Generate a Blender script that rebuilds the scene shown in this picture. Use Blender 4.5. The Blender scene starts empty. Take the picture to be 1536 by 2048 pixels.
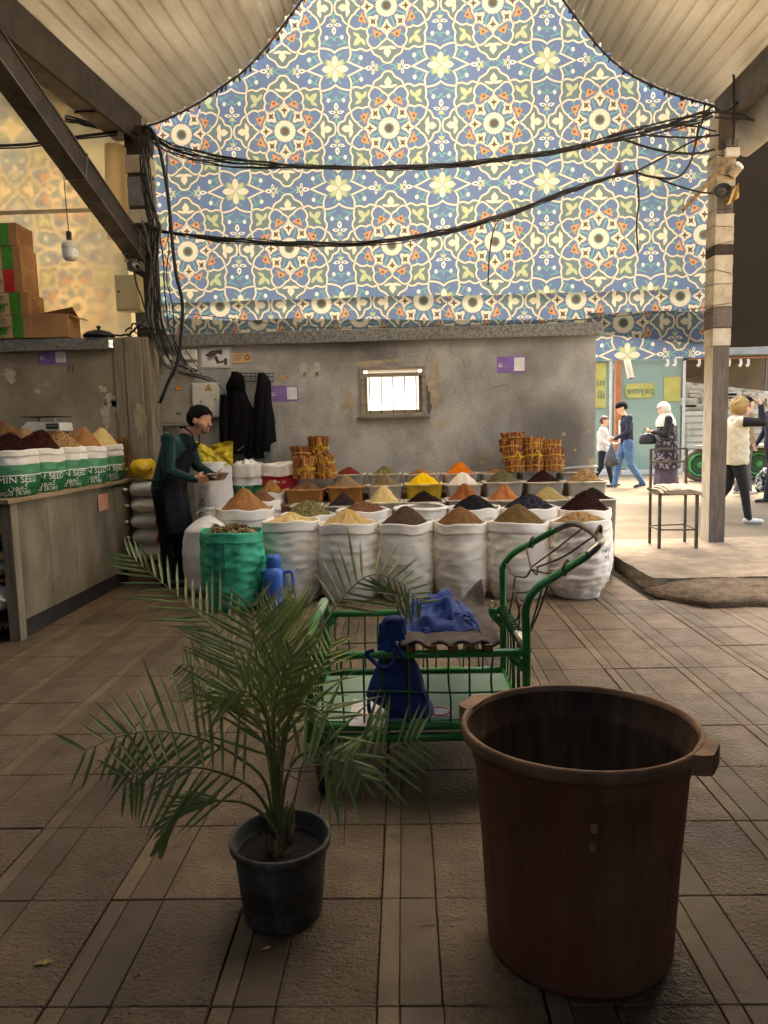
import bpy, bmesh, math, random
import numpy as np
from mathutils import Vector, Matrix, noise
R_ = math.radians
rnd = random.Random(7)
SC = bpy.context.scene
COL = SC.collection

# ------------------------------------------------------------------ camera
F_PX, CAM_H = 1445.75, 1.4197
PITCH, YAW, ROLL = 0.109431, -0.0263917, -0.0248591
_cy, _sy, _cp, _sp = math.cos(YAW), math.sin(YAW), math.cos(PITCH), math.sin(PITCH)
C_FWD = Vector((_sy * _cp, _cy * _cp, -_sp))
_right = Vector((_cy, -_sy, 0)); _up = _right.cross(C_FWD)
C_R = _right * math.cos(ROLL) + _up * math.sin(ROLL)
C_U = -_right * math.sin(ROLL) + _up * math.cos(ROLL)
C_POS = Vector((0, 0, CAM_H))
cd = bpy.data.cameras.new('camera'); cam = bpy.data.objects.new('camera', cd); COL.objects.link(cam)
cd.sensor_fit = 'VERTICAL'; cd.sensor_height = 36.0; cd.lens = 36.0 * F_PX / 2048.0
cd.clip_start = 0.05; cd.clip_end = 1000
m3 = Matrix((C_R, C_U, -C_FWD)).transposed()
cam.matrix_world = Matrix.Translation(C_POS) @ m3.to_4x4()
SC.camera = cam

# ------------------------------------------------------------------ world, sun, exposure
SUN_EL, SUN_AZ = 58.0, 20.0        # the sun stands behind the hall, a little to the right
w = bpy.data.worlds.new('World'); SC.world = w; w.use_nodes = True
wn = w.node_tree; bg = wn.nodes['Background']
sk = wn.nodes.new('ShaderNodeTexSky'); sk.sky_type = 'NISHITA'; sk.sun_disc = False
sk.sun_elevation = R_(SUN_EL); sk.sun_rotation = R_(SUN_AZ); sk.dust_density = 6.0; sk.air_density = 1.0
tm = wn.nodes.new('ShaderNodeMix'); tm.data_type = 'RGBA'; tm.blend_type = 'MULTIPLY'; tm.inputs[0].default_value = 1.0; tm.inputs[7].default_value = (1.0, 0.92, 0.79, 1)   # dusty warm daylight
wn.links.new(sk.outputs[0], tm.inputs[6]); wn.links.new(tm.outputs[2], bg.inputs[0]); bg.inputs[1].default_value = 0.15
sl = bpy.data.lights.new('sun', 'SUN'); sl.energy = 1.0; sl.angle = R_(20); sl.color = (1.0, 0.93, 0.82)
so = bpy.data.objects.new('sun', sl); COL.objects.link(so)
sd = Vector((math.sin(R_(SUN_AZ)) * math.cos(R_(SUN_EL)), math.cos(R_(SUN_AZ)) * math.cos(R_(SUN_EL)), math.sin(R_(SUN_EL))))
so.rotation_euler = sd.to_track_quat('Z', 'Y').to_euler(); so.location = sd * 30
SC.view_settings.view_transform = 'Standard'; SC.view_settings.look = 'None'
SC.view_settings.exposure = 3.2; SC.view_settings.gamma = 1.0; SC.view_settings.use_curve_mapping = False
SC.cycles.max_bounces = 12; SC.cycles.diffuse_bounces = 7; SC.cycles.glossy_bounces = 4
SC.cycles.transmission_bounces = 8; SC.cycles.transparent_max_bounces = 12
SC.cycles.sample_clamp_indirect = 6.0; SC.cycles.use_denoising = True
SC.cycles.caustics_reflective = False; SC.cycles.caustics_refractive = False

# ------------------------------------------------------------------ helpers
def ray(px, py): return C_FWD * F_PX + C_R * (px - 768) - C_U * (py - 1024)
def at(px, py, Y):                       # the point at depth Y seen at a place in the photograph
    d = ray(px, py); return C_POS + d * (Y / d.y)
def on(px, py, z=0.0):                   # the point at height z
    d = ray(px, py); return C_POS + d * ((z - CAM_H) / d.z)
def V(*a): return Vector(a)
def s2l(c): return c / 12.92 if c <= 0.04045 else ((c + 0.055) / 1.055) ** 2.4
def rgb(r, g, b): return (s2l(r / 255), s2l(g / 255), s2l(b / 255))

MATS = {}
def mat(name, col, col2=None, scale=6.0, rough=0.75, bump=0.0, bscale=60.0, metal=0.0, spec=0.35, detail=5.0,
        stretch=(1, 1, 1), contrast=(0.35, 0.65), col3=None, scale3=1.5, c3=(0.55, 0.7), trans=0.0, rough2=None, space='POS', sheen=0.0):
    """world-anchored noise mix of two or three own colours, with fine relief"""
    if name in MATS: return MATS[name]
    m = bpy.data.materials.new(name); m.use_nodes = True; nt = m.node_tree; N = nt.nodes; L = nt.links
    b = N['Principled BSDF']; b.inputs['Roughness'].default_value = rough; b.inputs['Metallic'].default_value = metal
    b.inputs['Specular IOR Level'].default_value = spec
    if sheen: b.inputs['Sheen Weight'].default_value = sheen
    b.inputs['Base Color'].default_value = (*col, 1)
    if space == 'POS': src = N.new('ShaderNodeNewGeometry').outputs['Position']
    else: src = N.new('ShaderNodeTexCoord').outputs['Object']
    mp = N.new('ShaderNodeMapping'); mp.inputs['Scale'].default_value = stretch; L.new(src, mp.inputs[0]); vec = mp.outputs[0]
    fac = None
    if col2 is not None:
        nz = N.new('ShaderNodeTexNoise'); nz.inputs['Scale'].default_value = scale; nz.inputs['Detail'].default_value = detail
        nz.inputs['Roughness'].default_value = 0.6; L.new(vec, nz.inputs['Vector'])
        mr = N.new('ShaderNodeMapRange'); mr.inputs[1].default_value, mr.inputs[2].default_value = contrast; L.new(nz.outputs[0], mr.inputs[0]); fac = mr.outputs[0]
        mx = N.new('ShaderNodeMix'); mx.data_type = 'RGBA'; L.new(fac, mx.inputs[0]); mx.inputs[6].default_value = (*col, 1); mx.inputs[7].default_value = (*col2, 1)
        out = mx.outputs[2]
        if col3 is not None:
            n3 = N.new('ShaderNodeTexNoise'); n3.inputs['Scale'].default_value = scale3; n3.inputs['Detail'].default_value = 6; L.new(vec, n3.inputs['Vector'])
            m3_ = N.new('ShaderNodeMapRange'); m3_.inputs[1].default_value, m3_.inputs[2].default_value = c3; L.new(n3.outputs[0], m3_.inputs[0])
            mx3 = N.new('ShaderNodeMix'); mx3.data_type = 'RGBA'; L.new(m3_.outputs[0], mx3.inputs[0]); L.new(out, mx3.inputs[6]); mx3.inputs[7].default_value = (*col3, 1)
            out = mx3.outputs[2]
        L.new(out, b.inputs['Base Color'])
        if rough2 is not None:
            rr = N.new('ShaderNodeMapRange'); rr.inputs[3].default_value = rough; rr.inputs[4].default_value = rough2; L.new(fac, rr.inputs[0]); L.new(rr.outputs[0], b.inputs['Roughness'])
    if bump:
        nb = N.new('ShaderNodeTexNoise'); nb.inputs['Scale'].default_value = bscale; nb.inputs['Detail'].default_value = 4; L.new(vec, nb.inputs['Vector'])
        bp = N.new('ShaderNodeBump'); bp.inputs['Strength'].default_value = bump; bp.inputs['Distance'].default_value = 0.02; L.new(nb.outputs[0], bp.inputs['Height']); L.new(bp.outputs[0], b.inputs['Normal'])
    if trans:
        tr = N.new('ShaderNodeBsdfTranslucent'); ms = N.new('ShaderNodeMixShader'); ms.inputs[0].default_value = trans
        if col2 is not None: L.new(out, tr.inputs[0])
        else: tr.inputs[0].default_value = (*col, 1)
        L.new(b.outputs[0], ms.inputs[1]); L.new(tr.outputs[0], ms.inputs[2]); L.new(ms.outputs[0], N['Material Output'].inputs[0])
    MATS[name] = m; return m

class MB:
    """collects shapes, then links them as one mesh object"""
    def __init__(s): s.v = []; s.f = []; s.m = []
    def add(s, vs, fs, mi=0):
        o = len(s.v); s.v += [tuple(p) for p in vs]; s.f += [tuple(i + o for i in f) for f in fs]; s.m += [mi] * len(fs); return s
    def box(s, lo, hi, mi=0, rot=None, bevel=0.0):
        lo = Vector(lo); hi = Vector(hi); c = (lo + hi) / 2; h = (hi - lo) / 2
        if bevel:
            return s._bbox(c, h, rot, min(bevel, min(h) * 0.9), mi)
        vs = [Vector((x, y, z)) for x in (-h.x, h.x) for y in (-h.y, h.y) for z in (-h.z, h.z)]
        if rot is not None: vs = [rot @ p for p in vs]
        return s.add([c + p for p in vs], [(0, 1, 3, 2), (4, 6, 7, 5), (0, 4, 5, 1), (2, 3, 7, 6), (0, 2, 6, 4), (1, 5, 7, 3)], mi)
    def _bbox(s, c, h, rot, b, mi):
        bm = bmesh.new(); bmesh.ops.create_cube(bm, size=2.0)
        for p in bm.verts: p.co = Vector((p.co.x * h.x, p.co.y * h.y, p.co.z * h.z))
        bmesh.ops.bevel(bm, geom=list(bm.edges), offset=b, segments=2, profile=0.6, affect='EDGES')
        vs = [(rot @ p.co if rot is not None else p.co) + c for p in bm.verts]; bm.verts.index_update()
        fs = [[q.index for q in f.verts] for f in bm.faces]; bm.free(); return s.add(vs, fs, mi)
    def rings(s, rings, mi=0, cap0=True, cap1=True, closed=True):
        n = len(rings[0]); o = len(s.v)
        for r in rings: s.v += [tuple(p) for p in r]
        fs = []
        for i in range(len(rings) - 1):
            a = i * n; b = a + n
            for k in range(n if closed else n - 1):
                k2 = (k + 1) % n; fs.append((a + k, a + k2, b + k2, b + k))
        if cap0 and closed: fs.append(tuple(range(n - 1, -1, -1)))
        if cap1 and closed: e = (len(rings) - 1) * n; fs.append(tuple(e + k for k in range(n)))
        s.f += [tuple(i + o for i in f) for f in fs]; s.m += [mi] * len(fs); return s
    def tube(s, pts, r, seg=8, mi=0, cap=True, flat=1.0):
        pts = [Vector(p) for p in pts]; n = len(pts)
        rs = r if isinstance(r, (list, tuple)) else [r] * n
        up = None; rings = []
        for i, p in enumerate(pts):
            t = (pts[min(i + 1, n - 1)] - pts[max(i - 1, 0)])
            if t.length < 1e-9: t = Vector((0, 0, 1))
            t.normalize()
            if up is None: up = t.orthogonal().normalized()
            up = (up - t * up.dot(t))
            if up.length < 1e-6: up = t.orthogonal()
            up.normalize(); sd_ = t.cross(up)
            rings.append([p + (up * math.cos(a) * flat + sd_ * math.sin(a)) * rs[i] for a in [2 * math.pi * k / seg for k in range(seg)]])
        return s.rings(rings, mi, cap, cap)
    def lathe(s, prof, c=(0, 0, 0), seg=32, mi=0, cap0=False, cap1=False, sx=1.0, sy=1.0):
        c = Vector(c)
        return s.rings([[c + Vector((r * math.cos(a) * sx, r * math.sin(a) * sy, z)) for a in [2 * math.pi * k / seg for k in range(seg)]] for r, z in prof], mi, cap0, cap1)
    def grid(s, fn, nu, nv, mi=0):
        return s.rings([[fn(i / nu, j / nv) for j in range(nv + 1)] for i in range(nu + 1)], mi, closed=False)
    def ball(s, c, r, seg=12, rg=8, mi=0):
        c = Vector(c); r = Vector(r) if not isinstance(r, (int, float)) else Vector((r, r, r))
        rings = []
        for i in range(rg + 1):
            a = -math.pi / 2 + math.pi * i / rg; k = max(math.cos(a), 0.02)
            rings.append([c + Vector((r.x * k * math.cos(t), r.y * k * math.sin(t), r.z * math.sin(a))) for t in [2 * math.pi * q / seg for q in range(seg)]])
        return s.rings(rings, mi)
    def sheet(s, poly, nrm, th, mi=0):             # a flat outline with thickness
        n = len(poly); nrm = Vector(nrm).normalized() * th; a = [Vector(p) for p in poly]; b = [p + nrm for p in a]
        return s.add(a + b, [tuple(range(n - 1, -1, -1)), tuple(range(n, 2 * n))] + [(i, (i + 1) % n, n + (i + 1) % n, n + i) for i in range(n)], mi)
    def mesh(s, name, mats, smooth=False):
        me = bpy.data.meshes.new(name); me.from_pydata(s.v, [], s.f)
        for m in (mats if isinstance(mats, (list, tuple)) else [mats]): me.materials.append(m)
        if any(s.m): me.polygons.foreach_set('material_index', s.m)
        if smooth: me.polygons.foreach_set('use_smooth', [True] * len(s.f))
        me.validate(); me.update(); return me
    def build(s, name, mats, parent=None, smooth=False, angle=None):
        me = s.mesh(name, mats, smooth)
        if angle is not None:
            me.polygons.foreach_set('use_smooth', [True] * len(me.polygons))
            bm = bmesh.new(); bm.from_mesh(me)
            for e in bm.edges:
                e.smooth = not (len(e.link_faces) == 2 and e.calc_face_angle(0) > R_(angle))
            bm.to_mesh(me); bm.free()
        return link(name, me, parent)
def link(name, me, parent=None):
    o = bpy.data.objects.new(name, me); COL.objects.link(o)
    if parent is not None: child(o, parent)
    return o
WLOC = {}
def child(o, parent):
    """parent a mesh made in world coordinates"""
    o.parent = parent
    l = WLOC.get(parent.name, Vector((0, 0, 0))); o.matrix_parent_inverse = Matrix.Translation(-l)
    return o
def tag(o, label, cat=None, group=None, kind=None):
    if label: o['label'] = label
    if cat: o['category'] = cat
    if group: o['group'] = group
    if kind: o['kind'] = kind
    return o
def thing(name, loc, label, cat, group=None):
    o = bpy.data.objects.new(name, None); COL.objects.link(o); o.location = loc; o.empty_display_size = 0.1
    WLOC[o.name] = Vector(loc); return tag(o, label, cat, group)
def crom(pts, n=8):
    pts = [Vector(p) for p in pts]; P = [pts[0] * 2 - pts[1]] + pts + [pts[-1] * 2 - pts[-2]]; out = []
    for i in range(1, len(P) - 2):
        a, b, c, d = P[i - 1:i + 3]
        for k in range(n):
            t = k / n; out.append(0.5 * ((2 * b) + (c - a) * t + (2 * a - 5 * b + 4 * c - d) * t * t + (3 * b - a - 3 * c + d) * t ** 3))
    out.append(pts[-1]); return out
def nz(x, y=0.0, z=0.0): return noise.noise(Vector((x, y, z)))
def text_flat(s, size, align='CENTER', shear=0.0, spacing=1.0):
    """letter outlines as flat polygons in the xy plane"""
    cu = bpy.data.curves.new('lettering', 'FONT'); cu.body = s; cu.size = size; cu.align_x = align; cu.align_y = 'CENTER'; cu.shear = shear; cu.space_character = spacing
    cu.resolution_u = 3; cu.fill_mode = 'FRONT'
    ob = bpy.data.objects.new('lettering', cu); COL.objects.link(ob)
    dg = bpy.context.evaluated_depsgraph_get(); me = bpy.data.meshes.new_from_object(ob.evaluated_get(dg))
    vs = [p.co.copy() for p in me.vertices]; fs = [tuple(p.vertices) for p in me.polygons]
    bpy.data.objects.remove(ob); bpy.data.curves.remove(cu); bpy.data.meshes.remove(me); return vs, fs
def text_on(s, size, org, ux, uy, m, parent, align='CENTER', off=0.002, name='lettering', **k):
    vs, fs = text_flat(s, size, align, **k); org = Vector(org); ux = Vector(ux).normalized(); uy = Vector(uy).normalized(); n = ux.cross(uy) * off
    return MB().add([org + ux * p.x + uy * p.y + n for p in vs], fs).build(name, m, parent)
# ------------------------------------------------------------------ shared materials
M_CONC = mat('weathered_render', rgb(128, 120, 106), rgb(98, 92, 82), 3.0, 0.9, 0.25, 45, col3=rgb(152, 143, 125), scale3=0.9, c3=(0.52, 0.75), spec=0.2)
M_UNSEEN = mat('unseen_dark_wall', rgb(70, 62, 54), rgb(52, 46, 40), 2, 0.9)  # kept dark so the unseen walls and near roof bounce little light
M_CAP = mat('galvanised_cap', rgb(150, 147, 135), rgb(95, 92, 84), 38, 0.6, 0.15, 90, metal=0.25, col3=rgb(85, 78, 68), scale3=2.2, c3=(0.55, 0.7))
M_SLAB = mat('rough_concrete', rgb(140, 126, 106), rgb(116, 103, 86), 7, 0.92, 0.5, 70, col3=rgb(98, 86, 70), scale3=1.1, c3=(0.55, 0.75), spec=0.2)
M_LUMP = mat('coarse_cement', rgb(112, 96, 78), rgb(80, 68, 54), 14, 0.95, 0.9, 60, spec=0.15)
M_STREET = mat('sandy_street', rgb(108, 97, 78), rgb(93, 82, 64), 1.6, 0.92, 0.5, 30, col3=rgb(92, 80, 62), scale3=0.5, c3=(0.5, 0.7), spec=0.2)
M_EARTH = mat('packed_earth', rgb(170, 155, 130), rgb(150, 134, 108), 1.0, 0.95)
M_GROUT = mat('dirty_joint', rgb(60, 49, 36), rgb(44, 35, 25), 10, 0.95, spec=0.1)
M_STEEL = mat('grimy_steel', rgb(112, 106, 98), rgb(76, 70, 62), 5, 0.6, 0.15, 60, metal=0.35, col3=rgb(84, 62, 44), scale3=3, c3=(0.58, 0.72))
M_DSTEEL = mat('dark_grimy_steel', rgb(74, 66, 58), rgb(50, 44, 38), 5, 0.65, 0.15, 60, metal=0.3)
M_TIN = mat('beige_sheet_metal', rgb(188, 176, 148), rgb(166, 152, 122), 1.2, 0.5, 0.03, 20, stretch=(1, 0.35, 1), col3=rgb(140, 124, 94), scale3=1.6, c3=(0.55, 0.75), spec=0.4)
M_FIBRE = mat('beige_fibreglass_sheet', rgb(168, 156, 130), rgb(148, 135, 108), 1.2, 0.5, 0.03, 20, stretch=(1, 0.35, 1), col3=rgb(118, 104, 80), scale3=1.6, c3=(0.5, 0.75), spec=0.4, trans=0.15)
M_MILK = mat('added_ridge_light', (0.85, 0.83, 0.78), rough=0.5, trans=0.9)
M_WOOD = mat('old_wood', rgb(140, 104, 66), rgb(96, 68, 42), 5, 0.8, 0.3, 40, stretch=(6, 6, 0.6))
M_WOOD2 = mat('pale_board', rgb(170, 140, 100), rgb(128, 98, 64), 5, 0.8, 0.25, 40, stretch=(6, 0.6, 6))
M_BLACK = mat('black_plastic', rgb(26, 25, 24), rgb(38, 36, 34), 8, 0.55)
M_CABLE = mat('black_cable', rgb(26, 24, 23), rgb(44, 40, 36), 6, 0.5)
M_CABLE2 = mat('grey_cable', rgb(120, 116, 108), rgb(90, 85, 78), 6, 0.55)
M_TAPE = mat('beige_wrap', rgb(196, 180, 150), rgb(160, 142, 112), 6, 0.6, 0.3, 30)
M_WHITE = mat('white_plastic', rgb(222, 218, 205), rgb(200, 194, 178), 4, 0.5)
M_WHITEP = mat('white_paint', rgb(228, 225, 215), rgb(205, 200, 188), 4, 0.7)

# ------------------------------------------------------------------ ground
def flat(name, x0, x1, y0, y1, z, m, kind='structure', nx=1, ny=1):
    b = MB(); b.grid(lambda u, v: Vector((x0 + (x1 - x0) * u, y0 + (y1 - y0) * v, z)), nx, ny)
    return tag(b.build(name, m), None, kind=kind)
flat('ground', -400, 400, -300, 500, -0.03, M_EARTH)
st = MB(); st.grid(lambda u, v: Vector((-300 + 600 * u, 8.34 + (abs(v) ** 3) * 400, 0.115 + min(0.06, 0.012 * (abs(v) ** 3) * 400))), 2, 40)
tag(st.build('street', M_STREET), None, kind='structure')

# the tiled floor of the hall: every tile is a strip, a darker band and a wide field with joints between
TILE, GX, GY = 0.42, -0.0912, 5.0155
floor = MB().box((-6.2, -4.0, -0.028), (3.9, 8.4, -0.012)).build('floor', M_GROUT); tag(floor, None, kind='structure')
def tile_mat(name, a, b_, c, bump, rough, spec):
    m = mat(name, a, b_, 5.5, rough, bump, 85, col3=c, scale3=1.3, c3=(0.52, 0.7), spec=spec, rough2=rough + 0.15)
    nt = m.node_tree; N = nt.nodes; L = nt.links
    bp = [n for n in N if n.type == 'BUMP'][0]; oi = N.new('ShaderNodeObjectInfo')
    # every tile came out of the mould with a slightly different tone
    bs = N['Principled BSDF']; src = bs.inputs['Base Color'].links[0].from_socket
    hv = N.new('ShaderNodeHueSaturation'); mr = N.new('ShaderNodeMapRange'); mr.inputs[3].default_value = 0.8; mr.inputs[4].default_value = 1.15
    L.new(oi.outputs['Random'], mr.inputs[0]); L.new(mr.outputs[0], hv.inputs['Value']); L.new(src, hv.inputs['Color']); L.new(hv.outputs[0], bs.inputs['Base Color'])
    sn = N.new('ShaderNodeTexNoise'); sn.inputs['Scale'].default_value = 6.5; sn.inputs['Detail'].default_value = 2.5; gp2 = N.new('ShaderNodeNewGeometry'); L.new(gp2.outputs['Position'], sn.inputs['Vector'])
    sr = N.new('ShaderNodeMapRange'); sr.inputs[1].default_value = .64; sr.inputs[2].default_value = .72; sr.inputs[4].default_value = .6; L.new(sn.outputs[0], sr.inputs[0]); smx = N.new('ShaderNodeMix'); smx.data_type = 'RGBA'; L.new(sr.outputs[0], smx.inputs[0]); L.new(hv.outputs[0], smx.inputs[6]); smx.inputs[7].default_value = (*rgb(52, 40, 27), 1); gn = N.new('ShaderNodeTexNoise'); gn.inputs['Scale'].default_value = 150; gn.inputs['Detail'].default_value = 3; L.new(gp2.outputs['Position'], gn.inputs['Vector']); gr2 = N.new('ShaderNodeMapRange'); gr2.inputs[1].default_value = .3; gr2.inputs[2].default_value = .7; gr2.inputs[3].default_value = .72; gr2.inputs[4].default_value = 1.3; L.new(gn.outputs[0], gr2.inputs[0])
    gv = N.new('ShaderNodeVectorMath'); gv.operation = 'SCALE'; L.new(smx.outputs[2], gv.inputs[0]); L.new(gr2.outputs[0], gv.inputs['Scale']); L.new(gv.outputs[0], bs.inputs['Base Color'])   # old spills, grit of the cast stone
    vor = N.new('ShaderNodeTexNoise'); vor.inputs['Scale'].default_value = 46; vor.inputs['Detail'].default_value = 2; vor.inputs['Distortion'].default_value = 0.6
    mp = N.new('ShaderNodeMapping'); mp.inputs['Scale'].default_value = (0.75, 1.35, 1); gp = N.new('ShaderNodeNewGeometry'); L.new(gp.outputs['Position'], mp.inputs[0]); L.new(mp.outputs[0], vor.inputs['Vector'])
    b2 = N.new('ShaderNodeBump'); b2.inputs['Strength'].default_value = bump * 1.2; b2.inputs['Distance'].default_value = 0.012; L.new(vor.outputs[0], b2.inputs['Height']); L.new(bp.outputs[0], b2.inputs['Normal']); L.new(b2.outputs[0], bs.inputs['Normal'])
    return m
M_TF = tile_mat('tile_field', rgb(110, 90, 64), rgb(94, 76, 53), rgb(73, 58, 40), 0.6, 0.5, 0.5)
M_TS = tile_mat('tile_strip', rgb(113, 94, 69), rgb(97, 80, 57), rgb(78, 64, 46), 0.1, 0.55, 0.45)
M_TB = tile_mat('tile_band', rgb(95, 77, 54), rgb(83, 67, 46), rgb(67, 53, 37), 0.12, 0.5, 0.45)
def tile_mesh(seed):
    r = random.Random(seed); b = MB(); T = TILE; g = 0.0013
    xs = [(0.0022, 0.057 - g / 2, 1), (0.057 + g / 2, 0.166 - g / 2, 2), (0.166 + g / 2, T - 0.0022, 0)]
    for x0, x1, mi in xs:
        lo = (x0 + r.uniform(0, .0015), -T + 0.0016 + r.uniform(0, .0016), -0.012); hi = (x1 - r.uniform(0, .0015), -0.0016 - r.uniform(0, .0016), 0.0)
        x0, y0, z0 = lo; x1, y1, z1 = hi; e = 0.0022
        vs = [(x0, y0, z0), (x1, y0, z0), (x1, y1, z0), (x0, y1, z0), (x0, y0, z1 - e), (x1, y0, z1 - e), (x1, y1, z1 - e), (x0, y1, z1 - e), (x0 + e, y0 + e, z1), (x1 - e, y0 + e, z1), (x1 - e, y1 - e, z1), (x0 + e, y1 - e, z1)]
        fs = [(i, (i + 1) % 4, 4 + (i + 1) % 4, 4 + i) for i in range(4)] + [(4 + i, 4 + (i + 1) % 4, 8 + (i + 1) % 4, 8 + i) for i in range(4)] + [(8, 9, 10, 11)]
        b.add(vs, fs, mi)
    return b.mesh('paving_tile', [M_TF, M_TS, M_TB])
tms = [tile_mesh(s) for s in range(5)]
for j in range(-7, 10):
    for i in range(-8, 10):
        x = GX + i * TILE; y = GY - j * TILE
        if x < -3.1 or (x > 2.0 and y > 6.2) or abs(x + 0.2) > y * 0.7 + 1.0: continue
        if y > 7.2 and x > -2.4: continue          # hidden under the stall
        o = link('paving_tile', tms[rnd.randrange(5)]); o.parent = floor
        o.location = (x + rnd.uniform(-.002, .002), y + rnd.uniform(-.002, .002), rnd.uniform(-.0015, .0015))
        o.rotation_euler = (rnd.uniform(-.003, .003), rnd.uniform(-.003, .003), rnd.uniform(-.004, .004))
# concrete platform by the street, with a lump of poured cement along its front as a ramp
sb = MB()
def slabtop(u, v):
    x = 2.13 + 5.4 * u; y = 6.14 + 2.2 * v
    return Vector((x + 0.02 * nz(y * 5, 1) * (u == 0), y + 0.025 * nz(x * 4, 7) * (v == 0), 0.122 + 0.006 * nz(x * 2, y * 2)))
sb.grid(slabtop, 40, 16)
sb.grid(lambda u, v: Vector((2.13 + 0.015 * nz(u * 9, v * 3), 6.14 + 2.2 * u, 0.118 - 0.13 * v)), 24, 3)
sb.grid(lambda u, v: Vector((2.13 + 5.4 * u, 6.14 + 0.02 * nz(u * 30, v * 3), 0.118 - 0.13 * v)), 40, 3)
tag(sb.build('pavement', M_SLAB), None, kind='structure')
lp = MB()
def lump(u, v):
    x = 2.06 + 3.0 * u; a = v * math.pi * 0.5
    e = min(1, (u / 0.10) ** 0.5) if u < 0.10 else 1.0
    d = (0.62 + 0.1 * nz(x * 1.5, 3)) * e; h = 0.112 * e
    y = 6.2 - d * math.sin(a) * (1 + .04 * nz(x * 6, v * 4)); z = h * (math.cos(a) ** 0.42 if v < 1 else 0) + 0.022 * nz(x * 6, v * 5, 2) * (1 - v) + 0.008 * nz(x * 20, v * 20)
    return Vector((x, y, max(z, -0.005)))
lp.grid(lump, 90, 22)
tag(lp.build('cement_ramp', M_LUMP, smooth=True), None, kind='structure')

# unseen hall walls, shaped to control the daylight; the stub is an added blocker
for nm, lo, hi in [('wall_left', (-6.4, -4.2, 0), (-6.2, 8.2, 5.6)), ('wall_behind', (-6.4, -4.4, 0), (4.0, -4.2, 4.3)), ('wall_right', (3.7, -4.2, 0), (3.9, 3.6, 5.2)), ('blocker_stub', (2.2, 3.4, 0), (3.68, 3.58, 4.9))]:
    tag(MB().box(lo, hi)  .build(nm, M_UNSEEN), None, kind='structure')

# ------------------------------------------------------------------ back wall with barred window
WX0, WX1, WZ0, WZ1 = -0.41, 0.25, 1.63, 2.11
def wall_with_hole(b, x0, x1, y0, y1, z0, z1, hx0, hx1, hz0, hz1, n=6):
    xs = [x0, hx0, hx1, x1]; zs = [z0, hz0, hz1, z1]
    for i in range(3):
        for j in range(3):
            if i == 1 and j == 1: continue
            for y, flip in ((y0, 0), (y1, 1)):
                q = [(xs[i], y, zs[j]), (xs[i + 1], y, zs[j]), (xs[i + 1], y, zs[j + 1]), (xs[i], y, zs[j + 1])]
                b.add(q, [(3, 2, 1, 0) if flip else (0, 1, 2, 3)])
    for q in ([(hx0, y0, hz0), (hx0, y1, hz0), (hx0, y1, hz1), (hx0, y0, hz1)], [(hx1, y0, hz0), (hx1, y0, hz1), (hx1, y1, hz1), (hx1, y1, hz0)],
              [(hx0, y0, hz0), (hx1, y0, hz0), (hx1, y1, hz0), (hx0, y1, hz0)], [(hx0, y0, hz1), (hx0, y1, hz1), (hx1, y1, hz1), (hx1, y0, hz1)],
              [(x0, y0, z0), (x0, y0, z1), (x0, y1, z1), (x0, y1, z0)], [(x1, y0, z0), (x1, y1, z0), (x1, y1, z1), (x1, y0, z1)],
              [(x0, y0, z1), (x1, y0, z1), (x1, y1, z1), (x0, y1, z1)]):
        b.add(q, [(0, 1, 2, 3)])
    return b
# the render of this wall: grey-brown plaster with lighter clouds, old stains and trowel marks
M_WALL = mat('old_plaster', rgb(178, 172, 160), rgb(150, 145, 135), 3.2, 0.9, 0.35, 34, contrast=(.36, .64), detail=9.0, col3=rgb(108, 102, 94), scale3=0.9, c3=(0.46, 0.66), spec=0.2, stretch=(1, 1, 0.8))
M_PATCH = mat('bare_plaster_patch', rgb(176, 160, 130), rgb(150, 134, 106), 7, 0.9, 0.3, 50)
M_GHOST = mat('pale_ghost_mark', rgb(182, 174, 160), rgb(166, 158, 144), 9, .9)
M_PATCHD = mat('damp_plaster_patch', rgb(96, 92, 86), rgb(78, 74, 70), 7, 0.9, 0.3, 50)
bw = thing('rendered_wall', (0, 8.1, 0), 'grey brown plastered wall with barred window behind the spice display', 'wall')
wall_with_hole(MB(), -2.95, 2.12, 8.0, 8.2, -0.01, 2.42, WX0, WX1, WZ0, WZ1).build('wall_face', M_WALL, bw)
cp_ = MB()
def caprow(u, v):
    x = -2.615 + 4.795 * u; w = [(7.945, 2.405), (7.94, 2.53), (8.1, 2.555), (8.26, 2.53), (8.255, 2.405)][round(v * 4)]
    return Vector((x, w[0] + 0.004 * nz(x * 3, v), w[1] + 0.006 * nz(x * 1.7, 4) + 0.003 * nz(x * 9, 8)))
cp_.grid(caprow, 60, 4); cp_.box((-2.612, 7.95, 2.415), (2.175, 8.25, 2.425))
cp_.build('wall_cap', M_CAP, bw)
wf = MB()
for lo, hi in [((WX0 - .03, 7.975, WZ0 - .035), (WX1 + .03, 8.03, WZ0)), ((WX0 - .03, 7.98, WZ1 - .0), (WX1 + .03, 8.03, WZ1 + .02)), ((WX0 - .03, 7.982, WZ0), (WX0 + .012, 8.03, WZ1)), ((WX1 - .012, 7.982, WZ0), (WX1 + .03, 8.03, WZ1)),
               ((WX0 + .012, 7.99, WZ1 - .085), (WX1 - .012, 8.04, WZ1 - .045)), ((WX0 + .012, 8.02, WZ0), (WX0 + .05, 8.06, WZ1 - .085)), ((WX1 - .05, 8.02, WZ0), (WX1 - .012, 8.06, WZ1 - .085)), ((WX0 + .05, 8.02, WZ0), (WX1 - .05, 8.06, WZ0 + .035))]:
    wf.box(lo, hi, bevel=.004)
wfo = wf.build('window_frame', mat('grey_window_wood', rgb(156, 144, 122), rgb(124, 112, 92), 6, 0.85, 0.3, 50, stretch=(1, 1, 4)), bw)
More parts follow.
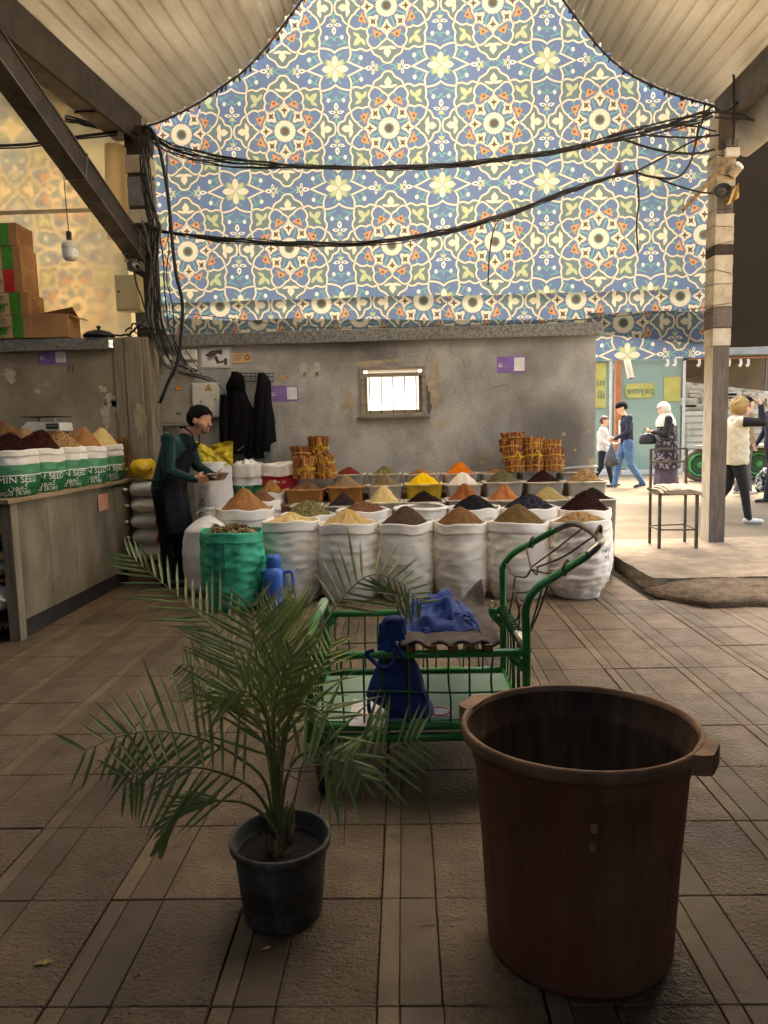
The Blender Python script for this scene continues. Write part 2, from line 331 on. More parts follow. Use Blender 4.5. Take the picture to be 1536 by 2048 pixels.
for k in range(5):
    x = WX0 + .075 + k * (WX1 - WX0 - .15) / 4
    MB().tube([(x, 8.005, WZ0), (x + rnd.uniform(-.004, .004), 8.005, WZ1 - .08)], 0.0055, 6).build('window_bar', M_DSTEEL, wfo)
MB().box((WX0 + .05, 8.12, WZ0 + .0), (WX1 - .05, 8.126, WZ1 - .002)).build('window_pane', mat('frosted_pane', (0.9, 0.9, 0.88), rough=0.6, trans=0.85), wfo)  # milky pane added so the daylight behind turns the window plain white
MB().box((WX0 - .07, 7.955, WZ0 - .06), (WX1 + .07, 8.02, WZ0 - .035), bevel=.006).build('window_sill', M_CONC, bw)
def blob(px, py, w, h, seed, y=8.0, th=0.006, n=22, rag=0.25, tilt=0.0):
    c = at(px, py, y); k = y / F_PX * 1.0; pts = []
    for i in range(n):
        a = 2 * math.pi * i / n; r = 1 + rag * nz(math.cos(a) * 2.2 + seed, math.sin(a) * 2.2, seed * 1.7) * 1.6
        x_, z_ = math.cos(a) * w / 2 * k * r, math.sin(a) * h / 2 * k * r
        pts.append(Vector((c.x + x_ * math.cos(tilt) - z_ * math.sin(tilt), y, c.z + x_ * math.sin(tilt) + z_ * math.cos(tilt))))
    return MB().sheet(pts[::-1], (0, -1, 0), th)
for px, py, w_, h_, sd_, m in [(868, 765, 22, 92, 3, M_PATCH), (857, 790, 16, 52, 8, M_PATCHD), (884, 848, 15, 15, 1, M_PATCH), (700, 800, 11, 40, 5, M_PATCH), (688, 812, 16, 14, 9, M_PATCH), (735, 727, 60, 11, 4, M_PATCH), (790, 722, 42, 8, 6, M_PATCH), (1185, 925, 14, 22, 2, M_PATCH), (1178, 864, 6, 9, 12, M_PATCH), (1128, 868, 9, 7, 14, M_PATCH), (966, 925, 14, 9, 17, M_PATCH), (978, 936, 9, 7, 19, M_PATCH), (606, 738, 12, 26, 21, M_GHOST), (634, 738, 12, 26, 27, M_GHOST), (620, 750, 32, 9, 29, M_GHOST), (1150, 900, 6, 6, 23, M_PATCH)]:
    blob(px, py, w_, h_, sd_, th=0.004 if m is M_PATCH else 0.003, rag=.5).build('plaster_patch', m, bw)
def crack(pts, parent, y=7.998, r=0.0028, m=M_GROUT, nm='wall_crack'):
    P = crom([at(x, yy, y) for x, yy in pts], 7); P = [p + Vector((.006 * nz(i * .9, pts[0][0]), 0, .006 * nz(i * .9, 5 + pts[0][0]))) for i, p in enumerate(P)]
    return MB().tube(P, [r * (0.5 + 0.7 * abs(nz(i * .5, 3))) for i in range(len(P))], 5, flat=0.5).build(nm, m, parent)
crack([(907, 660), (905, 680), (901, 702), (918, 711), (926, 722), (931, 735)], bw); crack([(862, 690), (857, 706), (850, 728)], bw, r=.0022)
crack([(969, 784), (985, 776), (1000, 771), (1018, 770)], bw, r=.004); crack([(872, 800), (879, 780), (874, 760)], bw, r=.002); crack([(908, 770), (910, 790)], bw, r=.003)

# ------------------------------------------------------------------ left wall behind the counter
lw = thing('stained_wall', (-4.2, 7.75, 0), 'stained brown grey wall behind the counter, flat cap along its top', 'wall')
MB().box((-6.2, 7.62, -0.01), (-2.985, 7.85, 2.36)).build('wall_face', mat('brown_plaster', rgb(162, 147, 122), rgb(134, 121, 99), 2.4, 0.9, 0.22, 40, col3=rgb(184, 168, 140), scale3=1.3, c3=(0.52, 0.72), spec=0.2), lw)
cp_ = MB().grid(lambda u, v: Vector((-6.2 + 3.2 * u, (7.55, 7.545, 7.9)[round(v * 2)], (2.352, 2.47, 2.485)[round(v * 2)] + .006 * nz(u * 9, 3))), 40, 2)
cp_.box((-6.2, 7.553, 2.362), (-3.0, 7.9, 2.372)); cp_.build('wall_cap', M_CAP, lw)
M_PEEL = mat('peeled_whitewash', rgb(196, 186, 164), rgb(168, 154, 128), 8, 0.9, 0.2, 60)
for px, py, w_, h_, sd_ in [(224, 800, 34, 26, 31), (240, 818, 22, 42, 33), (205, 778, 14, 12, 35), (212, 830, 16, 60, 37), (240, 700, 20, 26, 39), (75, 782, 16, 8, 41), (95, 768, 10, 8, 43), (226, 806, 8, 14, 45), (20, 752, 22, 30, 47)]:
    blob(px, py, w_, h_, sd_, y=7.62, th=.003, rag=.6).build('whitewash_patch', M_PEEL, lw)
M_PENCIL = mat('pencil_mark', rgb(70, 62, 54))
text_on('31', 0.10, at(140, 738, 7.615), (1, 0, 0), (0, 0, 1), M_PENCIL, lw, shear=0.2)
pl = thing('timber_clad_pillar', (-2.79, 7.75, 0), 'vertical grey timber boards cladding the corner pillar', 'pillar')
M_BOARD = mat('grey_board', rgb(150, 138, 116), rgb(120, 108, 88), 4, 0.85, 0.3, 50, stretch=(9, 9, 0.7), spec=0.2)
for x0, x1, y in [(-2.98, -2.86, 7.60), (-2.855, -2.685, 7.585), (-2.68, -2.622, 7.61)]:
    MB().box((x0, y, -0.005), (x1, 7.95, 2.47), bevel=.004).build('board', M_BOARD, pl)
blob(280, 840, 22, 52, 51, y=7.584, th=.003, rag=.5).build('whitewash_patch', M_PATCH, pl)

# ------------------------------------------------------------------ roof vault
LP = [(-2.86, 4.915), (-2.575, 4.993), (-2.17, 5.171), (-1.88, 5.345), (-1.648, 5.495), (-1.357, 5.771), (-1.009, 6.172), (-0.65, 6.62), (-0.2, 6.98), (0.43, 7.15)]
RP = [(3.53, 4.93), (3.30, 4.995), (3.0, 5.10), (2.658, 5.262), (2.438, 5.42), (2.218, 5.64), (1.89, 6.062), (1.5, 6.6), (1.05, 6.96), (0.43, 7.15)]
NP = [(-3.10, 4.95), (-3.416, 5.12), (-3.919, 5.285), (-4.418, 5.462), (-5.1, 5.85), (-5.8, 6.5)]
def resample(P, ds):
    P = [Vector((a, 0, b)) for a, b in P]; P = crom(P, 10); out = [P[0].copy()]; acc = 0
    for a, b in zip(P, P[1:]):
        seg = (b - a).length; d = ds - acc
        while d <= seg: out.append(a + (b - a) * (d / seg)); d += ds
        acc = (acc + seg) % ds
    return out
rf = thing('market_roof', (0.4, 4.0, 5.0), 'curved roof of ribbed beige metal sheets over the hall', 'roof')
RIB = [0, 0, 0.004, 0, 0, 0, 0.022, 0.024, 0.004, 0]     # ten samples to the 0.15 m of one wave
def vault(P, slope, y0=-4.2, y1=8.5, per=60, m=None):
    pts = resample(P, 0.015); n = len(pts); k = 0
    while k < n - 4:
        idx = list(range(k, min(k + per + 1, n))); r0, r1, r2 = [], [], []
        for q in idx:
            t = (pts[min(q + 1, n - 1)] - pts[max(q - 1, 0)]).normalized(); nrm = Vector((-t.z, 0, t.x)); nrm = nrm if nrm.z > 0 else -nrm
            p = pts[q] + nrm * (RIB[q % 10] + (0.006 if q == idx[-1] else 0))
            je = (0.02 * nz(q * .35, 9) + 0.012 * rnd.uniform(-1, 1))
            r0.append(Vector((p.x, y0, p.z + slope * (y0 - 8.5)))); r1.append(Vector((p.x, y1 + je, p.z + slope * (y1 + je - 8.5))))
        mid = [[Vector((a.x, a.y + (b.y - a.y) * f, a.z + (b.z - a.z) * f + 0.004 * nz(a.x * 3, f * 7))) for a, b in zip(r0, r1)] for f in (0, .35, .6, .75, .85, .93, 1)]
        MB().rings(mid, closed=False).build('roof_sheet', m, rf, angle=25)
        k += per
for P_, s_ in ((LP, .10), (RP, 0.0), (NP, .10)):
    vault(P_[:7], s_, 3.4, 8.5, m=M_FIBRE)                   # light-passing sheets over the stall
    if len(P_) > 7: vault(P_[6:], s_, 3.4, 7.0, per=500, m=M_MILK); vault(P_[6:], s_, 6.9, 8.5, per=500, m=M_TIN)   # unseen milky ridge sheets, added to pass daylight down to the stall
    vault([(a, c + .03) for a, c in P_], s_, -4.2, 3.5, per=240, m=M_UNSEEN)   # unseen solid roof over the aisle, dark to dim the foreground
# torn cloth and flashing left along the edge of the sheets
M_TORN = mat('torn_pale_edge', rgb(214, 200, 170), rgb(170, 150, 118), 20, 0.8, trans=0.4)
M_TORND = mat('torn_dark_scrap', rgb(44, 52, 62), rgb(70, 62, 52), 20, 0.8)
for P, slope in ((LP, .1), (RP, 0), (NP, .1)):
    pts = resample(P, 0.03); b1 = MB(); b2 = MB()
    for q, p in enumerate(pts):
        if p.z > 6.6: continue
        for (b, y, pr, sz) in ((b1, 8.52, .85, .065), (b2, 8.545, .5, .085)):
            if rnd.random() < pr:
                o = Vector((p.x, y, p.z + 0.01)); a = Vector((rnd.uniform(-.03, .03), rnd.uniform(-.015, .01), -rnd.uniform(.2, 1.0) * sz)); c = Vector((rnd.uniform(.015, .045), rnd.uniform(-.01, .01), rnd.uniform(-.01, .02)))
                b.add([o - Vector((0, 0, -.02)), o + a, o + a * .6 + c, o + c + Vector((0, 0, .02))], [(0, 1, 2, 3)])
    b1.build('edge_tatters', M_TORN, rf); b2.build('edge_scraps', M_TORND, rf)
    eb = MB().tube([Vector((p.x, 8.515, p.z - 0.012 + .006 * nz(i, 2))) for i, p in enumerate(pts) if p.z < 6.8], 0.012, 6); eb.build('edge_rail', M_DSTEEL, rf)
# valley gutter on the left with its knee brace, eaves gutter on the right
gl = thing('valley_gutter', (-2.9, 6, 4.5), 'dark box gutter running along the valley between the two roof vaults', 'gutter')
def slopebox(x0, x1, z0, z1, y0, y1, slope, **k):
    b = MB(); ny = 8
    b.rings([[Vector((x, y0 + (y1 - y0) * i / ny, z + slope * (y0 + (y1 - y0) * i / ny - 8.2))) for x, z in ((x0, z0), (x1, z0), (x1 + .02, z1), (x0 - .02, z1))] for i in range(ny + 1)]); return b
slopebox(-3.06, -2.80, 4.66, 4.86, -4, 8.28, .105).build('gutter_trough', M_STEEL, gl)
slopebox(-2.80, -2.76, 4.60, 4.90, -4, 8.2, .105).build('gutter_flange', M_DSTEEL, gl)
for y in (4.1, 5.7, 7.25): MB().box((-3.075, y, 4.648 + .105 * (y - 8.2)), (-2.795, y + .03, 4.66 + .105 * (y - 8.2))).build('gutter_strap', M_DSTEEL, gl)
gr = thing('eaves_gutter', (3.6, 6, 4.4), 'pale grey rounded gutter under the right roof edge above the post', 'gutter')
MB().box((3.50, 2.0, 4.60), (3.62, 8.42, 4.93)).build('gutter_beam', M_STEEL, gr)
b = MB(); b.rings([[Vector((3.62 + 0.42 * (k / 12), y, 4.62 - 0.30 * math.sin(math.pi * k / 12) ** 0.8 - 0.0 * k)) for k in range(13)] for y in (2.0, 5, 8.38)], closed=False)
b.rings([[Vector((3.62 + 0.42 * (k / 12), y, 4.66 - 0.30 * math.sin(math.pi * k / 12) ** 0.8)) for k in range(13)] for y in (2.0, 8.38)], closed=False)
b.build('gutter_trough', mat('pale_zinc', rgb(188, 184, 172), rgb(160, 154, 140), 3, 0.5, metal=0.2), gr, smooth=True)
# ------------------------------------------------------------------ printed curtain: a quarter of the repeat is drawn in code, the nodes mirror it
HW, HH = 103.4, 115.0
def draw_repeat(ss=4.0):
    nx, ny = int(HW * ss), int(HH * ss)
    X, Y = np.meshgrid((np.arange(nx) + .5) / ss, (np.arange(ny) + .5) / ss)
    img = np.zeros((ny, nx, 3)); 
    def c(r, g, b): return np.array(rgb(r, g, b))
    BLUE, GREEN, CREAM, TEAL, BROWN, ORANGE, LEAF, LEAF2, WHITE, EDGE = c(112, 132, 166), c(118, 136, 136), c(234, 224, 194), c(122, 178, 172), c(112, 98, 82), c(222, 160, 110), c(194, 202, 156), c(168, 180, 132), c(242, 238, 220), c(112, 115, 124)
    img[:] = BLUE
    def mixin(a, col): img[:] = img * (1 - a[..., None]) + col * a[..., None]
    def aa(d): return np.clip(0.5 - d * ss * 0.8, 0, 1)
    def sdseg(P, closed=False):
        d = np.full(X.shape, 1e9); Q = list(P) + ([P[0]] if closed else [])
        for (ax, ay), (bx, by) in zip(Q, Q[1:]):
            vx, vy = bx - ax, by - ay; l2 = vx * vx + vy * vy + 1e-9; t = np.clip(((X - ax) * vx + (Y - ay) * vy) / l2, 0, 1)
            d = np.minimum(d, np.hypot(X - ax - t * vx, Y - ay - t * vy))
        return d
    def inside(P):
        r = np.zeros(X.shape, bool); n = len(P)
        for i in range(n):
            (ax, ay), (bx, by) = P[i], P[(i + 1) % n]
            if ay == by: continue
            cnd = ((ay > Y) != (by > Y)) & (X < (bx - ax) * (Y - ay) / (by - ay) + ax); r ^= cnd
        return r
    def smooth(P, n=5):
        out = []; Q = [P[0]] + list(P) + [P[-1]]
        for i in range(1, len(Q) - 2):
            a, b, cc, d = [np.array(q, float) for q in Q[i - 1:i + 3]]
            for k in range(n):
                t = k / n; out.append(tuple(0.5 * ((2 * b) + (cc - a) * t + (2 * a - 5 * b + 4 * cc - d) * t * t + (3 * b - a - 3 * cc + d) * t ** 3)))
        out.append(tuple(P[-1])); return out
    def poly(P, col, edge=None):
        d = sdseg(P, True); d = np.where(inside(P), -d, d)
        if edge is not None: mixin(aa(d - edge), EDGE)
        mixin(aa(d), col)
    def line(P, w_, col, edge=0.9):
        d = sdseg(P) - w_ / 2
        if edge: mixin(aa(d - edge) * 0.75, EDGE)
        mixin(aa(d), col)
    def mx(P): return P + [(-x, y) for x, y in P[::-1]]
    def my(P): return P + [(x, -y) for x, y in P[::-1]]
    RO = smooth([(101, 0), (100, 6.5), (96.5, 12), (88, 15.5), (85, 23), (80, 29), (74, 31.6)]); BO = smooth([(0, 107.5), (8, 105), (13.5, 97), (20, 93), (27, 88.5), (30.5, 80), (30, 77)])
    H1 = smooth([(50.2, 0), (58.8, 6.4), (62, 11), (67.4, 15), (72, 22), (74, 30), (70.5, 35.3), (62.7, 40), (56.5, 40), (50.6, 38.4), (46.3, 40.8), (40, 40.8), (35.4, 36), (34, 31)])
    H2 = smooth([(0, 58), (3.5, 64), (10.4, 68.5), (17, 75), (25, 78.5), (31, 76), (35, 72.5), (38, 66.5), (38.5, 61), (36.2, 54.8), (38.5, 48.6), (38.5, 43), (35, 38), (29, 36)])
    SQ = smooth([(29.7, 77.3), (36, 81.5), (43, 82), (51.9, 77.5), (62, 80), (71, 77.5), (74, 70), (74.5, 61), (73.3, 54), (77.2, 46.3), (77.2, 39.2), (73.6, 31.8)])
    # grey-green grounds
    poly(RO + H1[:26][::-1], GREEN); poly(BO + H2[:22][::-1], GREEN)
    poly([(0, 0)] and SQ + [(74, 30), (70, 35.3), (62.7, 40), (56.5, 40), (50.6, 38.4), (46.3, 40.8), (40, 40.8), (38.5, 43), (38.5, 48.6), (36.2, 54.8), (38.5, 61), (38, 66.5), (35, 72.5), (31, 76)], GREEN)
    # stems
    for P in ([(19, 9), (28, 12), (34, 14), (42, 18)], [(9, 22), (12, 30), (14, 36), (17, 45)], [(62, 12), (52, 17)], [(49.5, 27), (51, 37)], [(36, 56), (26, 51.7)], [(12, 66), (17, 58)]): line(P, 3.0, TEAL, .6)
    for P in ([(100, 10), (103.4, 20)], [(4, 108.5), (12, 112), (18, 115)], [(79, 66), (86, 60), (89, 56)], [(86, 61), (92, 57), (97, 53.5), (101, 56), (101.5, 61)], [(83, 66), (90, 68), (96, 71)], [(75, 84), (66, 88), (60, 90)], [(60, 89), (56, 96), (54, 101), (56, 106), (59, 104)], [(62, 88), (66, 95), (71, 101)], [(92, 87), (97, 91), (98, 97)], [(80, 100), (83, 104), (86, 106)]): line(smooth(P), 2.6, TEAL, .5)
    # cream strap-work
    for P in (RO, BO, H1, H2, SQ, smooth([(73, 75), (72, 87), (74.5, 95.5), (78, 101.7)]), smooth([(78, 101.7), (70.5, 105), (58.8, 110.3), (48, 115)]), smooth([(73, 75), (79, 74.5), (90, 76.5), (98, 80), (103.4, 84.5)])): line(P, 3.5, CREAM)
    line(smooth([(34, 31), (36.5, 24), (40, 16), (42.4, 9), (45, 3), (50, 0)]), 2.6, CREAM); line(smooth([(29, 36), (22, 39), (14, 43), (8, 47), (3, 53), (0, 58)]), 2.6, CREAM)
    # little stars
    poly(my([(23, 0), (29, 5), (34, 7.5), (39, 13), (43, 6), (50, 1.5)]), CREAM, .9); poly(my([(29, 0), (35, 2), (38, 8), (40, 2), (44.5, 0)]), BROWN)
    poly([(15.9, 17.3), (21.3, 16.6), (26, 18.9), (33, 17.3), (37.3, 20.5), (35, 26), (35, 33), (38.5, 40), (31.5, 36), (26.8, 36), (20.5, 40), (18.2, 36), (19.8, 30), (16.6, 23.6)], CREAM, .9)
    poly([(20.5, 22.5), (26, 25), (31.5, 22.5), (30, 28), (31, 34), (26, 32), (21.5, 35), (23, 28)], BROWN)
    poly(mx([(0, 24.4), (4, 30), (6, 35), (12, 41), (11, 44), (5, 47), (2, 53), (2, 60)]), CREAM, .9); poly(mx([(0, 31), (2, 38), (7.5, 41), (2, 43), (0, 48)]), BROWN)
    # orange darts
    for P, q in (([(48, 8), (56.5, 25), (38.5, 31.4)], (49.5, 21.6)), ([(7.3, 52.5), (28.8, 42.3), (23.3, 60.3)], (19.8, 53.3))):
        poly(P, ORANGE, .7); poly([(q[0] - 3.4, q[1]), (q[0], q[1] - 3.2), (q[0] + 3.2, q[1]), (q[0], q[1] + 3.4)], BROWN)
    # tulips and leaves
    poly(my(smooth([(72.5, 0), (71, 7), (73, 12), (78, 17.5), (79.5, 10), (79, 5), (83, 6.8), (87, 6.5), (90.5, 4), (94, 0)])), CREAM, .5)
    poly(mx(smooth([(0, 76.5), (6, 75.5), (12, 77), (18, 81), (11, 82), (5, 81), (7, 86), (6, 90), (3, 94), (0, 98)])), CREAM, .5)
    poly(smooth([(67, 45.5), (55, 49.4), (52.6, 55.6), (45, 61), (42.5, 66), (42.8, 71.6), (48, 69), (51.8, 64.2), (56, 69), (65, 71.3), (65, 65), (62, 59), (58.8, 55.6), (63.5, 52), (67, 45.5)]), LEAF, .5)
    # side flowers
    poly([(96, 19), (100, 22), (103.4, 20), (110, 22), (110, 30), (100, 28)], LEAF)
    for P in ([(103.4, 34), (98.8, 40), (99.5, 46), (103.4, 51.5), (110, 46), (110, 40)], [(102, 30.5), (96, 28.5), (91, 30), (87.5, 33.8), (93, 35.5), (99, 34.5), (102, 33)]): poly(P, WHITE, .5); cx = np.mean(P, 0); poly([tuple(cx + (np.array(q) - cx) * .45) for q in P], EDGE)
    poly([(17, 108), (20, 112), (19, 120), (26, 118), (26, 110)], LEAF)
    for P in ([(29, 115), (34, 110.5), (40, 111), (46.5, 115), (40, 121), (34, 121)], [(28, 113), (25.5, 108), (27, 103.5), (30, 101.5), (32, 106), (31, 111)]): poly(P, WHITE, .5); cx = np.mean(P, 0); poly([tuple(cx + (np.array(q) - cx) * .45) for q in P], EDGE)
    poly([(86, 51.5), (90, 51), (92, 55.5), (88.5, 59.5), (84.5, 56)], WHITE); poly([(49.5, 91), (54, 89.5), (56, 95), (52, 99), (48.5, 96)], WHITE)
    # star flower
    poly([(103.4, 115), (96, 99), (86, 96.5), (84.5, 106)], LEAF2, .4); poly([(103.4, 115), (96, 101), (88, 99), (90, 108)], LEAF)
    poly([(76.5, 115), (82, 109.5), (88, 107.8), (95, 110), (103.4, 115), (110, 122), (80, 122)], CREAM, .5); poly([(103.4, 88.5), (98.5, 94), (97, 101), (99.5, 108), (103.4, 115), (112, 115), (112, 94)], CREAM, .5)
    # sunflower
    r = np.hypot(X, Y); th = np.arctan2(Y, X); rr = 19.6 + 2.3 * (1 - 2 * np.abs((th / (2 * math.pi) * 24) % 1 - .5) * 1.0)
    mixin(aa(r - rr - .7), EDGE); mixin(aa(r - rr), CREAM); mixin(aa(r - 10.2), TEAL); mixin(aa(np.abs(r - 9.3) - .5), EDGE); mixin(aa(r - 7.6), BROWN)
    return img
_im = draw_repeat(); _ny, _nx = _im.shape[:2]
IMG = bpy.data.images.new('curtain_repeat', _nx, _ny, float_buffer=True); IMG.colorspace_settings.name = 'Non-Color'
IMG.pixels.foreach_set(np.concatenate([_im, np.ones((_ny, _nx, 1))], -1).astype(np.float32).ravel()); IMG.pack()
CW, CH = 1.185, 1.288
def curtain_mat(name, x0, z0, trans=0.135, tint=0.92, clear=0.0, fade=0.0):
    m = bpy.data.materials.new(name); m.use_nodes = True; nt = m.node_tree; N = nt.nodes; L = nt.links
    g = N.new('ShaderNodeNewGeometry'); sx = N.new('ShaderNodeSeparateXYZ'); L.new(g.outputs['Position'], sx.inputs[0]); co = N.new('ShaderNodeCombineXYZ')
    for ax, o, h in ((0, x0, CW / 2), (2, z0, CH / 2)):
        a = N.new('ShaderNodeMath'); a.operation = 'SUBTRACT'; L.new(sx.outputs[ax], a.inputs[0]); a.inputs[1].default_value = o
        d = N.new('ShaderNodeMath'); d.operation = 'DIVIDE'; L.new(a.outputs[0], d.inputs[0]); d.inputs[1].default_value = h
        p = N.new('ShaderNodeMath'); p.operation = 'PINGPONG'; L.new(d.outputs[0], p.inputs[0]); p.inputs[1].default_value = 1.0; L.new(p.outputs[0], co.inputs[0 if ax == 0 else 1])
    im = N.new('ShaderNodeTexImage'); im.image = IMG; im.extension = 'EXTEND'; L.new(co.outputs[0], im.inputs[0])
    # weave: faint vertical and horizontal threads
    nzx = N.new('ShaderNodeTexNoise'); nzx.inputs['Scale'].default_value = 3; nzx.inputs['Detail'].default_value = 6; mpp = N.new('ShaderNodeMapping'); mpp.inputs['Scale'].default_value = (14, 1, 0.5); L.new(g.outputs['Position'], mpp.inputs[0]); L.new(mpp.outputs[0], nzx.inputs['Vector'])
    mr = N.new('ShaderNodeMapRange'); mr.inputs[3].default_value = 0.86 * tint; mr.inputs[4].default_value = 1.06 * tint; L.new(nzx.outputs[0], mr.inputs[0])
    n2 = N.new('ShaderNodeTexNoise'); n2.inputs['Scale'].default_value = .55; n2.inputs['Detail'].default_value = 3; L.new(g.outputs['Position'], n2.inputs['Vector']); m2_ = N.new('ShaderNodeMapRange'); m2_.inputs[1].default_value = .3; m2_.inputs[2].default_value = .7; m2_.inputs[3].default_value = .8; m2_.inputs[4].default_value = 1.06; L.new(n2.outputs[0], m2_.inputs[0]); mu = N.new('ShaderNodeMath'); mu.operation = 'MULTIPLY'; L.new(mr.outputs[0], mu.inputs[0]); L.new(m2_.outputs[0], mu.inputs[1])   # broad soft variation of tone
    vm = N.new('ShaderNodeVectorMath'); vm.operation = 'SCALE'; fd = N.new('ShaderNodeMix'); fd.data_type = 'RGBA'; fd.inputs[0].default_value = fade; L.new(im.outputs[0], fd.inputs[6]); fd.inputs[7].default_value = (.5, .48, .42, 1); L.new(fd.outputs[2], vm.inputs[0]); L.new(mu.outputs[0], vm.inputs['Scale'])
    b = N['Principled BSDF']; b.inputs['Roughness'].default_value = 0.8; b.inputs['Specular IOR Level'].default_value = 0.15; L.new(vm.outputs[0], b.inputs['Base Color'])
    t = N.new('ShaderNodeBsdfTranslucent'); L.new(vm.outputs[0], t.inputs[0]); ms = N.new('ShaderNodeMixShader'); ms.inputs[0].default_value = trans
    L.new(b.outputs[0], ms.inputs[1]); L.new(t.outputs[0], ms.inputs[2]); out = ms.outputs[0]
    if clear:
        tp = N.new('ShaderNodeBsdfTransparent'); m2 = N.new('ShaderNodeMixShader'); m2.inputs[0].default_value = clear; L.new(out, m2.inputs[1]); L.new(tp.outputs[0], m2.inputs[2]); out = m2.outputs[0]
    L.new(out, N['Material Output'].inputs[0]); return m
def hang(name, label, x0, x1, y, z0, z1, m, amp=0.02, nx=60, nz_=40, bottom=None, seed=0.0, cat='curtain', top=None):
    b = MB()
    def fn(u, v):
        x = x0 + (x1 - x0) * u; zb = bottom(x) if bottom else z0; zt = top(x) if top else z1; z = zt + (zb - zt) * v
        return Vector((x, y + amp * (nz(x * 1.6 + seed, z * .35) + .5 * nz(x * 4 + seed, z * .8)), z))
    b.grid(fn, nx, nz_); return tag(b.build(name, m, smooth=True), label, cat)
MC1 = curtain_mat('printed_cloth', -0.062, 4.855)
hang('printed_curtain', 'huge blue cloth printed with cream floral tilework filling the gable', -2.92, 3.62, 8.62, 2.95, 7.35, MC1, amp=.035, nx=90, nz_=60)
hang('printed_valance', 'left strip of the printed cloth hanging below the long seam', -2.92, 0.505, 8.585, 2.45, 2.985, curtain_mat('printed_cloth_lower', -0.893, 2.925), amp=.012, nx=40, nz_=10, seed=4)
hang('printed_valance', 'right strip of the printed cloth reaching down past the wall end', 0.49, 3.62, 8.575, 2.2, 2.965, curtain_mat('printed_cloth_lower_right', 0.857, 2.885), amp=.014, nx=40, nz_=10, seed=8, bottom=lambda x: 2.5 if x < 1.9 else 2.19)
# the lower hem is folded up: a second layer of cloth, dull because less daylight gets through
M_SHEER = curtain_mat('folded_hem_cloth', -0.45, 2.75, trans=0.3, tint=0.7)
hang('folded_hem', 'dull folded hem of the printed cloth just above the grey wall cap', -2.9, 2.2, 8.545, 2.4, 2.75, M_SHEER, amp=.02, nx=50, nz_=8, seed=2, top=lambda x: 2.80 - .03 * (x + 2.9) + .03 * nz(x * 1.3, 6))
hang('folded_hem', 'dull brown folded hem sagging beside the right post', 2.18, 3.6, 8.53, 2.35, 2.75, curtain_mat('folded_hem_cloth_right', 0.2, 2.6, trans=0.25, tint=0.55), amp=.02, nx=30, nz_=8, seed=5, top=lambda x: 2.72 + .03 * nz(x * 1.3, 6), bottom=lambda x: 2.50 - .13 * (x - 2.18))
# left bay: the same print behind a beige lining cloth, so the pattern glows through
hang('printed_curtain', 'printed cloth glowing through the beige lining in the left bay', -6.1, -3.0, 8.30, 2.4, 5.9, curtain_mat('printed_cloth_left', -3.62, 4.2, trans=.55, fade=.2), amp=.004, nx=40, nz_=40, seed=11)
M_LINING = mat('beige_lining', rgb(222, 200, 158), rgb(210, 186, 142), 1.5, 0.8, trans=0.5, spec=0.1)
b = MB()
b.grid(lambda u, v: Vector((-6.1 + 3.18 * u, 8.288 - (0.004 + 0.24 * max(0, u - .76) ** 1.2 + 0.012 * (1 - v) ** 2 + 0.004 * abs(nz(u * 5, v * 2))), 5.75 + (2.55 - 5.75) * v)), 40, 40)
tag(b.build('lining_cloth', M_LINING, smooth=True), 'plain beige lining cloth lit from behind above the left wall', 'cloth')
b = MB().box((-6.1, 8.015, 3.86), (-2.95, 8.03, 3.90)); tag(b.build('lining_batten', mat('pale_batten', rgb(200, 176, 132), rgb(180, 154, 112), 4, .8)), 'thin pale batten crossing the beige lining cloth', 'batten')
b = MB().grid(lambda u, v: Vector((-3.1 + .26 * u, 8.03 - .05 * math.sin(u * 5 + v * 2) - .03 * v, 4.55 - 1.0 * v)), 12, 14)
tag(b.build('lining_flap', M_LINING, smooth=True), 'loose crumpled flap of beige cloth beside the left post', 'cloth')
# ------------------------------------------------------------------ dark awning over the street
aw = MB()
aw.grid(lambda u, v: Vector((3.95 + 9 * u, 9.2 + 4.2 * v, 5.9 - 3.1 * v + .04 * nz(u * 6, v * 3))), 20, 10)
tag(aw.build('street_awning', mat('dark_awning', rgb(38, 34, 32), rgb(30, 27, 25), 1.5, 0.85), smooth=True), 'large dark awning sloping over the street right of the post', 'awning')
# ------------------------------------------------------------------ posts, brace, cables
def onx(px, py, X): d = ray(px, py); return C_POS + d * (X / d.x)
M_BROWNB = mat('dark_brown_board', rgb(70, 54, 40), rgb(50, 38, 28), 6, 0.8, 0.2, 40)
M_GREYP = mat('grey_panel', rgb(120, 118, 112), rgb(100, 98, 92), 5, 0.7)
M_ZINC = mat('perforated_zinc', rgb(150, 148, 140), rgb(120, 116, 108), 20, 0.45, metal=0.5)
po = thing('wrapped_post', (-2.75, 8.1, 2.4), 'left steel post patched with boards, tape and grey panels', 'post')
MB().box((-2.86, 8.0, 2.3), (-2.64, 8.2, 4.72)).build('post_core', M_BROWNB, po)
for z0, z1, m, g in [(4.50, 4.70, M_BROWNB, .012), (4.24, 4.42, M_TAPE, .016), (3.90, 4.20, M_GREYP, .008), (3.72, 3.86, M_TAPE, .016), (3.45, 3.68, M_BROWNB, .010), (2.62, 2.80, M_GREYP, .008)]:
    MB().box((-2.86 - g, 8.0 - g, z0), (-2.64 + g, 8.2 + g, z1), bevel=.006).build('post_wrap', m, po)
pz = MB().box((-2.655, 7.975, 2.9), (-2.612, 7.985, 4.4)).box((-2.62, 7.985, 2.9), (-2.612, 8.03, 4.4)); pz.build('angle_strip', M_ZINC, po)
ps = MB()
for k in range(26): ps.box((-2.640, 7.9725, 2.95 + k * .055), (-2.628, 7.9748, 2.975 + k * .055))
tag(ps.build('strip_slots', M_BLACK, po), None, kind='stuff')
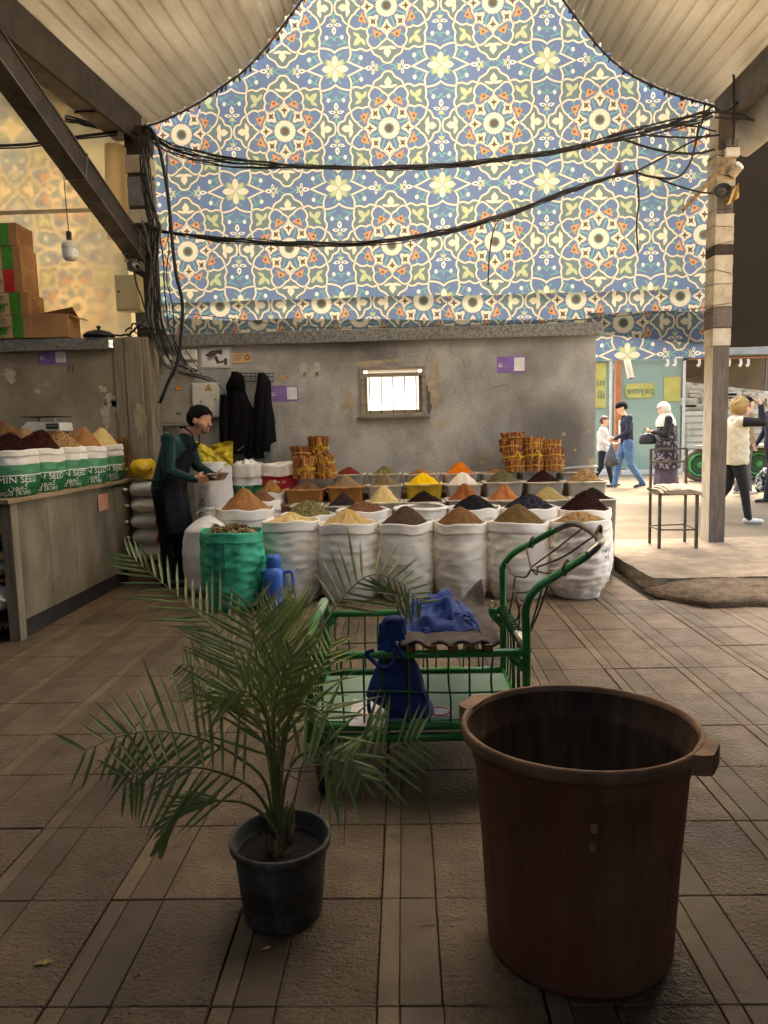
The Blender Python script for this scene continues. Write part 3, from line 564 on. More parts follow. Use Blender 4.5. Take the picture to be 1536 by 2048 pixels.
br = thing('knee_brace', (-2.8, 7.9, 3.4), 'heavy steel brace rising from the left post to the gutter', 'brace')
A = Vector((-2.78, 7.98, 3.40)); B = Vector((-2.86, 4.75, 4.40)); t = (B - A).normalized(); sx_ = Vector((1, 0, 0)); n_ = t.cross(sx_).normalized()
for (a0, a1, c0, c1, m, nm) in [(-.075, .075, -.10, .10, M_DSTEEL, 'web'), (-.085, .085, .10, .118, M_STEEL, 'flange'), (-.085, .085, -.118, -.10, M_STEEL, 'flange')]:
    b = MB(); b.rings([[p + sx_ * x + n_ * z for x, z in ((a0, c0), (a1, c0), (a1, c1), (a0, c1))] for p in (A, A + (B - A) * .5, B)]); b.build(nm, m, br)
for f in (.06, .42): 
    c = A + (B - A) * f; b = MB(); b.rings([[p + sx_ * x + n_ * z for x, z in ((-.092, -.125), (.092, -.125), (.092, .125), (-.092, .125))] for p in (c, c + t * .012)]); b.build('wire_binding', M_CABLE2, br)
rp = thing('street_post', (3.46, 8.11, 0.12), 'tall square post wrapped in beige paper, standing beside the metal stool', 'post')
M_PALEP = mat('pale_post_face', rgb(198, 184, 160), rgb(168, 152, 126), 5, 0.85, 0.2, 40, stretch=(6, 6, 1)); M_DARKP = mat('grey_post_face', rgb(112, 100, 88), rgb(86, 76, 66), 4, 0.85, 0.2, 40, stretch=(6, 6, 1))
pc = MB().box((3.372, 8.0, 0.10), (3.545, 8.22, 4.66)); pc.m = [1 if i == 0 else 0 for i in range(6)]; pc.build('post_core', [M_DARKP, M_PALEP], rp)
for z0, z1, m, g in [(2.26, 2.44, M_PEEL, .008), (2.455, 2.66, M_DARKP, .012), (2.67, 3.20, M_TAPE, .009), (3.21, 3.30, M_BROWNB, .012), (3.31, 3.62, M_TAPE, .009), (3.9, 4.26, M_TAPE, .011)]:
    b = MB(); n = 7
    b.rings([[Vector((x + .006 * nz(k * 2.1, i * 1.3 + z0), y + .006 * nz(k * 1.7 + 5, i + z0), z0 + (z1 - z0) * i / n)) for k, (x, y) in enumerate(((3.372 - g, 8.0 - g), (3.46, 8.0 - g - .003), (3.545 + g, 8.0 - g), (3.545 + g, 8.22 + g), (3.372 - g, 8.22 + g), (3.372 - g - .003, 8.1)))] for i in range(n + 1)])
    b.build('post_wrap', m, rp)
for k in range(9):
    z = 2.7 + k * .19 + rnd.uniform(-.04, .04); g = .02
    MB().tube([(3.372 - g, 8.0 - g, z), (3.545 + g, 8.0 - g, z + rnd.uniform(-.06, .06)), (3.545 + g, 8.22 + g, z), (3.372 - g, 8.22 + g, z + .02), (3.372 - g, 8.0 - g, z)], .003, 5).build('tie_wire', M_CABLE, rp)
# things hung on the right post
b = MB().tube([at(1366, 420, 7.94), at(1455, 325, 7.94)], .028, 4); tag(b.build('wooden_batten', M_WOOD2), 'pale wooden batten tied slantwise across the right post', 'batten')
jb = thing('junction_box', at(1463, 300, 7.93), 'small white junction box high on the right post under the gutter', 'junction box')
c = at(1464, 304, 7.93); MB().box(c - V(.07, .03, .05), c + V(.07, .03, .04), bevel=.01).build('box_body', M_WHITE, jb); MB().box(c + V(-.055, -.03, .045), c + V(.055, .03, .12), bevel=.008).build('box_neck', M_GREYP, jb)
sp = thing('white_pipe_lamp', at(1476, 338, 7.93), 'short white lamp tube poking from behind the right post', 'lamp')
MB().tube([at(1462, 352, 7.97), at(1478, 332, 7.92)], .05, 12).build('tube_body', M_TAPE, sp); MB().tube([at(1478, 332, 7.92), at(1480, 330, 7.91)], .05, 12).build('tube_end', M_WHITE, sp)
cl = thing('cable_coil', at(1447, 384, 7.92), 'dark coil of wire with a yellow rag tied to the right post', 'cable')
c = at(1443, 384, 7.93)
for k in range(3): MB().tube([c + V(math.cos(a) * (.06 + .012 * k), -.02 - .012 * k, math.sin(a) * (.05 + .01 * k)) for a in [i * .55 for i in range(12)]], .011, 6).build('coil_turn', M_CABLE, cl)
b = MB().grid(lambda u, v: at(1452 + 26 * u, 398 - 34 * u * (1 - .5 * v) + 14 * v, 7.94 + .02 * math.sin(9 * u + 4 * v)), 8, 6); b.build('rag', mat('yellow_rag', rgb(206, 176, 110), rgb(170, 138, 80), 9, .9), cl)

def cab(name, pts, Y, r, m=M_CABLE, parent=None, n=8, jit=0.0, seed=0):
    P = [at(x, y, Y(x) if callable(Y) else Y) for x, y in pts]; P = crom(P, n)
    if jit: P = [p + V(jit * nz(i * .35, seed), jit * nz(i * .35, seed + 3.3), jit * nz(i * .35, seed + 7.7)) for i, p in enumerate(P)]
    return MB().tube(P, r, 6).build(name, m, parent, smooth=True)
A_PTS = [(283, 262), (350, 300), (450, 322), (600, 333), (778, 336), (900, 330), (1030, 315), (1150, 296), (1290, 262), (1400, 235), (1426, 222)]
ca = thing('cable_bundle', at(778, 336, 7.85), 'upper bundle of black cables sagging across the printed curtain', 'cables', 'cable bundles spanning the hall')
for k in range(7): cab('cable', [(x, y + (k - 3) * (1.6 if 500 < x < 1200 else 4.2) * (1 if k % 2 else .8)) for x, y in A_PTS], 7.85, [.005, .009, .007, .010, .006, .008, .005][k], parent=ca, jit=.02, seed=k * 3)
for i in range(7):
    x = 420 + i * 125; y = np.interp(x, [p[0] for p in A_PTS], [p[1] for p in A_PTS]); c = at(x, y, 7.85)
    MB().tube([c + V(.03 * math.cos(a) * .3, .03 * math.cos(a), .03 * math.sin(a)) for a in [k * .7 for k in range(10)]], .004, 5).build('cable_tie', M_BLACK, ca)
B_PTS = [(268, 452), (330, 463), (450, 480), (600, 488), (750, 485), (900, 462), (1030, 424), (1130, 385), (1210, 358), (1270, 344)]
cb = thing('cable_bundle', at(700, 486, 7.8), 'lower bundle of black cables sagging below the first, rising to the right', 'cables', 'cable bundles spanning the hall')
for k in range(6): cab('cable', [(x, y + (k - 2.5) * (2.0 if 400 < x < 1200 else 1.0)) for x, y in B_PTS], 7.8, [.005, .009, .007, .010, .006, .005][k], parent=cb, jit=.018, seed=40 + k * 3)
cab('branch', [(1268, 345), (1320, 318), (1375, 288), (1420, 268)], 7.85, .01, parent=cb)
cab('branch', [(1268, 343), (1300, 353), (1350, 356), (1375, 335), (1388, 300), (1398, 250)], 7.85, .012, parent=cb)
cab('branch', [(1310, 355), (1350, 370), (1400, 384), (1440, 388)], 7.85, .009, parent=cb)
cab('hanging_end', [(1273, 346), (1278, 400), (1273, 450), (1276, 505)], 7.8, .009, parent=cb)
cab('hanging_end', [(1004, 434), (988, 458), (979, 510), (976, 570)], 7.8, .008, parent=cb)
cw = thing('thin_wire', at(700, 640, 8.4), 'single thin wire stretched across the folded hem above the wall', 'wire')
cab('wire', [(310, 620), (450, 636), (640, 655), (900, 652), (1150, 640), (1415, 615)], 8.3, .004, parent=cw)
cr = thing('cable_bundle', at(1400, 245, 7.85), 'tangle of cables fanning into the right post under the gutter', 'cables')
for k, P in enumerate([[(1290, 262), (1360, 250), (1432, 262)], [(1280, 268), (1360, 276), (1440, 270)], [(1240, 275), (1300, 296), (1380, 308), (1430, 300)], [(1340, 246), (1395, 228), (1470, 226), (1500, 236)], [(1430, 235), (1480, 238), (1540, 240)], [(1466, 150), (1468, 200), (1466, 290)], [(1410, 205), (1404, 245), (1396, 262)], [(1425, 210), (1450, 225), (1490, 190)]]): cab('cable', P, 7.85, .008 + .002 * (k % 3), parent=cr, jit=.012, seed=k)
cv = thing('loose_cables', at(330, 600, 7.7), 'mass of loose cables running down the left post to the cabinets', 'cables')
cab('thick_cable', [(283, 256), (294, 254), (308, 268), (322, 310), (333, 370), (339, 420), (346, 500), (353, 553), (364, 600), (364, 646), (355, 723), (336, 766), (320, 806)], 7.55, .02, parent=cv, m=M_BLACK)
VP_ = [[(282, 285), (292, 340), (310, 420), (318, 455), (306, 500), (306, 580), (318, 660), (340, 720), (385, 742)], [(286, 300), (300, 380), (320, 460), (308, 520), (304, 600), (312, 680), (340, 735), (400, 748)], [(284, 290), (296, 370), (316, 452), (312, 530), (320, 610), (328, 680), (352, 740), (420, 762)],
       [(332, 295), (336, 400), (338, 480), (334, 560), (346, 620), (352, 700), (384, 745)], [(318, 455), (326, 520), (330, 590), (340, 660), (372, 725), (395, 742)], [(284, 440), (296, 480), (302, 540), (298, 600), (300, 660), (325, 720), (350, 742)], [(246, 460), (262, 530), (285, 600), (298, 650), (312, 672)],
       [(268, 455), (280, 490), (300, 510), (308, 560), (300, 640), (320, 700)], [(300, 505), (312, 560), (326, 620), (335, 650), (372, 700), (410, 760)], [(290, 640), (275, 655), (258, 668), (222, 670)], [(250, 662), (270, 648), (292, 655), (300, 672), (270, 676), (252, 668)], [(258, 655), (280, 668), (305, 660), (320, 650)]]
for k, P in enumerate(VP_): cab('cable', P, 7.7 - .02 * (k % 4), [.008, .012, .009, .007][k % 4], m=M_CABLE2 if k in (1, 5, 8) else M_CABLE, parent=cv, jit=.02, seed=60 + k)
for k in range(9): cab('cable', [(278 + k * 2.6, 270), (280 + k * 2.4, 330), (288 + k * 2.2, 400), (300 + k * 2.5, 470), (296 + 2 * k, 540), (296 + k * 3.4, 640), (320 + k * 4, 712)], 7.74, .006, parent=cv, jit=.02, seed=90 + k)
cab('cable', [(340, 745), (380, 748), (420, 756), (446, 780), (452, 808)], 7.9, .009, M_CABLE2, cv); cab('cable', [(316, 800), (312, 830), (318, 862), (326, 880)], 7.56, .006, M_CABLE2, cv)
cl_ = thing('cable_bundle', at(60, 285, 7.9), 'short black cable crossing the beige lining at the left edge', 'cables'); cab('cable', [(-20, 292), (60, 288), (150, 274), (235, 264)], 7.9, .014, parent=cl_); cab('cable', [(-20, 297), (60, 294), (140, 280), (235, 270)], 7.9, .008, parent=cl_)
cg = thing('cable_bundle', at(200, 240, 7.8), 'cables lying along the lower edge of the left neighbouring roof', 'cables')
for k in range(4): cab('cable', [(130, 232 + 3 * k), (180, 244 + 3 * k), (240, 256 + 2 * k), (290, 272)], 7.9, .009, parent=cg, jit=.015, seed=120 + k)

# ------------------------------------------------------------------ bird on the cable
bd = thing('small_bird', at(1237, 346, 7.8), 'small brown bird perched on the lower cable bundle', 'bird')
M_BIRD = mat('brown_feathers', rgb(134, 104, 84), rgb(96, 72, 56), 60, .9); c = at(1237, 338, 7.8)
bb = MB(); bb.rings([[c + V(r * .8 * math.cos(a) + dx, r * math.sin(a), dz) for a in [k * math.pi / 6 for k in range(12)]] for r, dx, dz in ((.006, .0, -.05), (.028, -.004, -.04), (.042, -.004, -.015), (.04, .0, .01), (.028, .004, .035), (.024, .006, .05), (.014, .006, .066), (.003, .006, .07))]); bb.build('body', M_BIRD, bd, smooth=True)
MB().sheet([c + V(-.03, 0, -.03), c + V(-.012, 0, -.04), c + V(-.035, 0, -.10), c + V(-.05, 0, -.095)], (0, 1, 0), .008).build('tail', M_BIRD, bd); MB().tube([c + V(.02, -.01, .055), c + V(.036, -.015, .052)], [.006, .001], 6).build('beak', M_BLACK, bd)
for s_ in (-.012, .012): MB().tube([c + V(s_, 0, -.04), c + V(s_, 0, -.066)], .003, 5).build('leg', M_BLACK, bd)

# ------------------------------------------------------------------ hanging bulb
lb = thing('hanging_bulb', at(138, 515, 6.5), 'unlit white light bulb hanging on a cord by the left brace', 'light bulb')
p0 = at(125, 238, 6.5); p1 = at(137, 462, 6.5); MB().tube(crom([p0, (p0 + p1) / 2 + V(-.015, 0, 0), p1], 8), .004, 6).build('cord', M_CABLE, lb)
MB().lathe([(.006, .0), (.022, -.005), (.024, -.03), (.021, -.075), (.026, -.08)], p1, 16, cap0=True, cap1=True).build('socket', M_BLACK, lb, smooth=True)
MB().lathe([(.022, -.08), (.03, -.088), (.058, -.102), (.066, -.115), (.066, -.15)], p1, 20).build('bulb_base', M_WHITE, lb, smooth=True)
MB().lathe([(.062, -.15), (.064, -.16), (.064, -.21), (.06, -.235), (.045, -.25), (.0, -.254)], p1, 20, cap1=True).build('bulb_glass', mat('opal_glass', rgb(238, 232, 220), rough=.25), lb, smooth=True)

# ------------------------------------------------------------------ goods and boxes on top of the left wall
M_CARD = mat('brown_cardboard', rgb(172, 128, 82), rgb(150, 108, 66), 3, .85, .08, 60); M_CARDS = mat('brown_cardboard_print', rgb(120, 84, 52))  # the darker brown is the printed lines on the carton sides
M_CGREEN = mat('green_print', rgb(76, 140, 40), rgb(60, 118, 34), 12, .8); M_CRED = mat('red_print', rgb(200, 46, 36), rgb(176, 36, 30), 12, .8); M_INK = mat('dark_print', rgb(38, 32, 28)); M_CCREAM = mat('cream_cardboard', rgb(206, 172, 128), rgb(188, 152, 108), 4, .85)
for k, (yt, yb, xr, xs, cm, lab) in enumerate([(635, 677, 62, 70, M_CGREEN, 'bottom carton of the lunch box stack, green band, on the wall'), (591, 634, 57, 84, M_CGREEN, 'green banded lunch carton, second from the bottom of the stack'), (545, 590, 45, 82, M_CRED, 'lunch carton with a red band in the middle of the stack'), (498, 544, 41, 74, M_CGREEN, 'green banded lunch carton just above the red banded one'), (452, 497, 33, 66, M_CGREEN, 'topmost carton of the lunch box stack, green band')]):
    yf = 7.56; z0 = at(30, yb, yf).z; z1 = at(30, yt, yf).z - .002; x1 = at(xr, (yt + yb) / 2, yf).x; x0 = x1 - .62; z0 = 2.487 + k * .2315; z1 = z0 + .2295; d = .34
    bx = thing('lunch_carton', (x1 - .3, yf + .17, z0), lab, 'carton', 'stack of lunch cartons')
    MB().box((x0, yf, z0), (x1, yf + d, z1), bevel=.004).build('carton', M_CARD if k != 9 else M_CCREAM, bx)
    MB().box((x1 - .19, yf - .0025, z0 + .004), (x1 - .08, yf - .0006, z1 - .004)).build('colour_band', cm, bx)
    MB().box((x0 + .01, yf - .002, z0 + .004), (x1 - .20, yf - .0006, z1 - .004)).build('front_print', M_CCREAM, bx)
    c = V(x1 - .325, yf - .004, z0 + .115)
    em = MB(); em.sheet([c + V(.085 * math.cos(a), 0, .085 * math.sin(a)) for a in [math.pi + i * math.pi / 10 for i in range(11)]][::-1], (0, -1, 0), .001); em.build('emblem_half', cm, bx)
    em = MB().tube([c + V(.098 * math.cos(a), 0, .098 * math.sin(a)) for a in [R_(20) + i * R_(320) / 24 for i in range(25)]], .004, 4, flat=.3); em.build('emblem_ring', M_INK, bx)
    text_on('HOT', .072, c + V(-.005, 0, .042), (1, 0, .12), (-.1, 0, 1), M_INK, bx, spacing=.95); text_on('LUNCH', .068, c + V(.005, -.0006, -.02), (1, 0, .12), (-.1, 0, 1), M_INK, bx, spacing=.95)
    for q in range(5): MB().box((x1 + .0005, yf + .06 + .0, z0 + .05 + q * .028), (x1 + .002, yf + .06 + rnd.uniform(.1, .22), z0 + .058 + q * .028)).build('side_print', M_CARDS, bx)
ob = thing('open_carton', at(100, 672, 7.6), 'plain open brown carton with a bent flap beside the lunch cartons', 'carton')
x0 = at(62, 650, 7.58).x; x1 = at(134, 650, 7.58).x; z0 = 2.488; z1 = z0 + .235
b = MB(); b.box((x0, 7.58, z0), (x1, 7.586, z1)); b.box((x1, 7.58, z0), (x1 + .006, 7.88, z1 - .001)); b.box((x0, 7.874, z0), (x1, 7.88, z1)); b.box((x0, 7.586, z0), (x0 + .006, 7.874, z1 - .001)); b.box((x0 + .006, 7.586, z0), (x1, 7.874, z0 + .006)); b.build('carton_walls', M_CARD, ob)
for P in ([(x0, 7.88, z1), (x1, 7.88, z1), (x1 - .02, 7.78, z1 + .10), (x0 + .03, 7.8, z1 + .05)], [(x1 + .003, 7.6, z1), (x1 + .003, 7.86, z1), (x1 + .12, 7.84, z1 - .04), (x1 + .10, 7.62, z1 - .05)], [(x0, 7.583, z1), (x1 - .05, 7.583, z1), (x1 - .1, 7.66, z1 + .012), (x0 + .02, 7.68, z1 + .02)]): MB().sheet(P, (0, 0, 1), .005).build('flap', M_CARD, ob)
ld = thing('black_pan_lid', at(198, 668, 7.65), 'black round pan lid lying on the left wall top', 'lid'); c = at(198, 668, 7.66); c.z = 2.487
MB().lathe([(.155, .0), (.16, .012), (.15, .03), (.11, .055), (.05, .07), (.0, .074)], c, 28, cap0=True).build('lid_dome', M_BLACK, ld, smooth=True); MB().lathe([(.018, .07), (.014, .085), (.024, .1), (.02, .115), (0, .118)], c, 14, cap0=True).build('knob', M_BLACK, ld, smooth=True)
mb = thing('meter_box', at(255, 622, 7.9), 'beige metal meter cabinet hung on the left post', 'cabinet'); lo = at(233, 622, 7.82); hi = at(276, 549, 7.82)
MB().box((lo.x, 7.82, lo.z), (hi.x, 7.975, hi.z), bevel=.006).build('cabinet_body', mat('beige_enamel', rgb(206, 186, 138), rgb(190, 168, 120), 5, .5), mb); MB().box((lo.x + .012, 7.812, lo.z + .015), (hi.x - .012, 7.82, hi.z - .012), bevel=.003).build('cabinet_door', MATS['beige_enamel'], mb); MB().lathe([(.012, 0), (.012, .006)], (0, 0, 0), 10, cap1=True)
k_ = at(237, 583, 7.81); MB().ball(k_, .012, 8, 6).build('lock', M_BLACK, mb)
sb_ = at(263, 512, 7.9); MBX = tag(MB().box(sb_ - V(.065, .05, .065), sb_ + V(.065, .06, .065), bevel=.008).build('switch_box', MATS['beige_enamel']), 'small beige switch box above the meter cabinet', 'switch box')
cc = thing('security_camera', at(270, 535, 7.9), 'small grey bullet camera under the switch box', 'camera'); c = at(270, 533, 7.9)
MB().box(c - V(.08, .02, .04), c + V(.08, .08, .05), bevel=.006).build('camera_base', M_GREYP, cc); MB().tube([c + V(.0, -.02, .02), c + V(.07, -.12, -.03)], .028, 12).build('camera_barrel', M_WHITE, cc); MB().tube([c + V(.069, -.119, -.03), c + V(.073, -.125, -.033)], .022, 12).build('lens', M_BLACK, cc)

# ------------------------------------------------------------------ signs and cabinets on the grey wall
def plate(name, label, cat, x0, y0, x1, y1, Y, m, th=.006, bevel=0.0, parent_only=True):
    a = at(x0, y1, Y); b_ = at(x1, y0, Y); t_ = thing(name, (a + b_) / 2, label, cat)
    MB().box((a.x, Y - th, a.z), (b_.x, Y - .0005, b_.z), bevel=bevel).build('plate', m, t_); return t_, a, b_
sg, a, b_ = plate('camera_sign', 'white surveillance sign with a camera drawing on the wall', 'sign', 402, 694, 462, 737, 7.998, M_WHITEP)
M_FRAME = mat('sign_brown_line', rgb(92, 74, 62)); w_, h_ = b_.x - a.x, b_.z - a.z
for lo, hi in [((a.x + .008, a.z + .008), (b_.x - .008, a.z + .013)), ((a.x + .008, b_.z - .013), (b_.x - .008, b_.z - .008)), ((a.x + .008, a.z + .013), (a.x + .013, b_.z - .013)), ((b_.x - .013, a.z + .013), (b_.x - .008, b_.z - .013))]: MB().box((lo[0], 7.9905, lo[1]), (hi[0], 7.9918, hi[1])).build('border', M_FRAME, sg)
def S(u, v): return V(a.x + w_ * u, 7.9915, a.z + h_ * v)
for P, m in [([(.15, .62), (.35, .85), (.72, .88), (.70, .62), (.56, .70), (.45, .58), (.30, .50)], M_FRAME), ([(.20, .50), (.42, .60), (.46, .44), (.26, .36)], mat('sign_grey', rgb(150, 146, 138))), ([(.52, .30), (.76, .36), (.76, .26), (.52, .20)], M_FRAME), ([(.76, .46), (.86, .46), (.86, .14), (.76, .14)], M_FRAME), ([(.44, .58), (.54, .60), (.60, .30), (.50, .28)], M_FRAME)]: MB().sheet([S(u, v) for u, v in P][::-1], (0, -1, 0), .001).build('camera_drawing', m, sg)
MB().lathe([(.028, 0), (.028, .001)], (0, 0, 0), 4)
n2, a2, b2 = plate('small_notice', 'small cream notice with a round brown stamp beside the camera sign', 'notice', 465, 705, 503, 726, 7.998, M_CCREAM)
c = V(b2.x - .045, 7.991, (a2.z + b2.z) / 2); MB().sheet([c + V(.032 * math.cos(i * .35), 0, .032 * math.sin(i * .35)) for i in range(18)][::-1], (0, -1, 0), .001).build('stamp', mat('stamp_brown', rgb(140, 92, 50)), n2); MB().sheet([c + V(.018 * math.cos(i * .7), -.0012, .014 * math.sin(i * .7)) for i in range(9)][::-1], (0, -1, 0), .0008).build('stamp_centre', M_CCREAM, n2)
for q, L_ in enumerate((.10, .085, .07)): MB().box((a2.x + .015, 7.9908, b2.z - .03 - q * .024), (a2.x + .015 + L_, 7.9918, b2.z - .024 - q * .024)).build('printed_line', MATS['stamp_brown'], n2)
ro, a, b_ = plate('white_router', 'white router box with a slotted face high on the grey wall', 'router', 366, 700, 394, 720, 7.998, M_WHITE, th=.05, bevel=.008)
for q in range(6): MB().box((a.x + .03 + q * .014, 7.9465, a.z + .05), (a.x + .035 + q * .014, 7.948, a.z + .09)).build('slot', M_GREYP, ro)
plate('white_socket', 'small white socket box below the router', 'socket', 374, 726, 393, 742, 7.998, M_WHITE, th=.04, bevel=.006)
plate('white_socket', 'white box half hidden by cables left of the router', 'socket', 326, 708, 342, 730, 7.998, M_WHITE, th=.04, bevel=.006)
M_PURPLE = mat('purple_print', rgb(136, 108, 168), rgb(118, 92, 150), 14, .8); M_PAPER = mat('white_paper', rgb(226, 220, 212), rgb(206, 198, 190), 10, .85)
for x0, y0, x1, y1, Y, lab in [(78, 700, 133, 729, 7.618, 'purple payment sticker on the stained wall above the cumin sacks'), (541, 771, 596, 803, 7.998, 'purple payment sticker beside the hanging black jackets'), (994, 712, 1051, 746, 7.998, 'faded purple payment sticker on the right of the grey wall')]:
    t_, a, b_ = plate('payment_sticker', lab, 'sticker', x0, y0, x1, y1, Y, M_PURPLE, th=.002); t_['group'] = 'purple stickers'
    w_, h_ = b_.x - a.x, b_.z - a.z; MB().box((a.x + w_ * .6, Y - .0035, a.z + h_ * .1), (b_.x - w_ * .04, Y - .0024, b_.z - h_ * .08)).build('white_field', M_PAPER, t_)
    c = V(a.x + w_ * .13, Y - .003, a.z + h_ * .48); MB().tube([c + V(.017 * math.cos(i * .52), 0, .017 * math.sin(i * .52)) for i in range(13)], .006, 4, flat=.2).build('ring_mark', M_PAPER, t_)
gc, a, b_ = plate('grey_cabinet', 'large grey electrical cabinet with a warning triangle behind the seller', 'cabinet', 322, 748, 390, 852, 7.95, mat('grey_enamel', rgb(168, 160, 144), rgb(146, 138, 122), 3, .6, col3=rgb(124, 114, 98), scale3=3), th=.03, bevel=.006)
MB().box((a.x + .02, 7.912, a.z + .03), (b_.x - .02, 7.92, b_.z - .02), bevel=.004).build('cabinet_door', MATS['grey_enamel'], gc); M_YEL = mat('warning_yellow', rgb(226, 162, 40)); M_YELB = mat('warning_border', rgb(60, 44, 24))
def warn(parent, px, py, Y, s_):
    c = at(px, py, Y); T = lambda k: [c + V(s_ * k * math.sin(i * 2.0944), 0, s_ * k * math.cos(i * 2.0944)) for i in range(3)]
    MB().sheet(T(1.15), (0, -1, 0), .001).build('warning_edge', M_YELB, parent); MB().sheet([p + V(0, -.0014, 0) for p in T(.92)], (0, -1, 0), .001).build('warning_triangle', M_YEL, parent)
    MB().sheet([c + V(s_ * u, -.0028, s_ * v) for u, v in ((.05, .55), (-.18, -.02), (.0, -.02), (-.06, -.38), (.2, .12), (.02, .12))], (0, -1, 0), .0006).build('bolt_mark', M_YELB, parent)
warn(gc, 357, 776, 7.911, .046); hp = at(357, 827, 7.91); MB().box(hp - V(.03, .006, .014), hp + V(.03, .002, .014), bevel=.003).build('handle', M_GREYP, gc)
wc, a, b_ = plate('white_cabinet', 'white electrical cabinet with a warning triangle beside the jackets', 'cabinet', 391, 766, 441, 836, 7.97, mat('white_enamel', rgb(222, 216, 198), rgb(204, 196, 176), 4, .5), th=.09, bevel=.008)
MB().box((a.x + .014, 7.873, a.z + .014), (b_.x - .014, 7.88, b_.z - .014), bevel=.004).build('cabinet_door', MATS['white_enamel'], wc); warn(wc, 417, 777, 7.872, .042)
for px, py in ((431, 799), (403, 803)): c = at(px, py, 7.87); MB().tube([c, c + V(0, -.012, 0)], .012, 10).build('lock', M_ZINC, wc)
tag(MB().box(at(400, 772, 7.87) - V(.02, .001, .008), at(400, 772, 7.87) + V(.02, .0, .008)).build('label', M_PAPER, wc), None)
tl = at(449, 815, 7.95); tag(MB().tube([tl + V(0, 0, -.11), tl + V(0, 0, .11)], .022, 12).build('white_lamp', M_WHITE), 'short white tube lamp upright beside the white cabinet', 'lamp')
blob(565, 755, 17, 11, 61, y=7.998, th=.002, rag=.3).build('paper_scrap', mat('tan_scrap', rgb(190, 156, 112), rgb(160, 124, 82), 20, .9), bw)
rk = thing('wire_rack', at(512, 755, 7.95), 'wire hook rack on the wall carrying the black jackets', 'rack')
for y in (746, 752, 762): MB().tube([at(470, y, 7.965), at(548, y + 1, 7.965)], .005, 5).build('rack_wire', M_DSTEEL, rk)
for k in range(9): MB().tube([at(474 + k * 9, 744, 7.965), at(474 + k * 9, 764, 7.965), at(474 + k * 9, 763, 7.93)], .004, 5).build('rack_hook', M_DSTEEL, rk)
M_JACK = mat('black_cotton', rgb(15, 14, 14), rgb(21, 19, 19), 5, .95, .3, 40, spec=.05); M_JACK2 = mat('black_nylon', rgb(18, 17, 17), rgb(12, 11, 11), 5, .85, .2, 30, spec=.12)
def hung(name, label, rows, Y, m, extra=None):
    t_ = thing(name, at(rows[0][1], rows[0][0], Y), label, 'jacket', 'black jackets on the wall rack'); b = MB(); nseg = 28; rings = []; ys = [r[0] for r in rows]
    for q in range(37):
        f = q / 36; y = ys[0] + (ys[-1] - ys[0]) * f; xl = np.interp(y, ys, [r[1] for r in rows]); xr = np.interp(y, ys, [r[2] for r in rows]); L_ = at(xl, y, Y); R2 = at(xr, y, Y); c = (L_ + R2) / 2; hw = (R2.x - L_.x) / 2; dp = .05 + .05 * min(1, f * 3)
        ring = []
        for k in range(nseg):
            a = 2 * math.pi * k / nseg; fold = .014 * f ** .5 * (math.sin(a * 7 + f * 3) + nz(a * 2.2, f * 4, rows[0][1]))
            ring.append(c + V(math.cos(a) * (hw + fold * .5), math.sin(a) * (dp + fold) - .02, .012 * nz(a * 2, f * 6) - (.03 * nz(a * 1.4 + 9, 2, rows[0][1]) if f > .95 else 0)))
        rings.append(ring)
    b.rings(rings); b.build('jacket_body', m, t_, smooth=True); return t_
j1 = hung('black_jacket', 'black hooded jacket hanging nearest the white cabinet', [(744, 464, 476), (752, 462, 488), (772, 452, 491), (786, 455, 492), (800, 453, 498), (817, 450, 506), (850, 447, 508), (892, 446, 508), (908, 450, 505)], 7.88, M_JACK)
P = [at(x, y, 7.80) for x, y in ((469, 745), (485, 752), (491, 780), (478, 786), (462, 782), (451, 777), (460, 760))]; b = MB(); c = sum(P, Vector((0, 0, 0))) / len(P) + V(0, -.06, 0); b.add(P + [c], [(i, (i + 1) % 7, 7) for i in range(7)]); b.build('hood', M_JACK, j1, smooth=True)
b = MB().tube(crom([at(450, 790, 7.82), at(448, 850, 7.8), at(452, 900, 7.8), at(462, 920, 7.8)], 8), [.05] * 25, 12); b.build('sleeve', M_JACK, j1, smooth=True); MB().tube(crom([at(502, 820, 7.84), at(503, 880, 7.82), at(497, 920, 7.82)], 8), .045, 12).build('sleeve', M_JACK, j1, smooth=True)
MB().box(at(481, 897, 7.755) - V(.045, .004, .006), at(481, 897, 7.755) + V(.045, .0, .006), rot=Matrix.Rotation(-.6, 3, 'Y')).build('cuff_stripe', M_GREYP, j1)
j2 = hung('black_jacket', 'plain black jacket with a hanging sleeve, right of the hooded one', [(746, 518, 528), (752, 516, 534), (766, 514, 543), (795, 510, 542), (820, 508, 546), (846, 505, 550), (872, 503, 553), (884, 503, 554)], 7.88, M_JACK2)
b = MB().tube(crom([at(520, 800, 7.84), at(516, 870, 7.82), at(519, 917, 7.82)], 8), [.055] * 17, 12); b.build('sleeve', M_JACK2, j2, smooth=True); MB().tube(crom([at(534, 800, 7.82), at(534, 860, 7.8), at(531, 903, 7.8)], 8), .05, 12).build('sleeve', M_JACK2, j2, smooth=True)
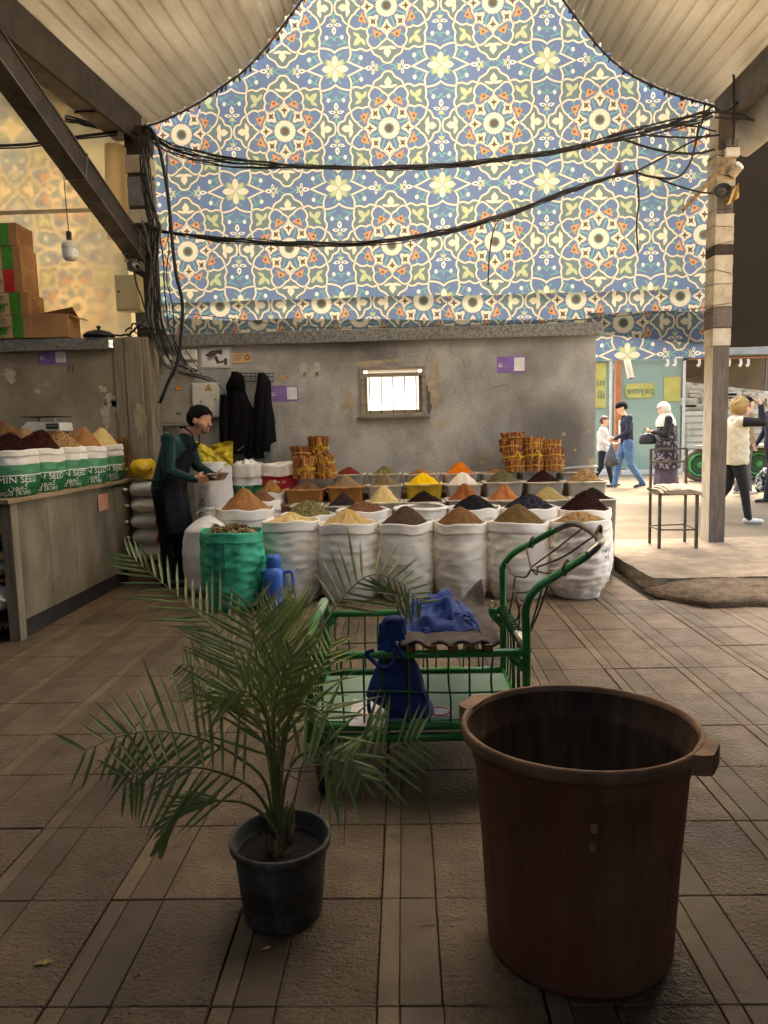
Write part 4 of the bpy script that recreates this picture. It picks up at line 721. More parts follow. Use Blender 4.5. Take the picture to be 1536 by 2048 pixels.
# ------------------------------------------------------------------ sacks, tubs and heaps
M_SACK = mat('white_woven_sack', rgb(242, 234, 220), rgb(230, 220, 202), 5, .8, .18, 260, col3=rgb(214, 200, 178), scale3=2.2, c3=(.55, .75), spec=.25)
M_SACKG = mat('grey_woven_sack', rgb(222, 216, 206), rgb(202, 194, 182), 6, .75, .2, 240, spec=.25)
M_GREENS = mat('green_woven_sack', rgb(62, 174, 134), rgb(46, 152, 114), 7, .55, .2, 200, col3=rgb(96, 194, 156), scale3=4, c3=(.55, .75), spec=.45)
M_STRIPE = mat('blue_stripe', rgb(30, 92, 110)); M_GLAB = mat('green_label', rgb(34, 112, 62), rgb(26, 94, 50), 9, .5, spec=.5); M_GLAB2 = mat('light_green_label', rgb(80, 146, 98), rgb(62, 128, 82), 9, .5, spec=.5); M_RLAB = mat('red_label', rgb(190, 34, 40), rgb(166, 26, 34), 9, .5, spec=.5); M_LTR = mat('white_lettering', rgb(236, 232, 220)); M_DLTR = mat('dark_lettering', rgb(70, 60, 56)); M_MLTR = mat('maroon_lettering', rgb(96, 36, 34))
class Sack:
    """round woven sack: surface as a function of angle and height"""
    def __init__(s, cx, cy, z0, zr, rx, ry, seed=1, base=.9, bulge=.10, sq=.0, wr=.006, lean=(0, 0), wf=26, rim=.0):
        s.__dict__.update(locals())
    def p(s, th, t, off=0.0):
        t = max(.004, min(1.0, t))
        z = s.z0 + (s.zr - s.z0) * t; c, q = math.cos(th), math.sin(th)
        k = (abs(c) ** (2 + 3 * s.sq) + abs(q) ** (2 + 3 * s.sq)) ** (-1 / (2 + 3 * s.sq)) if s.sq else 1.0
        b = s.base + (1 - s.base) * min(1, (t / .28)) ** .55 if t < .28 else 1.0
        f = b + s.bulge * max(0.0, math.sin(math.pi * min(1, t * 1.02))) ** 1.2
        fade = min(1, (1 - t) * 6) * .9 + .1
        w = s.wr * fade * (nz(math.cos(th) * 2.6 + s.seed, math.sin(th) * 2.6 + z * 3, z * s.wf) + .6 * nz(math.cos(th) * 5 + z * 5, math.sin(th) * 5, z * s.wf * 2.1 + s.seed) + 1.3 * nz(math.cos(th) * 1.4 + s.seed, math.sin(th) * 1.4, z * 3) + 1.1 * (.5 - abs(nz(math.cos(th) * 2.2 + s.seed * 2, math.sin(th) * 2.2 - z * 2.5, z * 11)) * 2.2)) + s.wr * max(0, .3 - t) * 4 * nz(th * 5, z * 6, s.seed)
        cu = .006 if t > .87 else 0.0
        ri = 1 + s.rim * nz(th * 2.5, s.seed, 4)
        return V(s.cx + (s.rx * k * f * ri + w + cu + off) * c + s.lean[0] * (t - .5), s.cy + (s.ry * k * f * ri + w + cu + off) * q + s.lean[1] * (t - .5), z + (.022 * nz(math.cos(th) * 1.6, math.sin(th) * 1.6, s.seed * 3.1) if t > .5 else 0) * t)
    def mesh(s, parent, m, nm='sack', bands=None, seg=52, rows=46, lip=.035):
        b = MB(); ts = sorted(set([i / rows for i in range(rows + 1)] + [.868, .872])); rings = [[s.p(2 * math.pi * k / seg, t) for k in range(seg)] for t in ts]
        cen = [V(s.cx + s.lean[0] * (t - .5), s.cy + s.lean[1] * (t - .5), 0) for t in ts]
        top = rings[-1]; c = cen[-1]
        rings.append([V(c.x + (p.x - c.x) * .97, c.y + (p.y - c.y) * .97, p.z + .004) for p in top]); rings.append([V(c.x + (p.x - c.x) * .94, c.y + (p.y - c.y) * .94, p.z - .004) for p in top]); rings.append([V(c.x + (p.x - c.x) * .93, c.y + (p.y - c.y) * .93, p.z - lip) for p in top])
        b.rings(rings, 0, True, False)
        if bands:
            for i in range(len(ts) - 1):
                for t0, t1, mi in bands:
                    if t0 <= (ts[i] + ts[i + 1]) / 2 < t1:
                        for k in range(seg): b.m[i * seg + k] = mi
        return b.build(nm, m, parent, smooth=True)
    def write(s, txt, size, th, t, m, parent, rot=0.0, **kw):
        vs, fs = text_flat(txt, size, **kw); r = (s.rx + s.ry) / 2; h = s.zr - s.z0; cr, sr = math.cos(rot), math.sin(rot)
        # finer outline so that the lettering follows the bulge of the cloth
        return MB().add([s.p(th + (v.x * cr - v.y * sr) / r, t + (v.x * sr + v.y * cr) / h, .004) for v in vs], fs).build('lettering', m, parent)
def heap(parent, cx, cy, z, rx, ry, h, m, seed=1, sq=0.0, rough=.008, apex=(0, 0), ridge=.012, nm='heap', pw=1.15, flat=.02):
    b = MB(); nr, ns = 18, 56; rings = []
    for i in range(nr + 1):
        r = 1 - i / nr; ring = []
        for k in range(ns):
            a = 2 * math.pi * k / ns; c, q = math.cos(a), math.sin(a); kk = (abs(c) ** (2 + 4 * sq) + abs(q) ** (2 + 4 * sq)) ** (-1 / (2 + 4 * sq)) if sq else 1.0
            kk = 1 + (kk - 1) * r
            x = cx + rx * kk * r * c + apex[0] * (1 - r); y = cy + ry * kk * r * q + apex[1] * (1 - r)
            pr = max(0.0, 1 - math.sqrt(r * r + flat * (1 - r)) ** pw * (1 + .10 * nz(c * 2.0 + seed, q * 2.0, seed) * 4 * r * (1 - r))); e = r * (1 - r) * 4
            zz = z + h * pr + rough * nz(x * 24, y * 24, seed) * (.3 + e) + rough * 2.5 * nz(x * 7, y * 7, seed) * e
            if ridge: zz -= ridge * e * abs(nz(a * 1.6 + seed, 2.2, seed)) * 1.6
            ring.append(V(x, y, zz))
        rings.append(ring)
    b.rings(rings, 0, False, True); o = b.build(nm, m, parent, smooth=True)
    def surf(r, a):
        i = min(nr - 1, int((1 - r) * nr)); k = int(a / (2 * math.pi) * ns) % ns; return rings[i][k]
    return surf, rings
def grains(parent, sf, n, size, m, seed=1, nm='grain_layer', rmax=.97, lift=.3):
    surf, rings = sf; r_ = random.Random(seed); b = MB(); nr = len(rings) - 1; ns = len(rings[0])
    for _ in range(n):
        r = math.sqrt(r_.random()) * rmax; f = (1 - r) * nr; i = min(nr - 1, int(f)); k = r_.randrange(ns); u, v = f - i, r_.random()
        p = rings[i][k].lerp(rings[i][(k + 1) % ns], v).lerp(rings[i + 1][k].lerp(rings[i + 1][(k + 1) % ns], v), u)
        M_ = Matrix.Rotation(r_.uniform(0, 6.28), 3, 'Z') @ Matrix.Rotation(r_.uniform(-.9, .9), 3, 'Y') @ Matrix.Rotation(r_.uniform(-1, 1), 3, 'X'); sx, sy, sz = [q * r_.uniform(.75, 1.25) for q in size]
        p = p + V(0, 0, sz * lift)
        b.add([p + M_ @ V(*q) for q in ((sx, 0, 0), (0, sy, 0), (-sx, 0, 0), (0, -sy, 0), (0, 0, sz), (0, 0, -sz))], [(0, 1, 4), (1, 2, 4), (2, 3, 4), (3, 0, 4), (1, 0, 5), (2, 1, 5), (3, 2, 5), (0, 3, 5)], r_.randrange(2) if isinstance(m, list) else 0)
    return tag(b.build(nm, m, parent), None, kind='stuff')
def pw_(name, c, k=.82, sc=30): return mat('spice_' + name, rgb(*c), rgb(*[int(q * k) for q in c]), sc, .95, .25, 200, spec=.1)
P_CREAM = pw_('cream', (214, 182, 118), .9); P_CREAM2 = pw_('sand', (200, 166, 104), .9); P_DARK = pw_('dark_brown', (82, 64, 48)); P_BROWN = pw_('brown', (122, 86, 50)); P_OLIVE = pw_('olive_brown', (108, 84, 48)); P_BLACK = pw_('black', (30, 28, 28)); P_ORANGE = pw_('orange', (214, 112, 16), .92); P_RUST = pw_('rust', (152, 88, 46), .88); P_RUST2 = pw_('pale_rust', (178, 106, 58), .9); P_YEL = pw_('yellow', (240, 190, 8), .94); P_WHITE = pw_('white', (226, 208, 186), .94); P_RED = pw_('brick_red', (128, 52, 34)); P_SAGE = pw_('sage', (162, 138, 84), .88); P_TAUPE = pw_('taupe', (146, 116, 82), .88); P_OLIVE2 = pw_('dull_olive', (122, 104, 68), .88); P_CINN = pw_('cinnamon', (158, 110, 66), .9); P_PLUM = pw_('plum_black', (56, 42, 42)); P_UMBER = pw_('umber', (112, 80, 56))
G_SEEDG = [pw_('green_seed', (176, 164, 112)), pw_('green_seed_dark', (128, 118, 72))]; G_PALE = [pw_('pale_seed', (214, 180, 126)), pw_('tan_seed', (172, 132, 82))]; G_RED = [pw_('red_raisin', (74, 36, 28)), pw_('dark_raisin', (50, 26, 22))]; G_BLUE = [pw_('black_raisin', (36, 32, 40)), pw_('grey_raisin', (58, 54, 62))]; G_CLOVE = [pw_('clove', (66, 44, 34)), pw_('clove_dark', (40, 28, 24))]; G_WHEAT = [pw_('wheat', (198, 150, 84)), pw_('wheat_dark', (164, 116, 60))]; G_LEAF = [pw_('bay_leaf', (196, 176, 130)), pw_('bay_leaf_dark', (150, 126, 82))]; G_REDG = [pw_('red_grain', (160, 116, 82)), pw_('red_grain_dark', (126, 84, 58))]; G_SAGE = [pw_('sage_seed', (144, 132, 88)), pw_('sage_seed_dark', (108, 98, 62))]
def spice_sack(label, xl, xr, ry_, yb, Yf, apex_y, m, gr=None, gsize=(.009, .004, .004), ng=0, seed=1, depth=.44, apx=0.0, group='front row of tall white sacks', tint=M_SACK, z0=0.0, cat='sack', name='spice_sack', ridge=.014, **kw):
    L_, R2 = at(xl, ry_, Yf), at(xr, ry_, Yf); rx = (R2.x - L_.x) / 2 * 1.045 - .004; cx = (L_.x + R2.x) / 2 * 1.03; ryy = depth / 2; cy = Yf + ryy; zr = at((xl + xr) / 2, ry_, Yf).z
    t_ = thing(name, (cx, cy, z0), label, cat, group); s = Sack(cx, cy, z0, zr, rx, ryy, seed=seed, **kw); s.mesh(t_, tint)
    ap = at((xl + xr) / 2, apex_y, cy).z; tx = s.lean[0] * .5
    sf = heap(t_, cx + tx, cy + s.lean[1] * .5, zr - .028, rx * .955, ryy * .955, max(.03, ap - zr + .028), m if not isinstance(m, list) else m[1], seed=seed, apex=(apx, 0), ridge=ridge)
    if gr: grains(t_, sf, ng, gsize, gr, seed)
    return t_, s
F1 = 'front row of tall white sacks'
t1, s1 = spice_sack('white sack of smooth cream powder beside the blue thermos', 525, 637, 1046, 1213, 6.0, 1020, P_CREAM, seed=1, base=.88, ridge=.03); s1.write('PLAIT GI', .03, R_(-62), .42, M_DLTR, t1)
t2, s2 = spice_sack('white sack of lumpy cream powder, second in the front row', 638, 755, 1051, 1210, 5.94, 1014, P_CREAM2, seed=2, base=.82, bulge=.10, ridge=.045)
t3, s3 = spice_sack('white sack of dark brown powder with faint print on its front', 757, 866, 1049, 1207, 5.93, 1007, P_DARK, seed=3, base=.86); s3.write('GUARD, DAN JOY', .032, R_(-112), .47, M_DLTR, t3, rot=.12); s3.write('J/5', .05, R_(-88), .38, M_DLTR, t3)
t4, s4 = spice_sack('white sack of mid brown powder standing fourth in the front row', 868, 974, 1049, 1202, 5.92, 1009, P_BROWN, seed=4, base=.9)
t5, s5 = spice_sack('white sack of olive brown powder behind the cart handle', 977, 1097, 1048, 1198, 5.9, 1003, P_OLIVE, seed=5, base=.84, bulge=.11); 
t6, s6 = spice_sack('crumpled white sack of pale seeds at the right end of the front row', 1101, 1216, 1046, 1202, 5.86, 1021, G_PALE, G_PALE, (.012, .006, .005), 700, seed=6, base=.74, bulge=.08, wr=.014, wf=34, lean=(.03, 0)); s6.write('NAVOI', .04, R_(-40), .62, M_DLTR, t6); s6.write('RK 50', .035, R_(-38), .54, M_DLTR, t6)
F2 = 'second row of white sacks'
spice_sack('sack heaped with pale green melon seeds behind the cream powders', 560, 672, 1034, 1213, 6.46, 998, G_SEEDG, G_SEEDG, (.013, .006, .004), 750, seed=11, group=F2)
spice_sack('sack of reddish grain behind the lumpy cream powder', 672, 782, 1024, 1213, 6.45, 1000, G_REDG, G_REDG, (.005, .004, .004), 900, seed=12, group=F2)
t7 = thing('rolled_sack', at(843, 1015, 6.45), 'nearly empty white sack with its rim rolled down, behind the dark powder', 'sack', F2); c = at(843, 1018, 6.45); s7 = Sack(c.x, 6.66, 0, c.z, .235, .21, seed=13, rim=.04); s7.mesh(t7, M_SACK, lip=.12)
MB().rings([[V(s7.p(a, 1).x + math.cos(a) * .02 * math.cos(q), s7.p(a, 1).y + math.sin(a) * .02 * math.cos(q), s7.p(a, 1).z + .018 * math.sin(q) - .01) for q in [i * math.pi / 4 for i in range(8)]] for a in [k * 2 * math.pi / 40 for k in range(41)]], cap0=False, cap1=False).build('rolled_rim', M_SACK, t7, smooth=True); heap(t7, c.x, 6.66, c.z - .12, .21, .19, .03, P_UMBER, seed=3)
spice_sack('sack of jet black powder behind the mid brown powder', 896, 1000, 1020, 1213, 6.44, 985, P_BLACK, seed=14, group=F2)
spice_sack('sack of glossy black raisins behind the olive brown powder', 1001, 1115, 1019, 1213, 6.43, 984, G_BLUE, G_BLUE, (.009, .006, .005), 900, seed=15, group=F2)
spice_sack('sack of dark red raisins at the right end of the second row', 1117, 1222, 1021, 1213, 6.42, 977, G_RED, G_RED, (.010, .007, .006), 900, seed=16, group=F2, apx=.02)
# stepped stand under the tubs
stn = thing('display_stand', (.3, 7.4, 0), 'low stepped wooden stand carrying the rows of spice tubs', 'stand')
for (y0, y1, z) in [(6.86, 7.2, .583), (7.24, 7.57, .722), (7.6, 7.96, .80)]:
    for k in range(3): w_ = (y1 - y0) / 3; MB().box((-1.45, y0 + k * w_ + .003, z - .025), (1.78 if z < .7 else 2.08, y0 + (k + 1) * w_ - .003, z)).build('plank', M_WOOD2, stn)
    MB().box((-1.45, y0 + .01, 0), (1.78 if z < .7 else 2.08, y0 + .03, z - .026)).build('front_board', M_WOOD, stn)
    for x in (-1.42, .3, 1.74): MB().box((x, y1 - .05, 0), (x + .04, y1 - .01, z - .026)).build('leg', M_WOOD, stn)
def tub_mat(name, c, alpha):
    m = bpy.data.materials.new(name); m.use_nodes = True; N = m.node_tree.nodes; L = m.node_tree.links; b = N['Principled BSDF']; b.inputs['Base Color'].default_value = (*rgb(*c), 1); b.inputs['Roughness'].default_value = .28
    g = N.new('ShaderNodeNewGeometry'); n = N.new('ShaderNodeTexNoise'); n.inputs['Scale'].default_value = 9; L.new(g.outputs['Position'], n.inputs['Vector']); mr = N.new('ShaderNodeMapRange'); mr.inputs[3].default_value = alpha - .12; mr.inputs[4].default_value = alpha + .12; L.new(n.outputs[0], mr.inputs[0])
    t = N.new('ShaderNodeBsdfTransparent'); ms = N.new('ShaderNodeMixShader'); L.new(mr.outputs[0], ms.inputs[0]); L.new(b.outputs[0], ms.inputs[1]); L.new(t.outputs[0], ms.inputs[2]); L.new(ms.outputs[0], N['Material Output'].inputs[0]); return m
M_TUBC = tub_mat('clear_tub', (214, 206, 188), .42); M_TUBA = tub_mat('amber_tub', (196, 134, 62), .3); M_RIM = mat('tub_rim', rgb(216, 204, 178), rgb(190, 176, 148), 12, .4); M_RIMA = mat('amber_rim', rgb(206, 152, 88), rgb(182, 126, 66), 12, .4)
def tub(label, xl, xr, ry_, Yf, apex_y, m, gr=None, gsize=(.006, .004, .004), ng=0, seed=1, depth=.33, h=.175, tm=None, rm=None, group='tubs of the middle row', ridge=.012, hw=None, name='spice_tub', pw=1.15, apx=0):
    tm = tm or M_TUBC; rm = rm or M_RIM; L_, R2 = at(xl, ry_, Yf), at(xr, ry_, Yf); x0, x1, zr = L_.x + .008, R2.x - .008, (L_.z + R2.z) / 2; y0, y1 = Yf, Yf + depth; z0 = zr - h; cx, cy = (x0 + x1) / 2, (y0 + y1) / 2; t_ = thing(name, (cx, cy, z0), label, 'tub', group)
    def rr(ins, z, n=5, rad=.035):
        P = []
        for (sx, sy, a0) in ((1, -1, -90), (1, 1, 0), (-1, 1, 90), (-1, -1, 180)):
            ccx = cx + sx * ((x1 - x0) / 2 - rad - ins); ccy = cy + sy * (depth / 2 - rad - ins)
            P += [V(ccx + rad * math.cos(R_(a0 + 90 * i / n)), ccy + rad * math.sin(R_(a0 + 90 * i / n)), z) for i in range(n + 1)]
        return P
    MB().rings([rr(.03, z0), rr(.022, z0 + .02), rr(.006, zr - .012)], cap1=False).build('tub_wall', tm, t_, smooth=False)
    MB().rings([rr(.004, zr - .014), rr(-.008, zr - .012), rr(-.009, zr - .002), rr(-.002, zr), rr(.012, zr), rr(.014, zr - .02)], cap0=False, cap1=False).build('rim', rm, t_)
    MB().box((cx - .045, y0 - .022, zr - .02), (cx + .045, y0 - .006, zr - .002), bevel=.003).build('grip', rm, t_)
    mm = m[1] if isinstance(m, list) else m
    MB().rings([rr(.036, z0 + .006), rr(.03, z0 + .03), rr(.014, zr - .025)], cap0=True, cap1=False).build('filling', mm, t_)
    ap = at((xl + xr) / 2, apex_y, cy).z; sf = heap(t_, cx, cy, zr - .028, (x1 - x0) / 2 - .014, depth / 2 - .014, max(.02, ap - zr + .028), mm, seed=seed, sq=.55, ridge=ridge, pw=pw, apex=(apx, 0))
    if gr: grains(t_, sf, ng, gsize, gr, seed)
    return t_
T3, T4, T5 = 'lowest row of spice tubs', 'middle row of spice tubs', 'highest row of spice tubs'
tub('tub of grey brown powder behind the melon seeds', 578, 643, 1012, 6.87, 996, P_UMBER, seed=21, group=T3); tub('tub of plum black peppercorns behind the melon seeds', 646, 720, 1012, 6.87, 983, P_PLUM, [P_PLUM, P_UMBER], (.004, .004, .004), 700, seed=22, group=T3)
tub('tub of pale cream powder rising in a sharp cone', 728, 806, 1005, 6.86, 967, P_CREAM, seed=23, group=T3, ridge=.03); tub('tub of dark cloves behind the rolled empty sack', 808, 891, 1004, 6.86, 980, G_CLOVE, G_CLOVE, (.013, .004, .004), 700, seed=24, group=T3)
tub('tub of rust orange powder left of its paler twin', 892, 972, 1000, 6.85, 962, P_RUST, seed=25, group=T3, ridge=.03, apx=.0); tub('tub of paler orange powder right of the rust one', 974, 1052, 1000, 6.85, 964, P_RUST2, seed=26, group=T3, ridge=.035); tub('tub of sage green powder behind the black raisins', 1056, 1150, 1000, 6.85, 969, P_SAGE, seed=27, group=T3, ridge=.02)
tub('tall grey bin of black seeds at the right end of the display', 1152, 1238, 999, 6.84, 972, G_CLOVE, G_CLOVE, (.006, .004, .004), 500, seed=28, h=.70, tm=tub_mat('smoky_bin', (128, 120, 106), .12), group=T3, depth=.36, name='tall_bin')
tub('amber tub of brown powder nearest the red label sack', 567, 649, 979, 7.26, 960, P_UMBER, seed=31, tm=M_TUBA, rm=M_RIMA, group=T4, depth=.3); tub('amber tub of taupe powder beside the cinnamon bundles', 651, 729, 974, 7.26, 948, P_TAUPE, seed=32, tm=M_TUBA, rm=M_RIMA, group=T4, depth=.3)
tub('tub of dull olive powder left of the bright yellow one', 731, 806, 971, 7.26, 945, P_OLIVE2, seed=33, group=T4, depth=.3); tub('tub of bright yellow powder in the middle of the display', 809, 887, 968, 7.25, 942, P_YEL, seed=34, group=T4, depth=.3, tm=tub_mat('yellow_tub', (222, 186, 60), .35), rm=mat('yellow_rim', rgb(226, 204, 120), rgb(206, 180, 90), 12, .4))
tub('tub of white powder beside the bright yellow one', 890, 966, 969, 7.25, 941, P_WHITE, seed=35, group=T4, depth=.3); tub('tub of sage green seeds right of the white powder', 968, 1050, 964, 7.25, 936, G_SAGE, G_SAGE, (.005, .003, .003), 900, seed=36, group=T4, depth=.3)
tub('tub of dark brown berries below the right cinnamon bundles', 1052, 1132, 964, 7.25, 937, G_RED, G_RED, (.008, .006, .006), 700, seed=37, group=T4, depth=.3); tub('tub of pale seed pods at the right end of the middle row', 1134, 1219, 963, 7.25, 934, G_PALE, G_PALE, (.017, .006, .006), 420, seed=38, group=T4, depth=.3)
tub('tub of brick red powder right of the left cinnamon bundles', 662, 730, 949, 7.62, 931, P_RED, seed=41, group=T5, depth=.3); tub('tub of pale green seeds in the highest row', 734, 803, 948, 7.62, 930, G_SEEDG, G_SEEDG, (.007, .004, .003), 700, seed=42, group=T5, depth=.3); tub('tub of cinnamon brown powder left of the bright orange one', 807, 881, 948, 7.62, 935, P_CINN, seed=43, group=T5, depth=.3)
tub('tub of bright orange powder in the highest row', 884, 958, 947, 7.62, 921, P_ORANGE, seed=44, group=T5, depth=.3); tub('tub of taupe powder in front of the right cinnamon bundles', 961, 1036, 946, 7.62, 936, P_CINN, seed=45, group=T5, depth=.3); tub('nearly empty tub under the right cinnamon bundles', 1039, 1116, 945, 7.62, 944, P_DARK, seed=46, group=T5, depth=.3); tub('half covered clear tub at the right end of the highest row', 1119, 1197, 944, 7.62, 945, P_UMBER, seed=47, group=T5, depth=.3)
lid = MB().sheet([at(1118, 939, 7.64), at(1196, 934, 7.64), at(1192, 930, 7.95), at(1120, 936, 7.95)], (0, 0, 1), .006); tag(lid.build('tub_lid', M_TUBC), 'clear plastic lid lying askew on the rightmost tub', 'lid')
# cinnamon bundles
M_CIN = [mat('cinnamon_stick', rgb(178, 118, 58), rgb(146, 90, 42), 30, .85, .2, 60), mat('cinnamon_stick_pale', rgb(198, 140, 74), rgb(170, 112, 56), 30, .85), mat('cinnamon_stick_dark', rgb(138, 84, 40), rgb(110, 64, 30), 30, .85)]; M_CELLO = mat('yellow_tie', rgb(218, 176, 52), rgb(190, 146, 30), 20, .35)
def bundle(label, px, py_top, py_bot, w, Y, seed, group, tie=True):
    r_ = random.Random(seed); c0 = at(px, py_bot, Y); c1 = at(px, py_top, Y); R0 = w / 2 * Y / F_PX; t_ = thing('cinnamon_bundle', c0, label, 'cinnamon', group); b = MB(); H_ = c1.z - c0.z; tilt = r_.uniform(-.06, .06)
    def stick(x, y, lean, rad, mi):
        z1 = H_ + r_.uniform(-.012, .012); b.tube([c0 + V(x, y, .0), c0 + V(x * .93 + lean * .4, y * .93, H_ * .5), c0 + V(x * 1.04 + lean + tilt * H_, y * 1.04, z1)], rad, 5, mi)
    for k in range(64):
        a = r_.uniform(0, 6.283); q = math.sqrt(r_.random()); q = q if k > 34 else r_.uniform(.9, 1)
        if k <= 34: a = 2 * math.pi * k / 35
        stick(math.cos(a) * R0 * q, math.sin(a) * R0 * q * .8, r_.uniform(-.014, .014), r_.uniform(.008, .013), r_.randrange(3))
    tag(b.build('sticks', M_CIN, t_), None, kind='stuff')
    for f in ((.5,) if not tie else (.42, .5)): MB().tube([c0 + V(math.cos(a) * R0 * 1.04 + tilt * H_ * f, math.sin(a) * R0 * .86, H_ * f + .006 * math.sin(a * 3)) for a in [i * math.pi / 10 for i in range(21)]], .005, 5).build('tie', M_CELLO, t_)
    if tie:
        for sgn in (-1, 1): MB().tube(crom([c0 + V(0, -R0 * .88, H_ * .46), c0 + V(sgn * .03, -R0 * .95, H_ * .46 + .035 * (sgn + .4)), c0 + V(sgn * .055, -R0 * .93, H_ * .46 - .02), c0 + V(sgn * .03, -R0 * .92, H_ * .2)], 5), .009, 5, flat=.4).build('bow', M_CELLO, t_)
    return t_
GL = 'cinnamon bundles stacked on the left'; GR_ = 'cinnamon bundles stacked on the right'
for lab, px, yt, yb, w_, Y, tie in [('cinnamon bundle at the top of the left stack', 638, 873, 915, 38, 7.66, True), ('cinnamon bundle at the upper left of the left stack', 604, 893, 918, 40, 7.62, False), ('cinnamon bundle with a yellow bow at the lower left of the left stack', 609, 914, 957, 42, 7.5, True), ('cinnamon bundle below the topmost one in the left stack', 649, 911, 935, 38, 7.58, True), ('cinnamon bundle at the lower right of the left stack', 652, 930, 957, 40, 7.52, True)]: bundle(lab, px, yt, yb, w_, Y, int(px * 3 + yt), GL, tie)
for lab, px, yt, yb, w_, Y, tie in [('cinnamon bundle lying highest in the right stack', 1026, 866, 884, 44, 7.8, False), ('cinnamon bundle at the upper left of the right stack', 1022, 880, 904, 42, 7.7, False), ('cinnamon bundle at the upper middle of the right stack', 1065, 875, 898, 40, 7.72, False), ('cinnamon bundle at the upper right of the right stack', 1102, 880, 899, 36, 7.74, False), ('cinnamon bundle at the middle left of the right stack', 1027, 902, 923, 42, 7.66, True), ('cinnamon bundle with a tied loop at the centre of the right stack', 1066, 898, 920, 38, 7.66, True), ('cinnamon bundle at the middle right of the right stack', 1105, 898, 921, 42, 7.68, False), ('cinnamon bundle at the lower left of the right stack', 1031, 921, 943, 36, 7.64, False), ('cinnamon bundle at the lower middle of the right stack', 1067, 919, 942, 38, 7.64, False), ('cinnamon bundle at the lower right of the right stack', 1107, 919, 941, 40, 7.66, False)]: bundle(lab, px, yt, yb, w_, Y, int(px * 3 + yt), GR_, tie)
# sacks round the seller
F3 = 'sacks clustered by the seller'
tb, sbk = spice_sack('white sack with a tall cone of brown powder beside the seller', 433, 546, 1022, 1190, 6.45, 971, P_CINN, seed=51, group=F3, depth=.46)
spice_sack('small white sack of red grain behind the brown powder cone', 492, 561, 1003, 1190, 6.9, 976, G_REDG, G_REDG, (.004, .003, .003), 600, seed=52, group=F3, depth=.34); spice_sack('small white sack of wheat grain below the red label sack', 515, 574, 987, 1190, 7.25, 957, G_WHEAT, G_WHEAT, (.006, .003, .003), 600, seed=53, group=F3, depth=.3, tint=M_SACKG)
tg = thing('green_sack', at(462, 1228, 5.66), 'shiny green sack full of dried bay leaves in front of the display', 'sack'); L_, R2 = at(401, 1068, 5.68), at(524, 1068, 5.68); c = (L_ + R2) / 2; sg_ = Sack(c.x * 1.035, 5.9, 0, c.z - .0, (R2.x - L_.x) / 2 * 1.0, .235, seed=55, base=.74, bulge=.05, wr=.012, wf=20, rim=.04); sg_.mesh(tg, M_GREENS)
for th in (-112, -108, -97, -93): MB().rings([[sg_.p(R_(th) + q, t / 40, .003) for q in (-.008, .008)] for t in range(2, 36)], closed=False).build('woven_stripe', M_STRIPE, tg)
sf = heap(tg, sg_.cx, sg_.cy, c.z - .05, .23, .215, .085, G_LEAF[1], seed=8, rough=.02, pw=2.0); surf, rings = sf; r_ = random.Random(4); b = MB()
for _ in range(210):
    k = r_.randrange(56); i = r_.randrange(1, 17); p = rings[i][k] + V(0, 0, .012); M_ = Matrix.Rotation(r_.uniform(0, 6.28), 3, 'Z') @ Matrix.Rotation(r_.uniform(-.7, .7), 3, 'X') @ Matrix.Rotation(r_.uniform(-.6, .6), 3, 'Y'); l, w_ = r_.uniform(.03, .05), r_.uniform(.010, .016)
    b.add([p + M_ @ V(*q) for q in ((-l, 0, 0), (-l * .3, w_, .004), (l * .4, w_ * .9, .004), (l, 0, -.002), (l * .4, -w_ * .9, .006), (-l * .3, -w_, .006), (0, 0, -.004))], [(0, 1, 6), (1, 2, 6), (2, 3, 6), (3, 4, 6), (4, 5, 6), (5, 0, 6)], r_.randrange(2))
tag(b.build('bay_leaves', G_LEAF, tg), None, kind='stuff')
tt = thing('tied_sack', at(400, 1200, 6.2), 'pale grey sack tied shut at the neck, beside the green sack', 'sack'); c = at(402, 1200, 6.2); b = MB(); rings = []; cx, cy = c.x - .01, 6.42; zt = at(418, 1016, 6.4).z
for q in range(50):
    f = q / 49; z = zt * f; r = .205 * (min(1, f / .12) ** .4) * (1 + .06 * math.sin(f * 4)) if f < .74 else .205 * 1.05 * max(.11, (1 - ((f - .74) / .2) ** 1.3) if f < .94 else .12 + (f - .94) * 4)
    rings.append([V(cx + (r + .010 * nz(a * 1.5, z * 9) + (.018 * nz(math.cos(a) * 5, math.sin(a) * 5, f * 1.5) if f > .6 else 0)) * math.cos(a) * .88 + .05 * max(0, f - .5) * 2, cy + (r + .010 * nz(a * 1.5, z * 9)) * math.sin(a), z + .015 * nz(a * 3, 1) * f) for a in [2 * math.pi * k / 40 for k in range(40)]])
b.rings(rings); b.build('sack', M_SACKG, tt, smooth=True); kz = rings[46]; kc = sum(kz, Vector((0, 0, 0))) / len(kz); MB().tube([kc + V(.036 * math.cos(i * .7), .036 * math.sin(i * .7), .003 * i - .02) for i in range(14)], .008, 6).build('tie', M_WHITE, tt)
MB().tube([kc + V(.0, -.02, .01), kc + V(-.05, -.05, .03), kc + V(-.08, -.05, .0)], .011, 6, flat=.4).build('knot_end', M_SACKG, tt); MB().rings([[Vector(rings[i][31]) + V(-.004, -.006, 0), Vector(rings[i][30]) * .35 + Vector(rings[i][31]) * .65 + V(.0, -.006, 0)] for i in range(3, 40)], closed=False).build('woven_stripe', mat('grey_stripe', rgb(110, 112, 112)), tt)
tr_, s_ = spice_sack('large grey white sack with maroon lettering behind the seller\'s hands', 392, 461, 925, 1190, 7.12, 929, P_WHITE, seed=57, group=F3, depth=.4, tint=M_SACKG, wr=.005); s_.write('PROTEIN', .10, R_(-116), .52, M_MLTR, tr_, rot=math.pi / 2)
